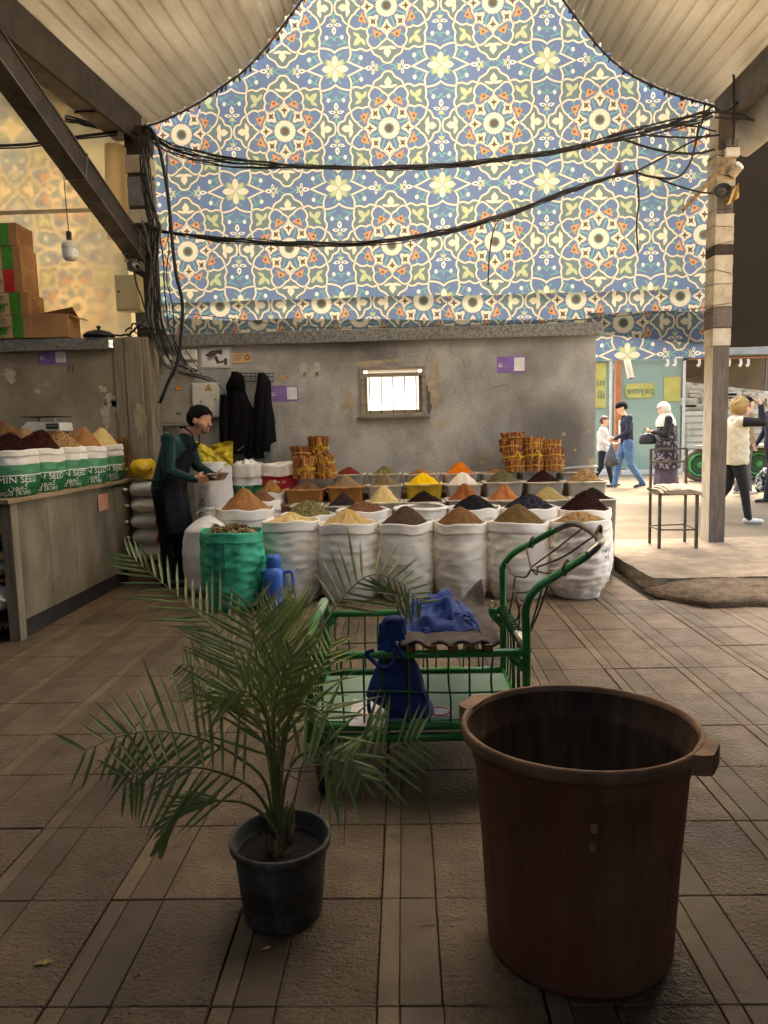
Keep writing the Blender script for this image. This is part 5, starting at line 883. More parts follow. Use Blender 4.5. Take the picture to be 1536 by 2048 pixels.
yb_ = thing('yellow_plastic_bag', at(430, 905, 7.3), 'crumpled yellow plastic bag on top of the large grey white sack', 'bag'); M_YB = mat('yellow_film', rgb(206, 184, 30), rgb(176, 150, 16), 7, .35, .3, 20, trans=.2)
b = MB().grid(lambda u, v: at(388 + 78 * u, 914 - 34 * (1 - v) * (.35 + .65 * abs(math.sin(1.9 + u * 2.4))) + 16 * v, 7.2 + .16 * (1 - v) + .05 * nz(u * 7, v * 5)) + V(0, .02 * nz(u * 14, v * 9), .02 * nz(u * 11, v * 7 + 3)), 22, 12); b.build('bag_film', M_YB, yb_, smooth=True); MB().grid(lambda u, v: at(392 + 72 * u, 900 - 18 * (1 - v) * abs(math.sin(2.8 + u * 2.0)) + 14 * v, 7.42 + .04 * nz(u * 8, v * 4 + 9)), 18, 8).build('bag_back', M_YB, yb_, smooth=True)
tq = thing('labelled_sack', at(488, 985, 7.45), 'white sack with a folded top and a green label by the jackets', 'sack', F3); L_, R2 = at(458, 930, 7.45), at(518, 930, 7.45); s_ = Sack((L_.x + R2.x) / 2, 7.62, 0, L_.z, (R2.x - L_.x) / 2, .15, seed=58, wr=.012, rim=.1, sq=.4); s_.mesh(tq, [M_SACKG, M_GLAB], bands=[(.70, .80, 1), (.55, .66, 1)]); heap(tq, s_.cx, s_.cy, L_.z - .02, .15, .14, .06, M_SACKG, rough=.03, seed=6)
s_.write('SEMYA', .04, R_(-100), .75, M_LTR, tq, rot=math.pi / 2 - .2); s_.write('SEMYA', .04, R_(-78), .62, M_LTR, tq, rot=math.pi / 2)
tq = thing('labelled_sack', at(553, 975, 7.5), 'white sack with a red label left of the cinnamon bundles', 'sack', F3); L_, R2 = at(517, 930, 7.5), at(589, 930, 7.5); s_ = Sack((L_.x + R2.x) / 2, 7.68, 0, L_.z, (R2.x - L_.x) / 2, .16, seed=59, wr=.012, rim=.1, sq=.3); s_.mesh(tq, [M_SACK, M_RLAB], bands=[(.55, .90, 1)], lip=.08); heap(tq, s_.cx, s_.cy, L_.z - .06, .17, .14, .03, P_WHITE, seed=6)
for q, w_ in enumerate(('ASAL 25KG', 'oliy sifat', 'navli')): s_.write(w_, .034, R_(-78), .84 - q * .07, M_LTR, tq, rot=-.1)
MB().rings([[s_.p(R_(-98) + q, .55 + t * .035, .003) for q in (-.02, .02)] for t in range(10)], closed=False).build('label_line', M_LTR, tq)
# thermos
th = thing('blue_thermos', at(547, 1226, 5.62), 'bright blue plastic thermos jug standing beside the green sack', 'thermos'); M_BLUE = mat('blue_plastic', rgb(62, 110, 190), rgb(54, 98, 176), 6, .35, spec=.5); c = on(547, 1224, 0); c.y += .1; sc_ = at(547, 1120, c.y).z / .46; k_ = .96
MB().lathe([(.084, 0), (.09, .006), (.092, .05), (.090, .054), (.092, .06), (.092, .29), (.086, .315), (.066, .345), (.056, .352)], c, 28, cap0=True).build('body', M_BLUE, th, smooth=True)
MB().lathe([(.057, .352), (.060, .356), (.058, .43), (.052, .448), (.0, .45)], c, 28, cap1=True).build('cup_lid', M_BLUE, th, smooth=True)
for z in (.075, .09, .105): MB().lathe([(.0922, z), (.0945, z + .003), (.0922, z + .006)], c, 28).build('silver_line', M_ZINC, th, smooth=True)
hd = c + V(.09, -.02, 0); MB().tube(crom([hd + V(-.004, 0, .31), hd + V(.05, -.01, .315), hd + V(.066, -.015, .28), hd + V(.066, -.015, .18), hd + V(.05, -.01, .15), hd + V(-.002, 0, .16)], 6), .014, 8).build('handle', M_BLUE, th, smooth=True); MB().tube([c + V(-.06, -.02, .335), c + V(-.105, -.04, .30)], [.02, .012], 8).build('spout', M_BLUE, th, smooth=True)
# ------------------------------------------------------------------ counter on the left with the cumin sacks
M_CFRONT = mat('worn_counter_panel', rgb(138, 126, 102), rgb(108, 97, 76), 3.0, .7, .3, 36, stretch=(1, 1, .5), contrast=(.38, .62), detail=9.0, col3=rgb(84, 75, 60), scale3=1.8, c3=(.46, .66), spec=.4); M_PLINTH = mat('dark_plinth', rgb(52, 46, 40), rgb(38, 34, 30), 5, .8); M_CTOP = mat('counter_board', rgb(166, 144, 110), rgb(130, 108, 78), 4, .75, .2, 40, stretch=(5, .5, 5))
ct = thing('sales_counter', (-3.3, 6.1, 0), 'long worn counter on the left with a dark plinth and cumin sacks on top', 'counter')
CX = -2.75
for k in range(5):
    y0 = 5.06 + k * .436; MB().box((CX - .03, y0 + .0005, .135), (CX + .002 * ((k * 7) % 3 - 1), y0 + .4355, .985)).build('front_panel', M_CFRONT, ct)
MB().box((CX - .06, 5.02, 0), (CX - .012, 7.26, .134)).build('plinth', M_PLINTH, ct)
for k, (x0, x1) in enumerate(((-2.72, -2.95), (-2.955, -3.2), (-3.205, -3.5), (-3.505, -3.9))): MB().box((x1, 4.9 + .02 * (k % 2), .99), (x0, 7.32, 1.022), bevel=.004).build('top_board', M_CTOP, ct)
MB().box((CX - .075, 4.965, 0), (CX + .006, 5.055, .985), bevel=.005).build('leg', M_BOARD, ct); MB().box((CX - .60, 4.965, 0), (CX - .54, 5.02, .985)).build('leg', M_BOARD, ct)
for z in (.10, .42, .72): MB().box((-3.85, 5.03, z), (CX - .062, 5.6, z + .02)).build('shelf', M_WOOD, ct)
MB().box((-3.9, 5.62, 0), (CX - .062, 5.64, .985)).build('inner_panel', M_PLINTH, ct); MB().box((-3.9, 7.2, 0), (CX - .062, 7.22, .985)).build('end_panel', M_CFRONT, ct)
a = onx(195, 990, CX + .006); b_ = onx(217, 1018, CX + .006); MB().box((CX + .006, a.y, b_.z), (CX + .008, b_.y, a.z)).build('paper_label', mat('pink_label', rgb(190, 116, 92), rgb(168, 140, 110), 40, .9, contrast=(.45, .55)), ct)
# packets on the shelves, at the edge of the picture
def pillow(name, label, c, sx, sy, sz, m, cat, group, seed=0, rot=0.0, ears=True, mats=None, bands=None, parent=None):
    t_ = parent or thing(name, c - V(0, 0, sz), label, cat, group); b = MB(); Rm = Matrix.Rotation(rot, 3, 'Z'); n1, n2 = 22, 20
    def fn(u, v):
        a, q = (u - .5) * 2, v * 2 * math.pi; a = max(-1.0, min(1.0, a)); e = max(0.0, 1 - abs(a) ** 4) ** .5; x = a * sx; y = math.cos(q) * sy * (e * .55 + .45 * max(0.0, 1 - abs(a) ** 8)); z = math.sin(q) * sz * max(e, .03)
        k = 1 + .10 * nz(a * 3 + seed, math.cos(q) * 2, math.sin(q) * 2 + seed); return c + Rm @ V(x, y * k, z * k)
    b.grid(fn, n1, n2)
    if bands: b.m = [1 if bands[0] <= (i // n2) / n1 < bands[1] else 0 for i in range(len(b.f))]
    b.build('sack', mats or m, t_, smooth=True)
    if ears:
        for sgn in (-1, 1):
            for e in (-.75, .75): MB().tube([c + Rm @ V(sgn * sx * .93, e * sy, 0), c + Rm @ V(sgn * sx * 1.06, e * sy * 1.12, .012)], [.018, .008], 6).build('sack_corner', m, t_, smooth=True)
    return t_
M_YPK = mat('yellow_packet', rgb(222, 178, 50), rgb(226, 210, 170), 8, .5, contrast=(.48, .56))
SG = 'packets on the shelves under the counter'
pillow('yellow_packet', 'yellow and white packet on the upper shelf under the counter', V(-3.06, 5.16, .80), .20, .13, .055, M_YPK, 'packet', SG, 1); pillow('yellow_packet', 'flat yellow packet at the front of the upper shelf', V(-3.04, 5.1, .60), .20, .12, .03, M_YPK, 'packet', SG, 2)
pillow('white_bag', 'knotted white bag on the middle shelf under the counter', V(-3.07, 5.15, .51), .19, .13, .07, M_SACKG, 'bag', SG, 3); pillow('white_bag', 'plump white bag lying low under the counter', V(-3.07, 5.05, .30), .24, .15, .10, M_SACKG, 'bag', SG, 4); pillow('white_bag', 'white bag on the lowest shelf by the floor', V(-3.12, 5.0, .07), .20, .13, .06, M_SACKG, 'bag', SG, 5)
# cumin sacks along the counter edge
M_CS = [M_SACK, M_GLAB, M_GLAB2, M_LTR]; BANDS = [(0, .46, 1), (.46, .485, 3), (.485, .70, 2)]; GC = 'green and white cumin sacks on the counter'
def cumin(label, px_r, px_l, rim_y, bot_y, apex_px, apex_y, m, gr, gs, ng, seed, y_guess):
    cy = y_guess; r = .192; cx = -2.905; t_ = thing('cumin_sack', (cx, cy, 1.022), label, 'sack', GC)
    s = Sack(cx, cy, 1.022, 1.022 + .335, r * 1.02, r * 1.06, seed=seed, base=.9, bulge=.05, wr=.005, sq=.12); s.mesh(t_, M_CS, bands=BANDS)
    ap = at(apex_px, apex_y, cy); ax = max(-r * .5, min(r * .5, ap.x - cx)); sf = heap(t_, cx, cy, 1.345, r * .97, r * .95, max(.06, ap.z - 1.345), m, seed=seed, apex=(ax, 0), ridge=.015 if not gr else 0)
    if gr: grains(t_, sf, ng, gs, gr, seed)
    th0 = R_(-58); s.write('CUMIN SEED', .066, th0 + .1, .37, M_LTR, t_); s.write('\ufee5\ufeee\ufee4\ufedb', .06, th0 + .25, .22, M_LTR, t_); s.write('Зира (KW)', .05, th0 + .12, .09, M_LTR, t_); return t_, s
tA, sA = cumin('nearest cumin sack on the counter, heaped with black brown raisins', 80, 20, 905, 995, 20, 862, G_RED[1], G_RED, (.009, .006, .006), 800, 71, 5.26)
sA.write('CUMIN SEED', .11, R_(-106), .36, M_LTR, tA, rot=-math.pi / 2)
cumin('second cumin sack on the counter, heaped with dark berries', 133, 80, 893, 975, 85, 855, G_RED[0], G_RED, (.008, .006, .006), 800, 72, 5.68); cumin('third cumin sack on the counter, heaped with pale sliced roots', 180, 133, 890, 965, 120, 858, G_PALE[1], G_PALE, (.018, .006, .005), 420, 73, 6.10); cumin('fourth cumin sack on the counter, with a steep brown powder cone', 218, 180, 889, 958, 166, 848, P_CINN, None, None, 0, 74, 6.52); cumin('farthest cumin sack on the counter, with a steep cream powder cone', 251, 218, 888, 951, 202, 850, P_CREAM, None, None, 0, 75, 6.93)
# second row behind, only the heaps show
for lab, px, y, w_, m, yy in [('sack of brown powder behind the nearest cumin sack', 8, 862, .2, P_BROWN, 5.75), ('sack of taupe powder behind the second cumin sack', 48, 868, .17, P_TAUPE, 6.1)]:
    c = at(px, y, yy); t_ = thing('back_sack', (c.x, yy, 1.022), lab, 'sack', 'sacks standing at the back of the counter'); s = Sack(c.x, yy, 1.022, 1.385, w_, w_, seed=int(px)); s.mesh(t_, M_SACK); ap = at(px - 6, 836 if px < 20 else 850, yy).z; heap(t_, c.x, yy, 1.37, w_ * .95, w_ * .95, max(.05, ap - 1.37), m, seed=int(px))
rt = thing('bark_bundle', onx(250, 945, -2.85), 'upright bundle of brown bark strips at the far end of the counter', 'bark'); c = onx(246, 935, -2.93); c.z = 1.022; b = MB(); r_ = random.Random(5)
for k in range(54):
    a = r_.uniform(0, 6.28); q = math.sqrt(r_.random()) * .13; h_ = r_.uniform(.30, .42); p = c + V(math.cos(a) * q * .8 - .03, math.sin(a) * q, 0); b.tube([p, p + V(r_.uniform(-.02, .02), r_.uniform(-.02, .02), h_ * .5), p + V(r_.uniform(-.05, .05), r_.uniform(-.04, .04), h_)], [.014, .018, .01], 5, flat=.5)
b.m = [r_.randrange(2) for _ in b.f]; tag(b.build('bark_strips', [mat('bark_brown', rgb(122, 84, 44), rgb(94, 62, 30), 20, .9), mat('bark_tan', rgb(146, 106, 58), rgb(112, 76, 38), 20, .9)], rt), None, kind='stuff')
# scale
sc = thing('kitchen_scale', at(90, 852, 7.1), 'white electronic scale with a dark tray behind the cumin sacks', 'scale'); c = at(90, 846, 7.0); zt = c.z - .03
tag(MB().box((c.x - .16, 6.86, 1.022), (c.x + .16, 7.14, zt - .05)).build('scale_stand', M_CARD), 'brown carton standing under the electronic scale', 'carton')
b = MB(); b.rings([[V(x, y, z) for x, y, z in ((c.x - .17, yy, zt - .05), (c.x + .21, yy, zt - .05), (c.x + .20, yy, zt + .03), (c.x - .10, yy, zt + .045), (c.x - .17, yy, zt - .02))] for yy in (6.86, 7.14)]); b.build('scale_body', M_WHITE, sc)
MB().box((c.x + .08, 6.855, zt - .03), (c.x + .20, 6.8595, zt + .02)).build('display', M_BLACK, sc)
for q in range(3): MB().box((c.x + .09 + q * .036, 6.852, zt - .012), (c.x + .118 + q * .036, 6.8545, zt + .008)).build('digit_window', M_GREYP, sc)
MB().box((c.x - .17, 6.86, zt + .085), (c.x + .20, 7.16, zt + .092), bevel=.003).build('tray', M_DSTEEL, sc)
for x in (-.06, .1): MB().tube([(c.x + x, 7.0, zt + .03), (c.x + x, 7.0, zt + .086)], .012, 8).build('tray_support', M_WHITE, sc)
# flour sacks beside the counter
FG = 'white flour sacks piled beside the counter'; base = at(295, 1085, 7.12); z = .20; tag(MB().box((-2.72, 6.95, 0), (-2.28, 7.5, .195)).build('wooden_pallet', M_WOOD), 'low wooden pallet under the flour sacks', 'pallet')
zt = at(295, 962, 7.1).z; n = 5; hs = (zt - .2) / n
for k, lab in enumerate(('lowest flour sack of the pile on the pallet', 'flour sack second from the bottom, red print', 'middle flour sack of the pile, red print', 'flour sack second from the top of the pile', 'topmost flour sack, greyish, under the yellow bag')):
    pillow('flour_sack', lab, V(-2.50 + .012 * (k % 2), 7.22, .2 + hs * (k + .5)), .245, .22, hs * .54, M_SACK if k < 4 else M_SACKG, 'sack', FG, 10 + k, rot=.05 * (k - 2), mats=[M_SACK, M_RLAB] if k in (1, 2, 3) else None, bands=(.62, .86) if k in (1, 2, 3) else None)
pillow('yellow_bag', 'glossy yellow bag on top of the flour sacks', at(287, 938, 7.15), .125, .15, .10, mat('yellow_bag_film', rgb(214, 176, 40), rgb(190, 148, 24), 5, .35, .2, 20), 'bag', None, 21)
# ------------------------------------------------------------------ people: one continuous skin grown over posed bones, clothes as colours and shells
M_SKIN = mat('skin', rgb(206, 154, 122), rgb(190, 136, 106), 12, .55, .05, 120, spec=.35); M_SKINL = mat('light_skin', rgb(226, 180, 150), rgb(210, 160, 130), 12, .55); M_STUB = mat('stubble_skin', rgb(160, 116, 92), rgb(136, 98, 78), 60, .6); M_HAIRB = mat('black_hair', rgb(12, 10, 9), rgb(20, 16, 14), 60, .75, .6, 160, stretch=(1, 1, 3), spec=.12); M_HAIRY = mat('blond_hair', rgb(206, 176, 112), rgb(160, 124, 66), 40, .5, .5, 90, stretch=(1, 1, 4)); M_EYE = mat('dark_eye', rgb(22, 18, 16)); M_LIP = mat('lip', rgb(176, 100, 88))
def capsule(b, p0, r0, p1, r1, seg=10):
    p0, p1 = Vector(p0), Vector(p1); d = p1 - p0; n = d.normalized() if d.length > 1e-6 else V(0, 0, 1); pts, rs = [], []
    for i in range(5): a = math.pi / 2 * (1 - i / 4); pts.append(p0 - n * r0 * math.sin(a)); rs.append(max(r0 * math.cos(a), r0 * .05))
    for i in range(5): a = math.pi / 2 * i / 4; pts.append(p1 + n * r1 * math.sin(a)); rs.append(max(r1 * math.cos(a), r1 * .05))
    b.tube(pts, rs, seg)
class Human:
    """local frame: x ahead, y to the person's left, z up; lengths for a 1.75 m adult are scaled to H"""
    def __init__(s, name, label, loc, face, H, group=None):
        s.k = H / 1.75; s.loc = Vector(loc); s.rot = Matrix.Rotation(face, 3, 'Z'); s.t = thing(name, loc, label, 'person', group); s.b = MB(); s.bones = []; s.mats = []
        s.J = dict(pelvis=(0, 0, .95), waist=(0, 0, 1.10), chest=(.0, 0, 1.30), neck=(.0, 0, 1.47), head=(.03, 0, 1.63), hipL=(0, .09, .92), hipR=(0, -.09, .92), kneeL=(.02, .10, .50), kneeR=(.02, -.10, .50), ankL=(0, .10, .08), ankR=(0, -.10, .08), shL=(0, .17, 1.42), shR=(0, -.17, 1.42), elL=(-.02, .22, 1.14), elR=(-.02, -.22, 1.14), wrL=(.06, .22, .90), wrR=(.06, -.22, .90))
    def w(s, p): return s.loc + s.rot @ (Vector(p) * s.k)
    def m(s, mt):
        if mt not in s.mats: s.mats.append(mt)
        return s.mats.index(mt)
    def bone(s, a, ra, c, rc, mt):
        a = s.J[a] if isinstance(a, str) else a; c = s.J[c] if isinstance(c, str) else c; A, B = s.w(a), s.w(c); capsule(s.b, A, ra * s.k, B, rc * s.k); s.bones.append((A, B, ra * s.k, rc * s.k, s.m(mt)))
    def body(s, top, legs, shoes, skin, sleeve=None, headskin=None, bulk=1.0, sleeve_end=1.0, hip=1.0, leg=1.0, jaw=None):
        sleeve = sleeve or top; J = s.J; sk = headskin or skin; q = Vector
        for y in (-.065, .065): s.bone(q(J['pelvis']) + q((0, y * hip, 0)), .115 * bulk * hip, q(J['waist']) + q((0, y * .8, 0)), .108 * bulk, top); s.bone(q(J['waist']) + q((0, y * .8, 0)), .108 * bulk, q(J['chest']) + q((0, y * 1.15, 0)), .118 * bulk, top)
        s.bone(q(J['chest']), .12 * bulk, q(J['neck']) - q((0, 0, .04)), .07, top); s.bone('neck', .056, q(J['head']) - q((.01, 0, .07)), .052, sk)
        for sd in 'LR':
            s.bone(q(J['chest']) + (q(J['sh' + sd]) - q(J['chest'])) * .5, .09 * bulk, 'sh' + sd, .066 * bulk, top); s.bone('sh' + sd, .064 * bulk, 'el' + sd, .05 * bulk, sleeve); s.bone('el' + sd, .049 * bulk, 'wr' + sd, .036, sleeve)
            s.bone('hip' + sd, .098 * leg * hip, 'knee' + sd, .068 * leg, legs); s.bone('knee' + sd, .066 * leg, 'ank' + sd, .05 * leg, legs)
            an = q(J['ank' + sd]); tz = J.get('toe' + sd); toe = q(tz) if tz else an + q((.17, 0, -.045)); s.bone(an + q((-.03, 0, -.035)), .042, toe, .034, shoes)
        # head: skull, jaw, nose, brow, ears
        h = q(J['head']); tilt = J.get('tilt', 0.0); Rh = Matrix.Rotation(tilt, 3, 'Y') @ Matrix.Rotation(J.get('turn', 0.0), 3, 'Z'); s.Rh = Rh; s.h = h
        def hp(x, y, z): return h + Rh @ q((x, y, z))
        s.hp = hp
        for a, ra, c, rc, mt in [((-.025, 0, .03), .088, (.02, 0, .035), .084, sk), ((.035, 0, -.045), .058, (.055, 0, -.075), .036, jaw or sk), ((.03, .03, -.01), .058, (.03, -.03, -.01), .058, sk), ((.088, 0, .02), .013, (.108, 0, -.022), .016, sk), ((.085, 0, -.058), .018, (.08, 0, -.085), .024, jaw or sk)]: s.bone(hp(*a), ra, hp(*c), rc, mt)
        for y in (-1, 1): s.bone(hp(-.01, y * .082, .012), .016, hp(-.014, y * .088, -.018), .012, sk); s.bone(hp(.078, y * .03, .034), .016, hp(.07, y * .05, .034), .014, sk)
    def fade(s, mt):
        for y in (-.026, .026): s.bone(s.hp(-.05, y, .03), .071, s.hp(-.054, y, .008), .064, mt); s.bone(s.hp(-.02, y * 1.2, .052), .066, s.hp(.0, y * 1.2, .056), .064, mt)
    def hand(s, wrist, fwd, palm_n, curl=.4, mt=None, thumb=1):
        """palm with four fingers and a thumb leaving its side"""
        f = Vector(fwd).normalized(); n = Vector(palm_n).normalized(); n = (n - f * n.dot(f)).normalized(); sd = f.cross(n); w_ = Vector(wrist)
        for y in (-.024, -.008, .008, .024): s.bone(w_ + f * .01 + sd * y, .016, w_ + f * .085 + sd * y * 1.1, .014, mt)
        for y, L_ in ((-.03, .06), (-.01, .075), (.01, .078), (.03, .068)):
            a = w_ + f * .088 + sd * y; b_ = a + (f * math.cos(curl) + n * math.sin(curl)) * L_ * .55; c_ = b_ + (f * math.cos(curl * 2.1) + n * math.sin(curl * 2.1)) * L_ * .5; s.bone(a, .010, b_, .0095, mt); s.bone(b_, .0095, c_, .008, mt)
        a = w_ + f * .03 + sd * .03 * thumb; b_ = a + (f * .6 + sd * .7 * thumb + n * .3).normalized() * .04; s.bone(a, .014, b_, .011, mt); s.bone(b_, .011, b_ + (f * .9 + n * .4).normalized() * .032, .009, mt)
    def finish(s, voxel=.011):
        me = s.b.mesh('body', s.mats); o = bpy.data.objects.new('tmp', me); COL.objects.link(o); md = o.modifiers.new('r', 'REMESH'); md.mode = 'VOXEL'; md.voxel_size = voxel * s.k; md.use_smooth_shade = True; sm = o.modifiers.new('s', 'SMOOTH'); sm.factor = .5; sm.iterations = 3
        dg = bpy.context.evaluated_depsgraph_get(); m2 = bpy.data.meshes.new_from_object(o.evaluated_get(dg)); bpy.data.objects.remove(o); m2.name = 'body'; m2.materials.clear()
        for q in s.mats: m2.materials.append(q)
        n = len(m2.polygons); C = np.zeros(n * 3); m2.polygons.foreach_get('center', C); C = C.reshape(-1, 3); best = np.full(n, 1e9); idx = np.zeros(n, np.int32)
        for A, B, ra, rb, mi in s.bones:
            A_, B_ = np.array(A), np.array(B); d = B_ - A_; L2 = max(d @ d, 1e-9); t = np.clip(((C - A_) @ d) / L2, 0, 1); dist = np.linalg.norm(C - A_ - t[:, None] * d, axis=1) - (ra + (rb - ra) * t); u = dist < best; best[u] = dist[u]; idx[u] = mi
        m2.polygons.foreach_set('material_index', idx); m2.polygons.foreach_set('use_smooth', [True] * n); m2.update(); return link('body', m2, s.t)
    def shell(s, name, mt, keep, sc=(.104, .092, .112), off=(-.012, 0, .03), rough=.006, freq=30, parent=None):
        """hair or scarf: part of an ellipsoid round the skull"""
        b = MB(); b.ball((0, 0, 0), (1, 1, 1), 30, 22); h = s.hp; vs = []
        for p in b.v:
            x, y, z = p; e = 1 + rough / .1 * nz(x * freq * .1 * 3, y * freq * .1 * 3, z * freq * .1 * 3); vs.append((off[0] + x * sc[0] * e, off[1] + y * sc[1] * e, off[2] + z * sc[2] * e))
        fs = [f for f in b.f if keep(*(sum(vs[i][q] for i in f) / len(f) for q in range(3)))]
        o = MB().add([s.w(h(*p)) for p in vs], fs).build(name, mt, s.t, smooth=True); sm = o.modifiers.new('thick', 'SOLIDIFY'); sm.thickness = .006; sm.offset = 1; return o
    def eyes(s):
        for y in (-1, 1):
            MB().ball(s.w(s.hp(.083, y * .031, .012)), (.006, .010, .006), 8, 6).build('eye', M_EYE, s.t); MB().tube([s.w(s.hp(.087, y * .016, .036)), s.w(s.hp(.088, y * .032, .042)), s.w(s.hp(.078, y * .05, .036))], .0055 * s.k, 6).build('eyebrow', M_HAIRB, s.t)
        MB().tube([s.w(s.hp(.095, -.02, -.056)), s.w(s.hp(.102, 0, -.055)), s.w(s.hp(.095, .02, -.056))], .0055 * s.k, 6).build('lips', M_LIP, s.t)
# --- the seller, leaning over the sacks with a metal bowl
M_KNIT = mat('dark_green_knit', rgb(20, 54, 48), rgb(14, 43, 39), 14, .9, .7, 24, sheen=.2, spec=.15); M_NAVY = mat('navy_trousers', rgb(26, 27, 34), rgb(18, 19, 25), 8, .9, .7, 22, spec=.15); M_APRON = mat('black_apron', rgb(28, 28, 30), rgb(20, 20, 22), 6, .8, .6, 18, spec=.2); M_SHOE = mat('dark_shoe', rgb(30, 28, 28), rgb(44, 40, 38), 8, .6)
s = Human('person', 'seller in a dark green sweater and black apron leaning over the sacks', (-2.235, 6.85, 0), R_(-6), 1.78); J = s.J
J.update(pelvis=(-.02, 0, .93), waist=(.015, 0, 1.08), chest=(.10, 0, 1.27), neck=(.20, 0, 1.435), head=(.335, 0, 1.545), tilt=.20, hipL=(-.02, .09, .90), hipR=(-.02, -.09, .90), kneeL=(.03, .10, .49), kneeR=(.0, -.10, .49), ankL=(.04, .11, .08), ankR=(-.02, -.10, .08), shL=(.14, .17, 1.385), shR=(.10, -.18, 1.385), elR=(.12, -.245, 1.09), wrR=(.34, -.20, 1.015), elL=(.20, .22, 1.12), wrL=(.40, .12, 1.03))
s.body(M_KNIT, M_NAVY, M_SHOE, M_SKIN, bulk=1.06, jaw=M_STUB, leg=1.05); s.fade(mat('faded_hair', rgb(34, 28, 24), rgb(24, 20, 18), 90, .8, spec=.1))
s.hand(J['wrR'], (1, .25, .02), (.2, .9, .3), .5, M_SKIN, 1); s.hand(J['wrL'], (1, -.3, .0), (.2, -.6, .6), .5, M_SKIN, -1); s.finish(.010)
s.shell('hair', M_HAIRB, lambda x, y, z: z > .062 + .012 * nz(x * 60, y * 60) + .35 * max(0, x - .05) and x < .105 or (x < .0 + .01 * nz(z * 80, y * 50) and z > -.035 and abs(y) < .2 and (x < -.045 or z > .0)) or (x < .028 and z > .035 and abs(y) > .05), sc=(.108, .086, .086), off=(.0, 0, .056), rough=.012, freq=60); s.eyes()
ap = MB()
def apr(u, v):
    z = 1.34 - .84 * v; a = (u - .5) * (1.1 + 1.6 * min(1, v * 2.2)); f = max(0, 1 - v * 1.6); bx = .10 * f + .0; rx = .165 + .02 * v; cx_ = np.interp(z, [.5, .93, 1.08, 1.27, 1.36], [.02, -.02, .02, .10, .16]); fold = .012 * math.sin(a * 9) * min(1, v * 2)
    return s.w((cx_ + (rx + fold) * math.cos(a), .20 * math.sin(a) * (1 + .1 * v), z))
ap.grid(apr, 28, 26); ao = ap.build('apron', M_APRON, s.t, smooth=True); sm = ao.modifiers.new('t', 'SOLIDIFY'); sm.thickness = .006
for y in (-1, 1): MB().tube(crom([s.w((.30, y * .07, 1.33)), s.w((.285, y * .08, 1.43)), s.w((.20, y * .06, 1.49)), s.w((.14, 0, 1.485))], 6), .009, 6, flat=.4).build('apron_strap', M_APRON, s.t)
MB().tube([s.w((-.02 + .155 * math.cos(a) , .185 * math.sin(a), 1.0 + .01 * math.sin(a * 2))) for a in [i * .3142 for i in range(21)]], .010, 6).build('apron_tie', M_APRON, s.t)
c = s.w((.50, -.09, 1.015)); bo = thing('metal_bowl', c, 'shallow steel bowl of grain held in the seller\'s hands', 'bowl'); M_INOX = mat('steel_bowl', rgb(200, 196, 186), rgb(176, 170, 158), 10, .25, metal=.9)
MB().lathe([(.05, -.02), (.075, -.015), (.105, .025), (.12, .045), (.124, .047), (.118, .044), (.10, .022), (.07, -.008), (.0, -.012)], c, 32, cap0=True).build('bowl', M_INOX, bo, smooth=True); sf = heap(bo, c.x, c.y, c.z + .014, .088, .088, .03, G_PALE[0], seed=3); grains(bo, sf, 160, (.006, .003, .003), G_PALE, 5)
# --- people in the street
M_DENIM = mat('blue_denim', rgb(100, 130, 164), rgb(72, 102, 138), 7, .85, 1.0, 16); M_DJACK = mat('navy_jacket', rgb(44, 46, 60), rgb(32, 34, 46), 8, .8, .9, 18); M_WSHIRT = mat('white_shirt', rgb(214, 210, 200), rgb(190, 184, 174), 8, .85, 1.0, 16); M_BLKT = mat('black_trousers', rgb(38, 36, 38), rgb(28, 26, 28), 8, .85, 1.0, 18); M_WSHOE = mat('white_trainer', rgb(222, 216, 206), rgb(200, 192, 180), 10, .6); M_TRAIN = mat('navy_trainer', rgb(52, 54, 66), rgb(190, 184, 176), 30, .6, contrast=(.55, .6))
GP = 'people walking in the street'
def foot(px, py, z): return on(px, py, z)
p = foot(1252, 975, .175); h = Human('person', 'young man in a navy jacket and blue jeans walking left in the street', p, math.pi, 1.75, GP); J = h.J
J.update(chest=(.02, 0, 1.30), neck=(.05, 0, 1.47), head=(.10, 0, 1.61), tilt=.35, kneeL=(-.04, .10, .50), ankL=(-.30, .10, .10), kneeR=(.13, -.10, .52), ankR=(.20, -.10, .08), elR=(-.01, -.23, 1.14), wrR=(.17, -.24, .99), elL=(.04, .22, 1.14), wrL=(.28, .16, 1.0), toeL=(-.14, .10, .03))
h.body(M_DJACK, M_DENIM, M_TRAIN, M_SKINL, leg=1.15, bulk=1.05); h.hand(J['wrR'], (1, .1, -.2), (0, 1, 0), .6, M_SKINL); h.hand(J['wrL'], (1, -.1, -.1), (0, -1, 0), .6, M_SKINL, -1); h.finish(.013); h.shell('hair', M_HAIRB, lambda x, y, z: z > .035 and x < .11 or (x < -.01 and z > -.04), sc=(.115, .097, .115), off=(-.005, 0, .038)); h.eyes()
b = MB().grid(lambda u, v: h.w((.135 + .01 * math.cos(u * 6), (u - .5) * .13, 1.38 - .46 * v)), 8, 14); o = b.build('shirt_front', M_WSHIRT, h.t, smooth=True)
p = foot(1205, 972, .175); h = Human('person', 'child in a white jacket and dark trousers walking behind the wall edge', p, R_(-25), 1.46, GP); J = h.J
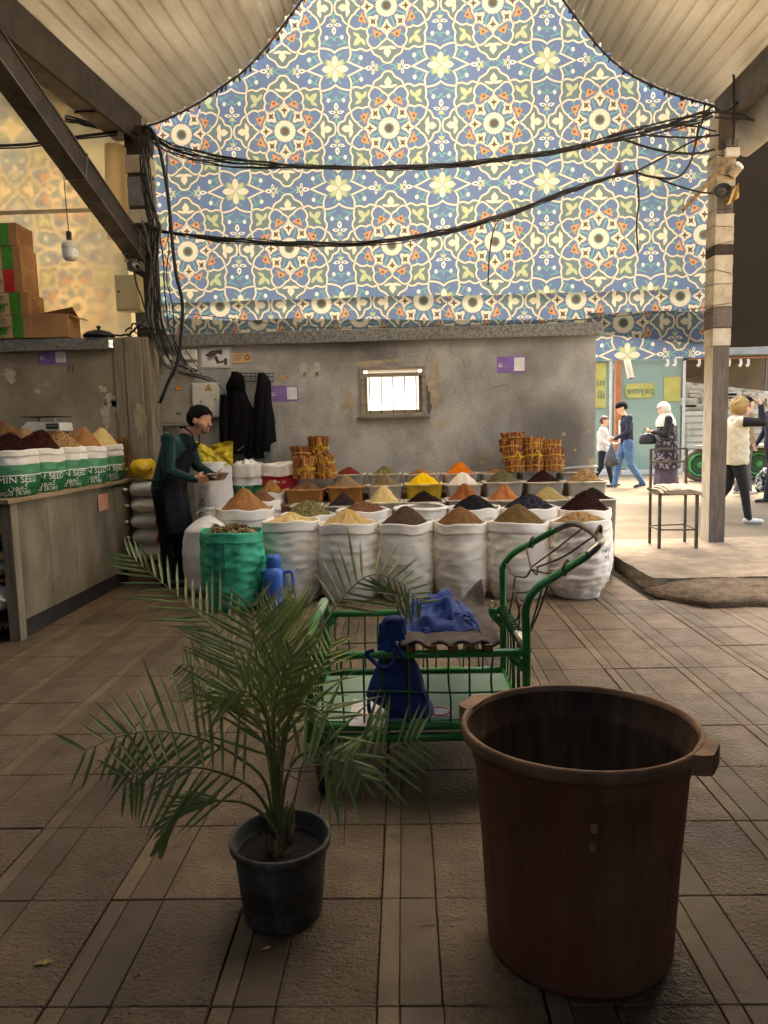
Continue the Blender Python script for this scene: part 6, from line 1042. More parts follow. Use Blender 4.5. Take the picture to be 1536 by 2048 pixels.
J.update(kneeL=(.12, .1, .52), ankL=(.22, .1, .08), kneeR=(-.02, -.1, .5), ankR=(-.24, -.1, .12), elL=(.02, .22, 1.14), wrL=(.24, .2, 1.06), elR=(.02, -.24, 1.14), wrR=(.22, -.30, 1.04)); h.body(M_WSHIRT, M_BLKT, M_SHOE, M_SKINL, bulk=1.2, leg=1.1); h.hand(J['wrR'], (1, -.1, 0), (0, 0, 1), .6, M_SKINL); h.hand(J['wrL'], (1, 0, 0), (0, 0, 1), .6, M_SKINL, -1); h.finish(.014)
h.shell('hair', mat('brown_hair', rgb(96, 66, 46), rgb(70, 46, 32), 40, .6), lambda x, y, z: z > .05 or (x < -.02 and z > -.05), sc=(.108, .095, .108), off=(-.008, 0, .036)); h.eyes()
M_SHINY = mat('shiny_black_film', rgb(40, 40, 42), rgb(70, 70, 70), 14, .25, .6, 25, spec=.7); pc_ = foot(1224, 905, 1.0); c = at(1223, 910, 14.6)
b = MB(); b.rings([[c + V((r + .02 * nz(a * 2, zz * 12)) * math.cos(a), (r * .5 + .02 * nz(a * 2 + 4, zz * 12)) * math.sin(a), zz) for a in [k * math.pi / 10 for k in range(20)]] for r, zz in ((.02, .22), (.05, .14), (.09, .05), (.13, -.06), (.15, -.16), (.13, -.21), (.04, -.23))]); tg_ = thing('carrier_bag', c, 'shiny black plastic carrier bag between the child and young man', 'bag'); b.build('bag_film', M_SHINY, tg_, smooth=True); MB().tube([c + V(0, 0, .2), c + V(.03, 0, .33), c + V(.0, 0, .36), c + V(-.02, 0, .2)], .008, 5).build('handle', M_SHINY, tg_)
# woman with white headscarf
M_FLOR = mat('black_floral_dress', rgb(40, 36, 38), rgb(132, 120, 120), 16, .85, contrast=(.52, .58)); M_SCARF = mat('cream_scarf', rgb(224, 214, 194), rgb(200, 188, 166), 8, .85, 1.0, 18); M_BSLV = mat('black_sleeve', rgb(36, 33, 35), rgb(28, 26, 28), 8, .85); M_MAUVE = mat('mauve_skirt', rgb(92, 78, 84), rgb(74, 62, 68), 8, .85)
p = foot(1331, 981, .175); h = Human('person', 'woman in a cream headscarf and black floral dress holding a handbag', p, R_(172), 1.68, GP); J = h.J
J.update(head=(.06, 0, 1.60), tilt=.30, chest=(.0, 0, 1.29), kneeR=(.06, -.1, .5), ankR=(.14, -.1, .08), kneeL=(.0, .1, .5), ankL=(-.14, .1, .10), elR=(.04, -.25, 1.13), wrR=(.26, -.12, 1.17), elL=(.06, .24, 1.13), wrL=(.27, .06, 1.18)); h.body(M_BSLV, M_BLKT, M_SHOE, M_SKINL, bulk=1.22, hip=1.15, leg=1.15); h.hand(J['wrR'], (1, .4, .2), (0, .5, .8), .9, M_SKINL); h.hand(J['wrL'], (1, -.4, .2), (0, -.5, .8), .9, M_SKINL, -1); h.finish(.014); h.eyes()
h.shell('headscarf', M_SCARF, lambda x, y, z: x < .055 or z > .085 or z < -.09, sc=(.125, .112, .14), off=(-.005, 0, .02), rough=.01); b = MB(); b.rings([[h.w((.02 + (r) * math.cos(a) * 1.0 + .01 * nz(a * 3, zz * 9), (r * 1.15 + .012 * nz(a * 4, zz * 11)) * math.sin(a), zz)) for a in [k * math.pi / 14 for k in range(28)]] for r, zz in ((.10, 1.54), (.13, 1.48), (.175, 1.40), (.19, 1.33), (.18, 1.28))], cap0=False, cap1=False); b.build('scarf_drape', M_SCARF, h.t, smooth=True)
b = MB(); b.rings([[h.w(((r + .022 * nz(math.cos(a) * 3, math.sin(a) * 3, zz * 2)) * math.cos(a) - .01, (r * 1.1 + .022 * nz(math.cos(a) * 3 + 5, math.sin(a) * 3, zz * 2)) * math.sin(a), zz)) for a in [k * math.pi / 16 for k in range(32)]] for r, zz in ((.185, 1.28), (.19, 1.1), (.215, .95), (.235, .75), (.245, .55), (.25, .45))], cap0=False, cap1=False); b.build('dress', M_FLOR, h.t, smooth=True)
b = MB(); b.rings([[h.w((r * math.cos(a) * (1 + .08 * math.sin(a * 9)), r * math.sin(a), zz)) for a in [k * math.pi / 16 for k in range(32)]] for r, zz in ((.20, .5), (.215, .3), (.235, .12))], cap0=False, cap1=False); b.build('skirt', M_MAUVE, h.t, smooth=True)
c = h.w((.36, 0, 1.05)); hb = thing('handbag', c, 'black handbag held by the woman in the headscarf', 'handbag'); b = MB(); b.rings([[c + V(rx * math.cos(a), ry * math.sin(a), zz) for a in [k * math.pi / 10 for k in range(20)]] for rx, ry, zz in ((.14, .05, -.11), (.165, .07, -.07), (.16, .065, .02), (.12, .045, .08), (.03, .02, .10))]); b.build('bag_body', mat('black_leather', rgb(34, 34, 36), rgb(50, 50, 52), 9, .4, .2, 50), hb, smooth=True); MB().tube(crom([c + V(-.1, 0, .06), c + V(-.05, 0, .19), c + V(.05, 0, .19), c + V(.1, 0, .06)], 6), .008, 6).build('strap', M_BLACK, hb)
# woman in pale padded vest, shading her eyes
M_VEST = mat('cream_padded_vest', rgb(220, 208, 178), rgb(194, 180, 148), 8, .7, .9, 20); p = foot(1466, 1046, .13); h = Human('person', 'blonde woman in a cream padded vest raising her hand to her forehead', p, R_(-6), 1.62, GP); J = h.J
J.update(head=(.06, 0, 1.61), tilt=.05, chest=(.0, 0, 1.29), kneeL=(-.06, .09, .50), ankL=(-.30, .09, .14), kneeR=(.10, -.09, .51), ankR=(.17, -.09, .08), shR=(.0, -.19, 1.42), elR=(.26, -.26, 1.40), wrR=(.25, -.20, 1.64), elL=(-.04, .24, 1.12), wrL=(.10, .24, .95), toeL=(-.14, .09, .05)); h.body(M_VEST, M_BLKT, M_WSHOE, M_SKINL, sleeve=M_BSLV, bulk=1.12, hip=1.05, leg=1.0); h.hand(J['wrR'], (-.35, .1, 1), (-.9, .3, -.2), .25, M_SKINL, -1); h.hand(J['wrL'], (.3, 0, -1), (0, -1, 0), .4, M_SKINL, -1); h.finish(.012); h.eyes()
h.shell('hair', M_HAIRY, lambda x, y, z: z > .045 or x < .0 or (x < .045 and abs(y) > .055 and z > -.09), sc=(.116, .106, .124), off=(-.016, 0, .026), rough=.035, freq=70)
b = MB(); rows = [(.165, 1.40), (.185, 1.36), (.20, 1.32), (.185, 1.28), (.205, 1.23), (.19, 1.18), (.212, 1.12), (.196, 1.07), (.216, 1.0), (.20, .95), (.214, .88), (.19, .83)]; b.rings([[h.w((r * math.cos(a) * .86, r * 1.08 * math.sin(a), zz + .006 * math.sin(a * 4))) for a in [k * math.pi / 16 for k in range(32)]] for r, zz in rows], cap0=False, cap1=False); b.build('padded_vest', M_VEST, h.t, smooth=True); b = MB(); b.rings([[h.w((.02 + r * math.cos(a), r * math.sin(a), zz)) for a in [k * math.pi / 12 for k in range(24)]] for r, zz in ((.15, 1.39), (.10, 1.44), (.088, 1.50), (.094, 1.505), (.11, 1.44))], cap0=False, cap1=False); b.build('collar', M_VEST, h.t, smooth=True)
# two more passers-by, mostly hidden
M_TAN = mat('tan_jacket', rgb(170, 150, 118), rgb(146, 126, 96), 8, .85); p = foot(1487, 990, .17); h = Human('person', 'person in a tan jacket and grey trousers, mostly hidden behind the blonde woman', p, R_(4), 1.70, GP); h.J.update(kneeL=(.1, .1, .5), ankL=(.16, .1, .08), kneeR=(-.02, -.1, .5), ankR=(-.2, -.1, .1)); h.body(M_TAN, mat('grey_trousers', rgb(110, 104, 100), rgb(92, 86, 82), 8, .85), M_WSHOE, M_SKINL, bulk=1.1); h.finish(.016); h.shell('hair', M_HAIRB, lambda x, y, z: z > .04 or x < -.01); h.eyes()
p = foot(1545, 1004, .16); h = Human('person', 'person in dark clothes half cut off by the right edge', p, R_(185), 1.72, GP); h.J.update(kneeL=(.1, .1, .5), ankL=(.16, .1, .08), kneeR=(-.04, -.1, .5), ankR=(-.24, -.1, .12), elR=(.02, -.25, 1.14), wrR=(.14, -.26, .95)); h.body(M_DJACK, M_BLKT, M_SHOE, M_SKINL, bulk=1.1, leg=1.1); h.hand(h.J['wrR'], (.3, 0, -1), (0, 1, 0), .6, M_SKINL); h.finish(.016); h.shell('hair', M_HAIRB, lambda x, y, z: z > .04 or x < -.01); h.eyes()
# ------------------------------------------------------------------ metal stool on the platform
stl = thing('metal_stool', on(1345, 1095, .122), 'tall bar stool of dark square tube with a low back on the platform', 'stool'); M_IRON = mat('dark_iron', rgb(62, 56, 50), rgb(86, 74, 62), 9, .5, .1, 60, metal=.6)
fl, fr, bl, br_ = on(1318, 1097, .122), on(1392, 1097, .122), on(1299, 1087, .122), on(1369, 1084, .122); zs = at(1355, 984, fl.y).z - .02
def sq(name, a, b, r, parent, m): return MB().tube([a, b], r, 4).build(name, m, parent)
for p in (fl, fr): sq('leg', p, V(p.x, p.y, zs), .020, stl, M_IRON)
zb = at(1337, 898, bl.y).z
for p in (bl, br_): sq('leg', p, V(p.x, p.y, zb), .018, stl, M_IRON)
for z in (zb, at(1337, 924, bl.y).z): sq('back_rail', V(bl.x, bl.y, z), V(br_.x, br_.y, z), .014, stl, M_IRON)
for a, b in ((fl, fr), (bl, br_), (fl, bl), (fr, br_)): z = .122 + .20; sq('foot_rail', V(a.x, a.y, z), V(b.x, b.y, z), .010, stl, M_IRON); sq('seat_rail', V(a.x, a.y, zs), V(b.x, b.y, zs), .018, stl, M_IRON)
MB().sheet([V(q.x, q.y, zs + .018) for q in (fl, fr, br_, bl)], (0, 0, 1), .012).build('seat', M_IRON, stl)
cu = thing('folded_cloth', (fl + br_) / 2 + V(0, 0, zs), 'folded grey beige cloth lying on the stool seat', 'cloth'); M_CUSH = mat('beige_cloth', rgb(190, 174, 148), rgb(160, 144, 118), 7, .9, .3, 60)
def cush(dz, sh, ov):
    def fn(u, v):
        p = (fl.lerp(fr, u)).lerp(bl.lerp(br_, u), v); e = max(0, .06 - min(u, 1 - u)) * 1.2; return V(p.x + (u - .5) * ov + sh, p.y - .02 + (v - .5) * .06, zs + .034 + dz + .014 * nz(u * 4 + dz * 30, v * 5) - (.035 * (1 - v) ** 6) - (.03 * u ** 8))
    b = MB().grid(fn, 22, 16); o = b.build('cloth_fold', M_CUSH, cu, smooth=True); q = o.modifiers.new('t', 'SOLIDIFY'); q.thickness = .012; return o
cush(0, .02, .05); cush(.018, .03, .0); cush(.034, .05, -.03)
# ------------------------------------------------------------------ green goods cart
M_GRN = mat('green_enamel', rgb(54, 146, 62), rgb(42, 120, 50), 9, .3, .06, 60, col3=rgb(56, 112, 52), scale3=6, c3=(.6, .75), spec=.6); M_GRNP = mat('pale_green_board', rgb(150, 176, 150), rgb(126, 154, 128), 5, .35, spec=.5); M_BARE = mat('bare_steel', rgb(172, 166, 154), rgb(130, 122, 108), 14, .3, metal=.8); M_GWIRE = mat('green_wire', rgb(42, 112, 52), rgb(32, 88, 42), 12, .4)
ca_ = thing('goods_cart', (.04, 3.08, 0), 'green tubular goods cart with wire mesh sides and a bent push handle', 'cart')
XL, XR, YN, YF, ZT, ZB = -.385, .47, 2.76, 3.42, .552, .225
def tb(nm, P, r, m=M_GRN, seg=12): return MB().tube(P, r, seg).build(nm, m, ca_, smooth=True)
for y in (YN, YF): tb('side_rail', [(XL, y, ZT), (XR, y, ZT)], .016); tb('base_rail', [(XL - .02, y, ZB + .035), (XR + .02, y, ZB + .035)], .017); tb('chassis_rail', [(XL - .02, y, ZB - .01), (XR + .02, y, ZB - .01)], .020, seg=4)
for x in (XL, XR): tb('base_rail', [(x, YN, ZB + .034), (x, YF, ZB + .034)], .017); tb('chassis_rail', [(x, YN, ZB - .012), (x, YF, ZB - .012)], .018, seg=4)
tb('end_hoop', crom([V(XL, YN, ZB), V(XL, YN, ZT), V(XL, YN + .02, ZT + .055), V(XL, YN + .10, ZT + .075), V(XL, YF - .08, ZT + .075), V(XL, YF - .02, ZT + .055), V(XL, YF, ZT), V(XL, YF, ZB)], 6), .019); tb('end_cap', [V(XL, YF - .32, ZT + .076), V(XL, YF - .06, ZT + .076)], .0205, M_GRNP)
HN = crom([V(XR, YN, ZB), V(XR, YN, .62), V(XR, YN, .73), V(XR + .035, YN, .80), V(XR + .12, YN + .01, .855), V(XR + .24, YN + .03, .925)], 7); HF = crom([V(XR, YF, ZB), V(XR, YF, .70), V(XR + .005, YF, .77), V(XR + .05, YF, .83), V(XR + .14, YF, .88), V(XR + .25, YF - .02, .945)], 7)
tb('handle_post', HN, .0165, seg=14); tb('handle_post', HF, .0155, seg=14); tb('push_handle', crom([HN[-1], HN[-1] + V(.055, .04, .035), HN[-1] + V(.085, .14, .05), HF[-1] + V(.085, -.14, .035), HF[-1] + V(.055, -.04, .03), HF[-1]], 7), .0160, M_BARE, 14)
tb('end_rail', [(XR, YN, ZT + .01), (XR, YF, ZT + .01)], .021, M_BARE)
for k in range(13): y = YN + .22 + k * .034; tb('cord_wrap', [V(XR + .024 * math.cos(a), y + .003 * a, ZT + .01 + .024 * math.sin(a)) for a in [i * .7 for i in range(10)]], .0045, M_GWIRE, 5)
for y in (YN, YF): tb('corner_gusset', [(XR, y, ZT - .07), (XR - .06, y, ZT - .01)], .018); tb('corner_gusset', [(XL, y, ZT - .06), (XL + .05, y, ZT - .01)], .016)
for y, n, x0 in ((YN - .004, 10, XL + .05), (YF + .004, 12, XL + .05)):
    for k in range(n):
        x = x0 + k * (XR - XL - .1) / (n - 1) + rnd.uniform(-.006, .006); tb('mesh_wire', crom([V(x, y, ZT), V(x + rnd.uniform(-.01, .01), y, .45), V(x + rnd.uniform(-.006, .006), y, .36), V(x + rnd.uniform(-.008, .008), y, ZB + .04)], 4), .0042, M_GWIRE, 6)
    tb('mesh_wire', crom([V(XL, y, .40), V(-.1, y, .405), V(.2, y, .395), V(XR, y, .40)], 5), .0042, M_GWIRE, 6)
for k in range(8): y = YN + .07 + k * .075; tb('mesh_wire', crom([V(XR, y, ZT), V(XR + rnd.uniform(-.01, .01), y, .42), V(XR, y + rnd.uniform(-.02, .02), ZB + .04)], 5), .0042, M_GWIRE, 6)
for k in range(6): y = YN + .1 + k * .09; tb('mesh_wire', [V(XL, y, ZT + .07), V(XL, y, ZB + .04)], .0042, M_GWIRE, 6)
MB().box((XL + .01, YN + .02, ZB + .040), (XR - .015, YF - .10, ZB + .052)).build('deck_board', M_GRNP, ca_); MB().box((XL + .01, YF - .095, ZB + .02), (XR - .015, YF - .02, ZB + .03)).build('deck_gap_shade', M_BLACK, ca_)  # black strip stands for the shade in the gap behind the deck
tb('eye_ring', [V(XR - .05 + .016 * math.cos(a), YF, ZT + .033 + .016 * math.sin(a)) for a in [i * .5 for i in range(14)]], .004, M_BARE, 6)
M_ORNG = mat('orange_hub', rgb(196, 92, 30), rgb(160, 70, 22), 12, .5); M_RUB = mat('black_rubber', rgb(28, 26, 25), rgb(42, 38, 34), 14, .8)
for x, y in ((XL + .05, YN - .02), (XR - .06, YN + .02), (XL + .05, YF - .02), (XR - .06, YF - .02)):
    wh = MB(); c = V(x, y, .078); n = 24
    wh.rings([[c + V(dx, r * math.cos(a), r * math.sin(a)) for a in [2 * math.pi * k / n for k in range(n)]] for r, dx in ((.055, -.018), (.072, -.018), (.078, -.008), (.078, .008), (.072, .018), (.055, .018))], cap0=False, cap1=False); wo = wh.build('wheel', M_RUB, ca_, smooth=True)
    hb_ = MB(); hb_.rings([[c + V(dx, r * math.cos(a), r * math.sin(a)) for a in [2 * math.pi * k / n for k in range(n)]] for r, dx in ((.012, -.022), (.03, -.02), (.056, -.014), (.056, .014), (.03, .02), (.012, .022))]); hb_.build('hub', M_ORNG, wo, smooth=True)
    for dx in (-.03, .03): MB().box((x + dx - .002, y - .02, .07), (x + dx + .002, y + .02, ZB - .02)).build('fork', M_BARE, ca_)
    MB().box((x - .04, y - .04, ZB - .034), (x + .04, y + .04, ZB - .028)).build('caster_plate', M_BARE, ca_)
# twine net tied in the handle
M_TWINE = mat('brown_twine', rgb(112, 92, 72), rgb(84, 66, 50), 30, .9); tw = thing('twine_net', HN[20], 'loose brown twine net tied inside the cart handle', 'twine')
hp_ = lambda f, a: (HN[int(f * (len(HN) - 1))] * (1 - a) + HF[int(f * (len(HF) - 1))] * a)
K1, K2, K3, K4 = hp_(.62, .45) + V(.03, 0, .01), hp_(.80, .55) + V(-.02, 0, -.05), hp_(.5, .55), hp_(.35, .4)
for A_, B_ in ((HF[26], K1), (K1, HN[29]), (K1, K2), (K2, HN[-1] + V(.085, .2, .05)), (K1 + V(.01, .05, 0), HF[-1] + V(.08, -.2, .035)), (HF[16], K3), (K3, K1), (K3, K4), (K4, HN[14]), (K4, V(XR, YN + .2, ZT + .03)), (K3, V(XR, YF - .2, ZT + .03)), (HN[22], K4), (K4 + V(.02, 0, -.05), V(XR, YN + .35, ZT + .03)), (HN[24], V(XR + .02, YN + .05, .62)), (HN[26], V(XR + .03, YN + .1, .60))): mid = (A_ + B_) / 2 + V(rnd.uniform(-.012, .012), rnd.uniform(-.02, .02), -rnd.uniform(.005, .03)); MB().tube(crom([A_, mid, B_], 6), .0042, 5).build('twine', M_TWINE, tw)
for c, n in ((HN[-1] + V(.085, .17, .05), 9), (HN[30], 6), (HN[15], 2), (HF[28], 3)):
    for k in range(n): q = c + V(.003 * k, .006 * k, .002 * k); MB().tube([q + V(.023 * math.cos(a) * .5, .0, .023 * math.sin(a)) + V(0, .023 * math.cos(a) * .7, 0) for a in [i * .7 for i in range(10)]], .0045, 5).build('twine_wrap', M_TWINE, tw)
# slats, mat and blue bags on the cart
MBAT = 'wooden battens under the felt mat'
for k, px in enumerate((822, 864, 906, 941, 975)):
    x = at(px, 1303, YN).x; lab = ['leftmost wooden batten on the cart rails', 'second wooden batten from the left on the cart rails', 'middle wooden batten on the cart rails', 'second wooden batten from the handle on the cart rails', 'wooden batten nearest the cart handle on the rails'][k]
    tag(MB().box((x - .018, YN - .035, ZT + .0165), (x + .018, YF - .02, ZT + .044), bevel=.003).build('wooden_batten', M_WOOD), lab, 'batten', MBAT)
M_FELT = mat('grey_felt', rgb(104, 94, 86), rgb(80, 72, 66), 20, .95, .5, 140, col3=rgb(124, 112, 100), scale3=5); xl, xr = at(800, 1290, YN).x, at(985, 1290, YN).x
b = MB().grid(lambda u, v: V(xl + (xr - xl + .03) * u + .012 * nz(v * 5, 3), YN - .028 + (YF - YN + .0) * v + .012 * nz(u * 6, 9), ZT + .052 + .010 * nz(u * 5, v * 5) + (.11 * max(0, v - .86) / .14 * max(0, u - .75) / .25) - .018 * (1 - v) ** 10 * (.5 + .5 * math.sin(u * 29))), 40, 30); o = b.build('felt_mat', M_FELT, smooth=True); q = o.modifiers.new('t', 'SOLIDIFY'); q.thickness = .009; tag(o, 'worn grey felt mat laid over the wooden slats', 'mat')
M_BLU = mat('blue_nylon', rgb(48, 78, 150), rgb(38, 62, 126), 7, .6, .15, 60, spec=.3); M_BLUD = mat('dark_blue_nylon', rgb(48, 66, 128), rgb(38, 52, 106), 7, .6, .15, 60, spec=.3)
bg1 = thing('blue_cloth_bag', at(870, 1250, 3.0), 'crumpled light blue cloth bag heaped on the felt mat', 'bag')
def crump(u, v):
    p = at(805 + 150 * u, 1275, 2.93); e = max(0.0, math.sin(math.pi * min(1, max(0, u)))) ** .6 * max(0.0, math.sin(math.pi * min(1, max(0, v)))) ** .6
    z = ZT + .062 + e * (.055 + .05 * abs(nz(u * 5.5, v * 4.5, 2)) * 2 + .045 * math.exp(-((u - .55) ** 2 + (v - .55) ** 2) * 22)); return V(p.x + .018 * nz(u * 6, v * 6, 8), 2.86 + .36 * v + .02 * nz(u * 5, v * 5, 4), z + .012 * nz(u * 13, v * 11))
MB().grid(crump, 46, 36).build('bag_cloth', M_BLU, bg1, smooth=True); MB().grid(lambda u, v: at(828 + 118 * u, 1268 - 30 * v, 2.86 + .05 * v) + V(0, .015 * nz(u * 7, v * 4), .012 * nz(u * 9, v * 6)), 20, 10).build('bag_flap', M_BLUD, bg1, smooth=True); MB().tube(crom([at(905, 1225, 2.95), at(940, 1235, 2.9), at(960, 1262, 2.85), at(966, 1300, 2.79), at(965, 1340, 2.78)], 7), .006, 6, flat=.5).build('strap', M_BLUD, bg1)
bg2 = thing('blue_shoulder_bag', at(820, 1380, 2.82), 'dark blue shoulder bag hanging inside the cart mesh', 'bag'); rows = [(1234, 774, 800, .008), (1240, 764, 810, .02), (1262, 757, 813, .03), (1300, 757, 812, .03), (1318, 757, 826, .035), (1335, 752, 838, .045), (1365, 740, 848, .055), (1392, 731, 857, .055), (1404, 742, 861, .05), (1420, 770, 866, .055), (1446, 777, 874, .045), (1452, 782, 870, .02)]
rings = []
for q in range(34):
    y = rows[0][0] + (rows[-1][0] - rows[0][0]) * q / 33; xl, xr, d = [float(np.interp(y, [r[0] for r in rows], [r[i] for r in rows])) for i in (1, 2, 3)]; A_, B_ = at(xl, y, 2.815), at(xr, y, 2.815); c = (A_ + B_) / 2; hw = (B_.x - A_.x) / 2; rings.append([c + V(hw * math.cos(a) + .008 * nz(a * 2, q * .2), .02 + d * math.sin(a) * (1 + .7 * nz(math.cos(a) * 4, q * .12, 2)), 0) for a in [2 * math.pi * k / 26 for k in range(26)]])
MB().rings(rings).build('bag_body', M_BLUD, bg2, smooth=True); MB().grid(lambda u, v: at(758 + 52 * u + 6 * nz(v * 3, 2), 1238 + 10 * (2 * u - 1) ** 2 + (60 + 14 * u) * v, 2.785) + V(0, -.02 * math.sin(math.pi * u) - .012 * v + .012 * nz(u * 5, v * 4), 0), 14, 14).build('bag_flap', M_BLU, bg2, smooth=True)
for P in ([(790, 1298), (786, 1325), (765, 1335), (742, 1318), (733, 1306), (748, 1300)], [(748, 1395), (738, 1400), (740, 1425), (752, 1437), (780, 1432)], [(793, 1290), (806, 1320), (800, 1350)]): MB().tube(crom([at(x, y, 2.725 if y < 1345 else 2.80) for x, y in P], 7), .010, 6, flat=.35).build('strap', M_BLUD, bg2, smooth=True)
MB().ball(at(793, 1286, 2.745), .008, 8, 6).build('buckle', M_BARE, bg2)
np_ = thing('printed_leaflet', at(740, 1420, 3.0), 'white and red printed leaflet lying on the cart deck', 'leaflet'); z = ZB + .0535
MB().sheet([on(698, 1452, z), on(775, 1455, z), on(776, 1408, z), on(706, 1398, z)], (0, 0, 1), .001).build('sheet', M_PAPER, np_); c = on(738, 1428, z + .002); MB().sheet([c + V(.05 * math.cos(a), .03 * math.sin(a), 0) for a in [k * .3 for k in range(21)]], (0, 0, 1), .0006).build('red_print', mat('faded_red_print', rgb(206, 140, 120), rgb(226, 206, 190), 30, .8), np_); MB().box(on(708, 1430, z) + V(-.02, -.05, .002), on(708, 1430, z) + V(.02, .05, .003)).build('grey_print', mat('newsprint', rgb(150, 146, 140), rgb(220, 216, 208), 90, .8, contrast=(.45, .55)), np_)
rd = thing('round_badge', on(880, 1424, z), 'round white badge with a red ring beside the blue bag', 'badge'); c = on(878, 1424, z); MB().lathe([(.0, .002), (.058, .002), (.058, 0)], c, 28).build('disc', M_PAPER, rd); MB().tube([c + V(.046 * math.cos(a), .046 * math.sin(a), .003) for a in [k * .3 for k in range(22)]], .005, 5, flat=.3).build('ring', M_RLAB, rd)
# ------------------------------------------------------------------ palm in a bucket
PC = V(-.385, 2.02, 0); pt = thing('plant_pot', PC, 'scuffed dark grey plastic bucket holding the young palm', 'pot'); M_POT = mat('dark_bucket_plastic', rgb(80, 80, 74), rgb(60, 60, 55), 6, .6, .1, 60, stretch=(3, 3, .6), col3=rgb(122, 122, 114), scale3=4, c3=(.54, .75))
MB().lathe([(.108, 0), (.116, .004), (.119, .02), (.1215, .06), (.1225, .061), (.135, .2), (.139, .205), (.1395, .215), (.149, .219), (.151, .238), (.148, .243), (.142, .242), (.139, .235), (.136, .205), (.118, .02)], PC, 44, cap0=True).build('bucket', M_POT, pt, smooth=True)
MB().rings([[PC + V((r + .004 * nz(k, r * 50)) * math.cos(a), (r) * math.sin(a), .185 + .012 * nz(math.cos(a) * 3, math.sin(a) * 3, r * 30)) for k, a in enumerate([2 * math.pi * k / 30 for k in range(30)])] for r in (.134, .10, .06, .02)], cap0=False).build('soil', mat('dark_soil', rgb(40, 32, 26), rgb(26, 21, 17), 40, .98, .6, 120), pt, smooth=True)
pm = thing('young_palm', PC + V(.0, 0, .19), 'young date palm with arching feathery fronds growing in the bucket', 'palm'); M_LEAFP = mat('palm_leaflet', rgb(130, 148, 84), rgb(104, 124, 64), 20, .5, .05, 60, col3=rgb(154, 160, 104), scale3=5, c3=(.5, .7), spec=.4, trans=.12); M_LEAFY = mat('young_palm_leaflet', rgb(154, 166, 82), rgb(128, 142, 66), 20, .5, spec=.4, trans=.15); M_RACH = mat('palm_rib', rgb(126, 130, 74), rgb(100, 104, 58), 12, .6); M_FIB = mat('palm_fibre', rgb(128, 116, 76), rgb(88, 76, 50), 24, .95, .5, 90)
cr0 = at(541, 1478, 2.02); tk = MB(); bot = PC + V(-.005, 0, .18); cr0 = bot + V(.004, 0, .12); P = crom([bot, bot.lerp(cr0, .35) + V(.006, 0, 0), bot.lerp(cr0, .7) + V(.004, 0, 0), cr0], 6); tk.tube(P, [.030, .028, .026, .024, .022, .020, .019, .018, .018, .018, .018, .019, .019, .018, .017, .016, .014, .012, .009], 12); tk.build('trunk', M_FIB, pm, smooth=True)
b = MB(); r_ = random.Random(9)
for k in range(16):
    f = r_.uniform(.0, .7); p = P[int(f * 18)]; a = r_.uniform(0, 6.28); o = V(math.cos(a), math.sin(a), 0); b.tube([p + o * .024, p + o * .034 + V(0, 0, .035), p + o * (.03 + .02 * r_.random()) + V(0, 0, .075)], [.016, .012, .003], 6, flat=.5)
tag(b.build('leaf_bases', M_FIB, pm, smooth=True), None, kind='stuff')
def frond(pts, n, L0, seed, m, spread=.85, droop=.25, start=.16, wv=.0050, tw=.45, tipf=.55):
    """pts: (px, py, depth); leaflets stand in two ranks along the rib"""
    r_ = random.Random(seed); Q = crom([at(x, y, d) for x, y, d in pts], 10); N_ = len(Q); b = MB(); b.tube(Q, [max(.0012, .0058 * (1 - i / N_) ** .8) for i in range(N_)], 6, 1)
    for k in range(n):
        f = start + (1 - start) * (k / (n - 1)); i = min(N_ - 2, int(f * (N_ - 1))); p = Q[i].lerp(Q[i + 1], f * (N_ - 1) - i) if i < N_ - 1 else Q[-1]; t = (Q[min(i + 2, N_ - 1)] - Q[max(i - 2, 0)]).normalized(); lat = t.cross(V(.15, -1, .55)).normalized()
        for sd in (-1, 1):
            if r_.random() < .06: continue
            A_ = Matrix.Rotation(r_.uniform(-tw, tw) + sd * .25, 3, t); d0 = (t * (math.cos(spread) + .5 * max(0, f - .75) * 2) + (A_ @ lat) * sd * math.sin(spread)).normalized(); L_ = L0 * (.55 + .75 * math.sin(math.pi * min(1, .18 + f * .78))) * r_.uniform(.82, 1.12) * (1 - .25 * max(0, f - .8) / .2 * (1 - tipf)); nrm = d0.cross(t).normalized(); wd = nrm.cross(d0).normalized(); w_ = wv * r_.uniform(.85, 1.2)
            st = []; q = p.copy(); d = d0.copy()
            for s_ in range(6): st.append(q.copy()); q = q + d * (L_ / 5); d = (d + V(0, 0, -droop * .12) * (1 + s_ * .3) + V(r_.uniform(-.02, .02), r_.uniform(-.02, .02), 0)).normalized()
            W = (.35, .95, 1.0, .85, .55, .04); vs = []
            for s_ in range(6): vs += [st[s_] - wd * w_ * W[s_] + nrm * w_ * .45 * W[s_], st[s_], st[s_] + wd * w_ * W[s_] + nrm * w_ * .45 * W[s_]]
            b.add(vs, [(s_ * 3 + j, s_ * 3 + j + 1, s_ * 3 + j + 4, s_ * 3 + j + 3) for s_ in range(5) for j in (0, 1)], 0)
            if r_.random() < .4: b.m[-2:] = [2, 2]
    return b.build('frond', [m, M_RACH, mat('dry_tip', rgb(158, 140, 96), rgb(128, 110, 72), 20, .8)], pm)
frond([(552, 1660, 2.01), (540, 1540, 2.03), (505, 1390, 2.10), (450, 1280, 2.22), (390, 1222, 2.34), (320, 1162, 2.46), (262, 1114, 2.52)], 17, 0.201, 1, M_LEAFP, spread=.55, droop=.02, start=.42)
frond([(556, 1660, 1.99), (545, 1540, 1.98), (528, 1400, 1.97), (512, 1300, 2.02), (502, 1215, 2.06)], 20, 0.217, 2, M_LEAFP, spread=1.0, droop=.0, start=.3, tw=.5)
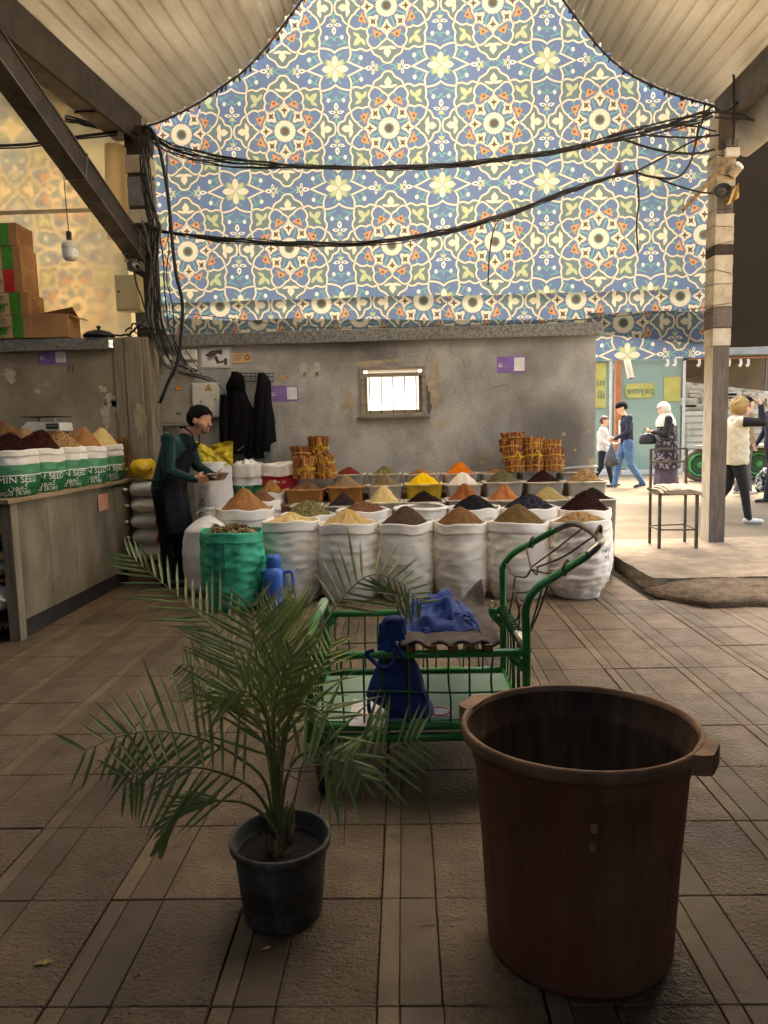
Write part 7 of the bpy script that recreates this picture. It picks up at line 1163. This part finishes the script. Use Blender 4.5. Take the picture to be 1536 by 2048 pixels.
frond([(560, 1660, 2.02), (556, 1540, 2.03), (562, 1390, 2.08), (580, 1290, 2.2), (592, 1210, 2.3)], 17, 0.191, 3, M_LEAFY, spread=.45, droop=.0, tw=.9, start=.35)
frond([(556, 1655, 2.0), (550, 1540, 2.0), (544, 1400, 2.0), (546, 1300, 2.05), (554, 1235, 2.1)], 15, 0.180, 13, M_LEAFY, spread=.6, droop=.0, tw=1.0, start=.35)
frond([(562, 1660, 2.02), (566, 1520, 2.04), (596, 1370, 2.1), (642, 1262, 2.2), (690, 1190, 2.3), (742, 1150, 2.36), (800, 1165, 2.42), (842, 1205, 2.46)], 17, 0.180, 4, M_LEAFP, spread=.95, droop=.05, start=.52)
frond([(548, 1655, 2.0), (528, 1560, 1.99), (470, 1510, 1.98), (420, 1484, 1.96), (370, 1468, 1.94), (300, 1462, 1.92), (235, 1474, 1.9), (172, 1500, 1.88)], 15, 0.185, 5, M_LEAFP, spread=1.05, droop=.03, start=.36, tw=.3)
frond([(548, 1660, 1.97), (530, 1610, 1.95), (498, 1572, 1.92), (444, 1546, 1.88), (391, 1534, 1.86), (327, 1534, 1.84), (284, 1546, 1.83), (250, 1566, 1.82)], 14, 0.170, 6, M_LEAFP, spread=1.2, droop=.08, start=.32, tw=.3)
frond([(552, 1665, 1.97), (535, 1640, 1.95), (510, 1616, 1.92), (480, 1604, 1.88), (430, 1602, 1.86), (380, 1612, 1.85), (348, 1640, 1.84), (322, 1690, 1.83)], 12, 0.090, 7, M_LEAFP, spread=.35, droop=.25, start=.55)
frond([(562, 1655, 1.99), (570, 1570, 1.98), (592, 1518, 1.97), (630, 1502, 1.96), (680, 1522, 1.95), (735, 1514, 1.95), (790, 1490, 1.95), (832, 1478, 1.95)], 17, 0.164, 8, M_LEAFP, spread=1.05, droop=.06, start=.32)
frond([(560, 1655, 1.99), (560, 1540, 1.97), (572, 1450, 1.94), (600, 1408, 1.92), (645, 1430, 1.86), (690, 1496, 1.82), (720, 1550, 1.8)], 14, 0.138, 9, M_LEAFP, spread=1.0, droop=.1, start=.42)
frond([(552, 1655, 2.02), (540, 1520, 2.04), (512, 1425, 2.07), (470, 1370, 2.12), (420, 1342, 2.2), (365, 1328, 2.28)], 15, 0.175, 10, M_LEAFP, spread=.8, droop=.02, start=.38)
frond([(560, 1655, 2.03), (564, 1520, 2.06), (580, 1440, 2.14), (612, 1395, 2.26), (642, 1340, 2.36), (662, 1288, 2.44)], 15, 0.154, 11, M_LEAFY, spread=.8, droop=.03, start=.36)
frond([(554, 1655, 1.98), (545, 1520, 1.97), (534, 1440, 1.94), (516, 1400, 1.9), (490, 1382, 1.86), (455, 1388, 1.84)], 13, 0.148, 12, M_LEAFY, spread=.9, droop=.05, start=.38)
frond([(556, 1655, 1.98), (552, 1540, 1.96), (548, 1440, 1.92), (560, 1370, 1.88), (585, 1320, 1.85)], 13, 0.159, 14, M_LEAFP, spread=.8, droop=.02, start=.35, tw=.9)
for P in ([(552, 1520), (600, 1560), (680, 1540), (690, 1600), (688, 1690)], [(560, 1540), (700, 1530), (726, 1590)], [(575, 1650), (590, 1600), (600, 1540)]): MB().tube(crom([at(x, y, 1.93) for x, y in P], 8), .002, 5).build('dry_leaflet', mat('dry_straw', rgb(150, 132, 92), rgb(120, 102, 68), 20, .8), pm)
# ------------------------------------------------------------------ big brown bin
BC = V(.463, 1.888, 0); bn = thing('brown_bin', BC, 'big scuffed brown plastic bin with stub handles in the foreground', 'bin'); M_BIN = mat('brown_bin_plastic', rgb(138, 98, 70), rgb(108, 74, 52), 7, .55, .2, 40, stretch=(2.2, 2.2, .5), contrast=(.25, .75), col3=rgb(122, 70, 52), scale3=2.4, c3=(.42, .7), spec=.4, rough2=.7); M_BINR = mat('worn_bin_rim', rgb(152, 116, 84), rgb(116, 84, 58), 9, .6, .1, 60, spec=.4)
pr = [(.215, .0), (.230, .004), (.236, .02), (.240, .10), (.250, .30), (.266, .53), (.270, .535), (.274, .555), (.286, .590)]; sx, sy = 1.06, .98
MB().lathe(pr, BC, 64, cap0=True, sx=sx, sy=sy).build('bin_wall', M_BIN, bn, smooth=True)
MB().lathe([(.286, .590), (.296, .596), (.300, .606), (.300, .624), (.297, .631), (.292, .633), (.287, .630), (.284, .615)], BC, 64, sx=sx, sy=sy).build('bin_rim', M_BINR, bn, smooth=True)
MB().lathe([(.284, .615), (.272, .56), (.262, .548), (.258, .53), (.230, .05), (.05, .045), (.0, .045)], BC, 64, sx=sx, sy=sy).build('bin_inside', mat('shaded_bin_inside', rgb(88, 66, 48), rgb(52, 38, 28), 4, .75, .1, 50, stretch=(6, 6, .6), spec=.2), bn, smooth=True)  # darker than the outer wall: shade inside is put into the colour
for a, L_ in ((R_(-33), .05), (R_(147), .042)):
    c = BC + V(.303 * sx * math.cos(a), .303 * sy * math.sin(a), .607); Rm = Matrix.Rotation(a, 3, 'Z'); h = MB()
    h.rings([[c + Rm @ V(x, y, z) for x, y, z in ((dx, -w_, -.028), (dx, w_, -.028), (dx, w_, .024), (dx, -w_, .024))] for dx, w_ in ((-.02, .066), (.010, .055), (.022, .044), (.027, .038))]); h.build('handle', M_BINR, bn, angle=40)
for k in range(9):
    a = R_(-150 + k * 15); MB().rings([[BC + V((r + .0015) * sx * math.cos(a + q), (r + .0015) * sy * math.sin(a + q), z) for q in (-.004, .004)] for r, z in ((.2395, .12), (.2505, .30), (.2615, .46), (.2645, .50))], closed=False).build('mould_rib', M_BIN, bn)
M_SCR = mat('bin_scratch', rgb(140, 110, 84), rgb(116, 88, 64), 30, .7)
for k in range(26):
    a0 = R_(rnd.uniform(-150, -40)); z0 = rnd.uniform(.14, .45); L2 = rnd.uniform(.02, .2); da = rnd.uniform(-.16, .16); pts = []
    for i in range(7):
        z = z0 + L2 * i / 6; z = min(z, .52); r = float(np.interp(z, [.10, .30, .53], [.240, .250, .266])) + .0006; a = a0 + da * (i / 6) ** 2; pts.append(BC + V(r * sx * math.cos(a), r * sy * math.sin(a), z))
    MB().tube(pts, rnd.uniform(.0006, .0013), 4).build('scratch', M_SCR, bn)
M_STK = mat('sticker_remnant', rgb(168, 136, 98), rgb(136, 104, 72), 40, .8)
for z, th_ in ((.475, -95.5), (.425, -96)): r = np.interp(z, [.30, .53], [.250, .266]); MB().rings([[BC + V((r + .002) * sx * math.cos(R_(th_) + q), (r + .002) * sy * math.sin(R_(th_) + q), zz) for q in (-.028, 0, .028)] for zz in (z - .012, z + .012)], closed=False).build('sticker_remnant', M_STK, bn)
# ------------------------------------------------------------------ litter on the floor
def litter(name, label, px, py, kind, m, s_):
    c = on(px, py, .004)
    if kind == 'leaf': b = MB().grid(lambda u, v: c + V((u - .5) * s_ * 2.2 + .004 * nz(v * 9, 1), (v - .5) * s_ * (1 - abs(u - .5)) + .01 * (u - .5), .006 * abs(nz(u * 5, v * 5, px)) * 2), 8, 5)
    else: b = MB().tube(crom([c + V(-s_, 0, .001), c + V(-s_ * .3, s_ * .15, .003), c + V(s_, s_ * .2, .001)], 6), .0018, 5)
    tag(b.build(name, m), label, 'litter', 'scraps of litter on the floor')
M_DRY = mat('dry_leaf_scrap', rgb(178, 160, 104), rgb(140, 120, 70), 30, .9)
litter('leaf_scrap', 'pale crumpled leaf scrap at the lower left of the floor', 88, 1925, 'leaf', M_DRY, .02); litter('leaf_scrap', 'tiny orange peel scrap in front of the bucket', 532, 1897, 'leaf', mat('orange_peel', rgb(216, 150, 62), rgb(236, 200, 130), 50, .8), .011); litter('straw_piece', 'straight pale straw lying near the bin', 855, 1851, 'straw', M_DRY, .022); litter('straw_piece', 'bent dry stalk lying beside the bin', 915, 1838, 'straw', M_DRY, .026); litter('leaf_scrap', 'small dark leaf scrap by the left straw', 272, 1955, 'leaf', M_FIB, .008)
cb_ = MB()
for k in range(60):
    c = on(rnd.uniform(30, 1510), rnd.uniform(1300, 2035), .003); q = rnd.uniform(.0012, .0035); cb_.add([c + V(-q, 0, 0), c + V(0, -q * .7, 0), c + V(q, 0, 0), c + V(0, q * .7, 0), c + V(0, 0, q * .8)], [(0, 1, 4), (1, 2, 4), (2, 3, 4), (3, 0, 4)])
tag(cb_.build('floor_crumbs', M_DRY), 'tiny pale crumbs of grain scattered over the floor tiles', 'litter', kind='stuff')
# ------------------------------------------------------------------ across the street
YS = 19.0
M_OFRAME = mat('orange_wood_frame', rgb(176, 112, 66), rgb(150, 90, 50), 5, .6, stretch=(4, 4, 1)); M_WFRAME = mat('white_frame', rgb(206, 202, 194), rgb(186, 180, 170), 4, .6)
def rect(x0, y0, x1, y1, Y, th, m, nm, parent): a, b_ = at(x0, y1, Y), at(x1, y0, Y); return MB().box((min(a.x, b_.x), Y - th, min(a.z, b_.z)), (max(a.x, b_.x), Y, max(a.z, b_.z))).build(nm, m, parent)
sh = thing('glass_shop_front', at(1290, 955, YS), 'shop front with an orange frame and teal glass across the street', 'shop')
rect(1150, 711, 1375, 722, YS, .18, M_OFRAME, 'lintel', sh); rect(1227, 722, 1240, 966, YS, .14, M_OFRAME, 'frame_post', sh); rect(1217, 722, 1222, 960, YS, .12, M_WFRAME, 'frame_post', sh); rect(1362, 722, 1368, 950, YS, .14, M_WFRAME, 'frame_post', sh)
def glass(name, c, gl):
    m = bpy.data.materials.new(name); m.use_nodes = True; N = m.node_tree.nodes; L = m.node_tree.links; b = N['Principled BSDF']; b.inputs['Base Color'].default_value = (*rgb(*c), 1); b.inputs['Roughness'].default_value = .12; b.inputs['Specular IOR Level'].default_value = .6; t = N.new('ShaderNodeBsdfTransparent'); t.inputs[0].default_value = (*rgb(190, 220, 210), 1); ms = N.new('ShaderNodeMixShader'); ms.inputs[0].default_value = gl; L.new(b.outputs[0], ms.inputs[1]); L.new(t.outputs[0], ms.inputs[2]); L.new(ms.outputs[0], N['Material Output'].inputs[0]); return m
M_TEAL = glass('teal_glass', (158, 174, 162), .4)
rect(1240, 722, 1362, 938, YS - .02, .02, M_TEAL, 'window_pane', sh); rect(1170, 722, 1217, 938, YS - .02, .02, M_TEAL, 'window_pane', sh); rect(1240, 938, 1362, 952, YS, .10, M_WFRAME, 'base_panel', sh); rect(1170, 938, 1217, 956, YS, .10, M_WFRAME, 'base_panel', sh)
M_PAY = mat('yellow_sign', rgb(178, 170, 92), rgb(160, 152, 78), 4, .6); M_PAYT = mat('teal_sign_text', rgb(84, 112, 98)); rect(1188, 726, 1212, 816, YS - .05, .02, M_PAY, 'yellow_poster', sh); rect(1327, 753, 1361, 803, YS - .05, .02, M_PAY, 'yellow_poster', sh)
a, b_ = at(1250, 796, YS - .07), at(1310, 766, YS - .07); hz = (b_.z - a.z) / 2; cz = (a.z + b_.z) / 2; P = [V(b_.x - hz * .5 + hz * .5 * math.cos(t), YS - .07, cz + hz * math.sin(t)) for t in [-1.57 + i * .314 for i in range(11)]] + [V(a.x + hz * .5 - hz * .5 * math.cos(t), YS - .07, cz + hz * math.sin(t)) for t in [1.57 - i * .314 for i in range(11)]]; MB().sheet(P[::-1], (0, -1, 0), .012).build('window_sticker', M_PAY, sh)
text_on('payme', .27, at(1281, 781, YS - .09), (-1, 0, 0), (0, 0, 1), M_PAYT, sh, off=-.004); text_on('ni', .30, at(1202, 765, YS - .08), (-1, 0, 0), (0, 0, 1), M_PAYT, sh, off=-.004); text_on('ill', .30, at(1202, 790, YS - .08), (-1, 0, 0), (0, 0, 1), M_PAYT, sh, off=-.004)
rect(1150, 640, 1420, 711, YS + .3, .2, mat('shop_header', rgb(96, 100, 96), rgb(80, 84, 80), 3, .8), 'header', sh); rect(1150, 700, 1370, 960, YS + 2.6, .1, mat('shop_inside_wall', rgb(120, 138, 128), rgb(98, 112, 104), 2, .8, col3=rgb(160, 160, 146), scale3=2), 'inside_wall', sh)
rect(1252, 822, 1322, 942, YS + 1.4, .6, mat('shop_case', rgb(170, 176, 166), rgb(140, 146, 136), 3, .7), 'display_case', sh); rect(1316, 820, 1330, 942, YS + 1.2, .3, mat('case_dark', rgb(70, 80, 80)), 'case_side', sh); rect(1197, 735, 1203, 940, YS + .8, .1, M_BLACK, 'inside_post', sh)
# ruined pale wall and low white wall to the right
rw = thing('rubble_wall', at(1450, 880, 21), 'sun bleached rubble wall sloping down behind the low white wall', 'wall'); M_RUB2 = mat('rubble_stone', rgb(176, 166, 148), rgb(146, 134, 114), 3.2, .95, .5, 12, contrast=(.45, .6), col3=rgb(192, 184, 166), scale3=1.4)
b = MB(); b.grid(lambda u, v: at(1366 + 190 * u, (763 + 22 * u) + (905 - 763 - 22 * u) * v, 21 + .10 * nz(u * 18, v * 9)), 60, 24); b.build('rubble_face', M_RUB2, rw)
r_ = random.Random(12)
for k in range(24):
    x = r_.uniform(1370, 1550); y = r_.uniform(770 + (x - 1366) * .12, 815); s_ = r_.uniform(.06, .16); c = at(x, y, 20.88); MB().box(c - V(s_ * 1.7, .0, s_ * .6), c + V(s_ * 1.7, .14, s_ * .6), bevel=.03).build('stone', M_RUB2, rw)
ww = thing('white_wall', at(1450, 905, 20), 'low whitewashed block wall behind the green trailer', 'wall'); rect(1368, 818, 1560, 912, 20, .2, mat('whitewash', rgb(186, 184, 176), rgb(168, 164, 154), 2, .85, col3=rgb(140, 134, 122), scale3=1), 'wall_face', ww)
for k in range(6): rect(1368, 830 + k * 13, 1560, 831 + k * 13, 19.8, .012, mat('block_joint', rgb(140, 134, 124)), 'block_joint', ww)
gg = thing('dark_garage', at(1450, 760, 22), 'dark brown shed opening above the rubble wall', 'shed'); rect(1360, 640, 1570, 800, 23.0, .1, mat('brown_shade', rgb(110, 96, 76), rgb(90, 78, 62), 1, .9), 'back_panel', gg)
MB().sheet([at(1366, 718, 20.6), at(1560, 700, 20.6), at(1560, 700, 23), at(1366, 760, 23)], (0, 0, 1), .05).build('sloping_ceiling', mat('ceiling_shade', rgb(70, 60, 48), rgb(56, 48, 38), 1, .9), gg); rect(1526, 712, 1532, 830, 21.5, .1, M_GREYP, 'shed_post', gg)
fa = thing('teal_fascia', at(1500, 700, 18.6), 'teal edged grey fascia above the orange bar right of the post', 'fascia'); rect(1380, 683, 1570, 691, 18.7, .2, mat('teal_edge', rgb(40, 122, 104), rgb(32, 104, 88), 3, .6), 'teal_edge', fa); rect(1380, 691, 1570, 714, 18.6, .3, mat('grey_fascia', rgb(140, 142, 138), rgb(116, 118, 114), 4, .5), 'grey_panel', fa); rect(1375, 714, 1570, 720, 18.5, .2, M_OFRAME, 'orange_bar', fa)
for k, x in enumerate((1335, 1350, 1398, 1458, 1481, 1496)): MB().tube(crom([at(x, 718, 18.2), at(x + 1, 726, 18.2), at(x - 1, 732, 18.2), at(x - 3, 729, 18.2)], 5), .03, 6).build('hook', M_WFRAME, fa)
pp = thing('white_pipe', at(1260, 735, 8.75), 'white plastic drain pipe end hanging below the printed cloth', 'pipe'); P0, P1 = at(1251, 706, 8.75), at(1262, 757, 8.68); MB().tube([P0, P1], .038, 18, cap=False).build('pipe_wall', M_WHITE, pp, smooth=True); MB().tube([P1 + (P1 - P0) * -.01, P1 + (P1 - P0) * -.015], .033, 18).build('pipe_bore', M_BLACK, pp)
# green trailer
tr = thing('green_trailer', at(1455, 955, 16.6), 'flat green trailer with spoked green wheels behind the passers-by', 'trailer'); M_TG = mat('trailer_green', rgb(60, 92, 60), rgb(46, 74, 48), 5, .6); rect(1383, 886, 1575, 893, 16.4, 1.2, mat('grey_plank', rgb(130, 128, 112), rgb(104, 102, 88), 4, .8), 'bed', tr); rect(1390, 893, 1575, 900, 16.5, .1, M_TG, 'side_beam', tr)
for px in (1398, 1513):
    c = at(px, 931, 16.3); R0 = .36; c.z = .17 + R0; n = 32; wh = MB(); wh.rings([[c + V(r * math.cos(a), dy, r * math.sin(a)) for a in [2 * math.pi * k / n for k in range(n)]] for r, dy in ((.27, -.06), (.34, -.07), (.36, -.03), (.36, .03), (.34, .07), (.27, .06))], cap0=False, cap1=False); wo = wh.build('wheel', mat('dusty_tyre', rgb(122, 110, 92), rgb(98, 88, 72), 8, .9), tr, smooth=True)
    hb = MB(); hb.rings([[c + V(r * math.cos(a), dy, r * math.sin(a)) for a in [2 * math.pi * k / n for k in range(n)]] for r, dy in ((.03, -.12), (.07, -.12), (.08, -.07), (.20, -.05), (.22, -.08), (.275, -.07))]); hb.build('rim', mat('bright_green_rim', rgb(96, 176, 100), rgb(76, 150, 82), 6, .5), wo, smooth=True)
    MB().tube([c + V(0, -.085, 0), c + V(0, -.06, 0)], .185, 24).build('hub_shade_disc', M_TG, wo)  # darker disc stands for the shade of the dished wheel centre
    for k in range(6): a = k * math.pi / 3; MB().ball(c + V(.13 * math.cos(a), -.04, .13 * math.sin(a)), .022, 8, 6).build('rim_bolt', M_BLACK, wo)
MB().tube([at(1398, 931, 16.3), at(1513, 931, 16.3)], .04, 8).build('axle_beam', M_TG, tr)
# stall goods carried past the right edge
c = at(1531, 960, 12.0); bg_ = thing('printed_carrier', c, 'black and white printed carrier bag at the right edge', 'bag'); b = MB(); b.rings([[c + V(rx * math.cos(a), .09 * math.sin(a), z) for a in [k * math.pi / 10 for k in range(20)]] for rx, z in ((.13, -.20), (.16, -.14), (.15, .05), (.10, .12), (.02, .2))]); b.build('bag_film', mat('black_white_print', rgb(30, 30, 32), rgb(206, 204, 198), 16, .5, contrast=(.5, .55)), bg_, smooth=True)
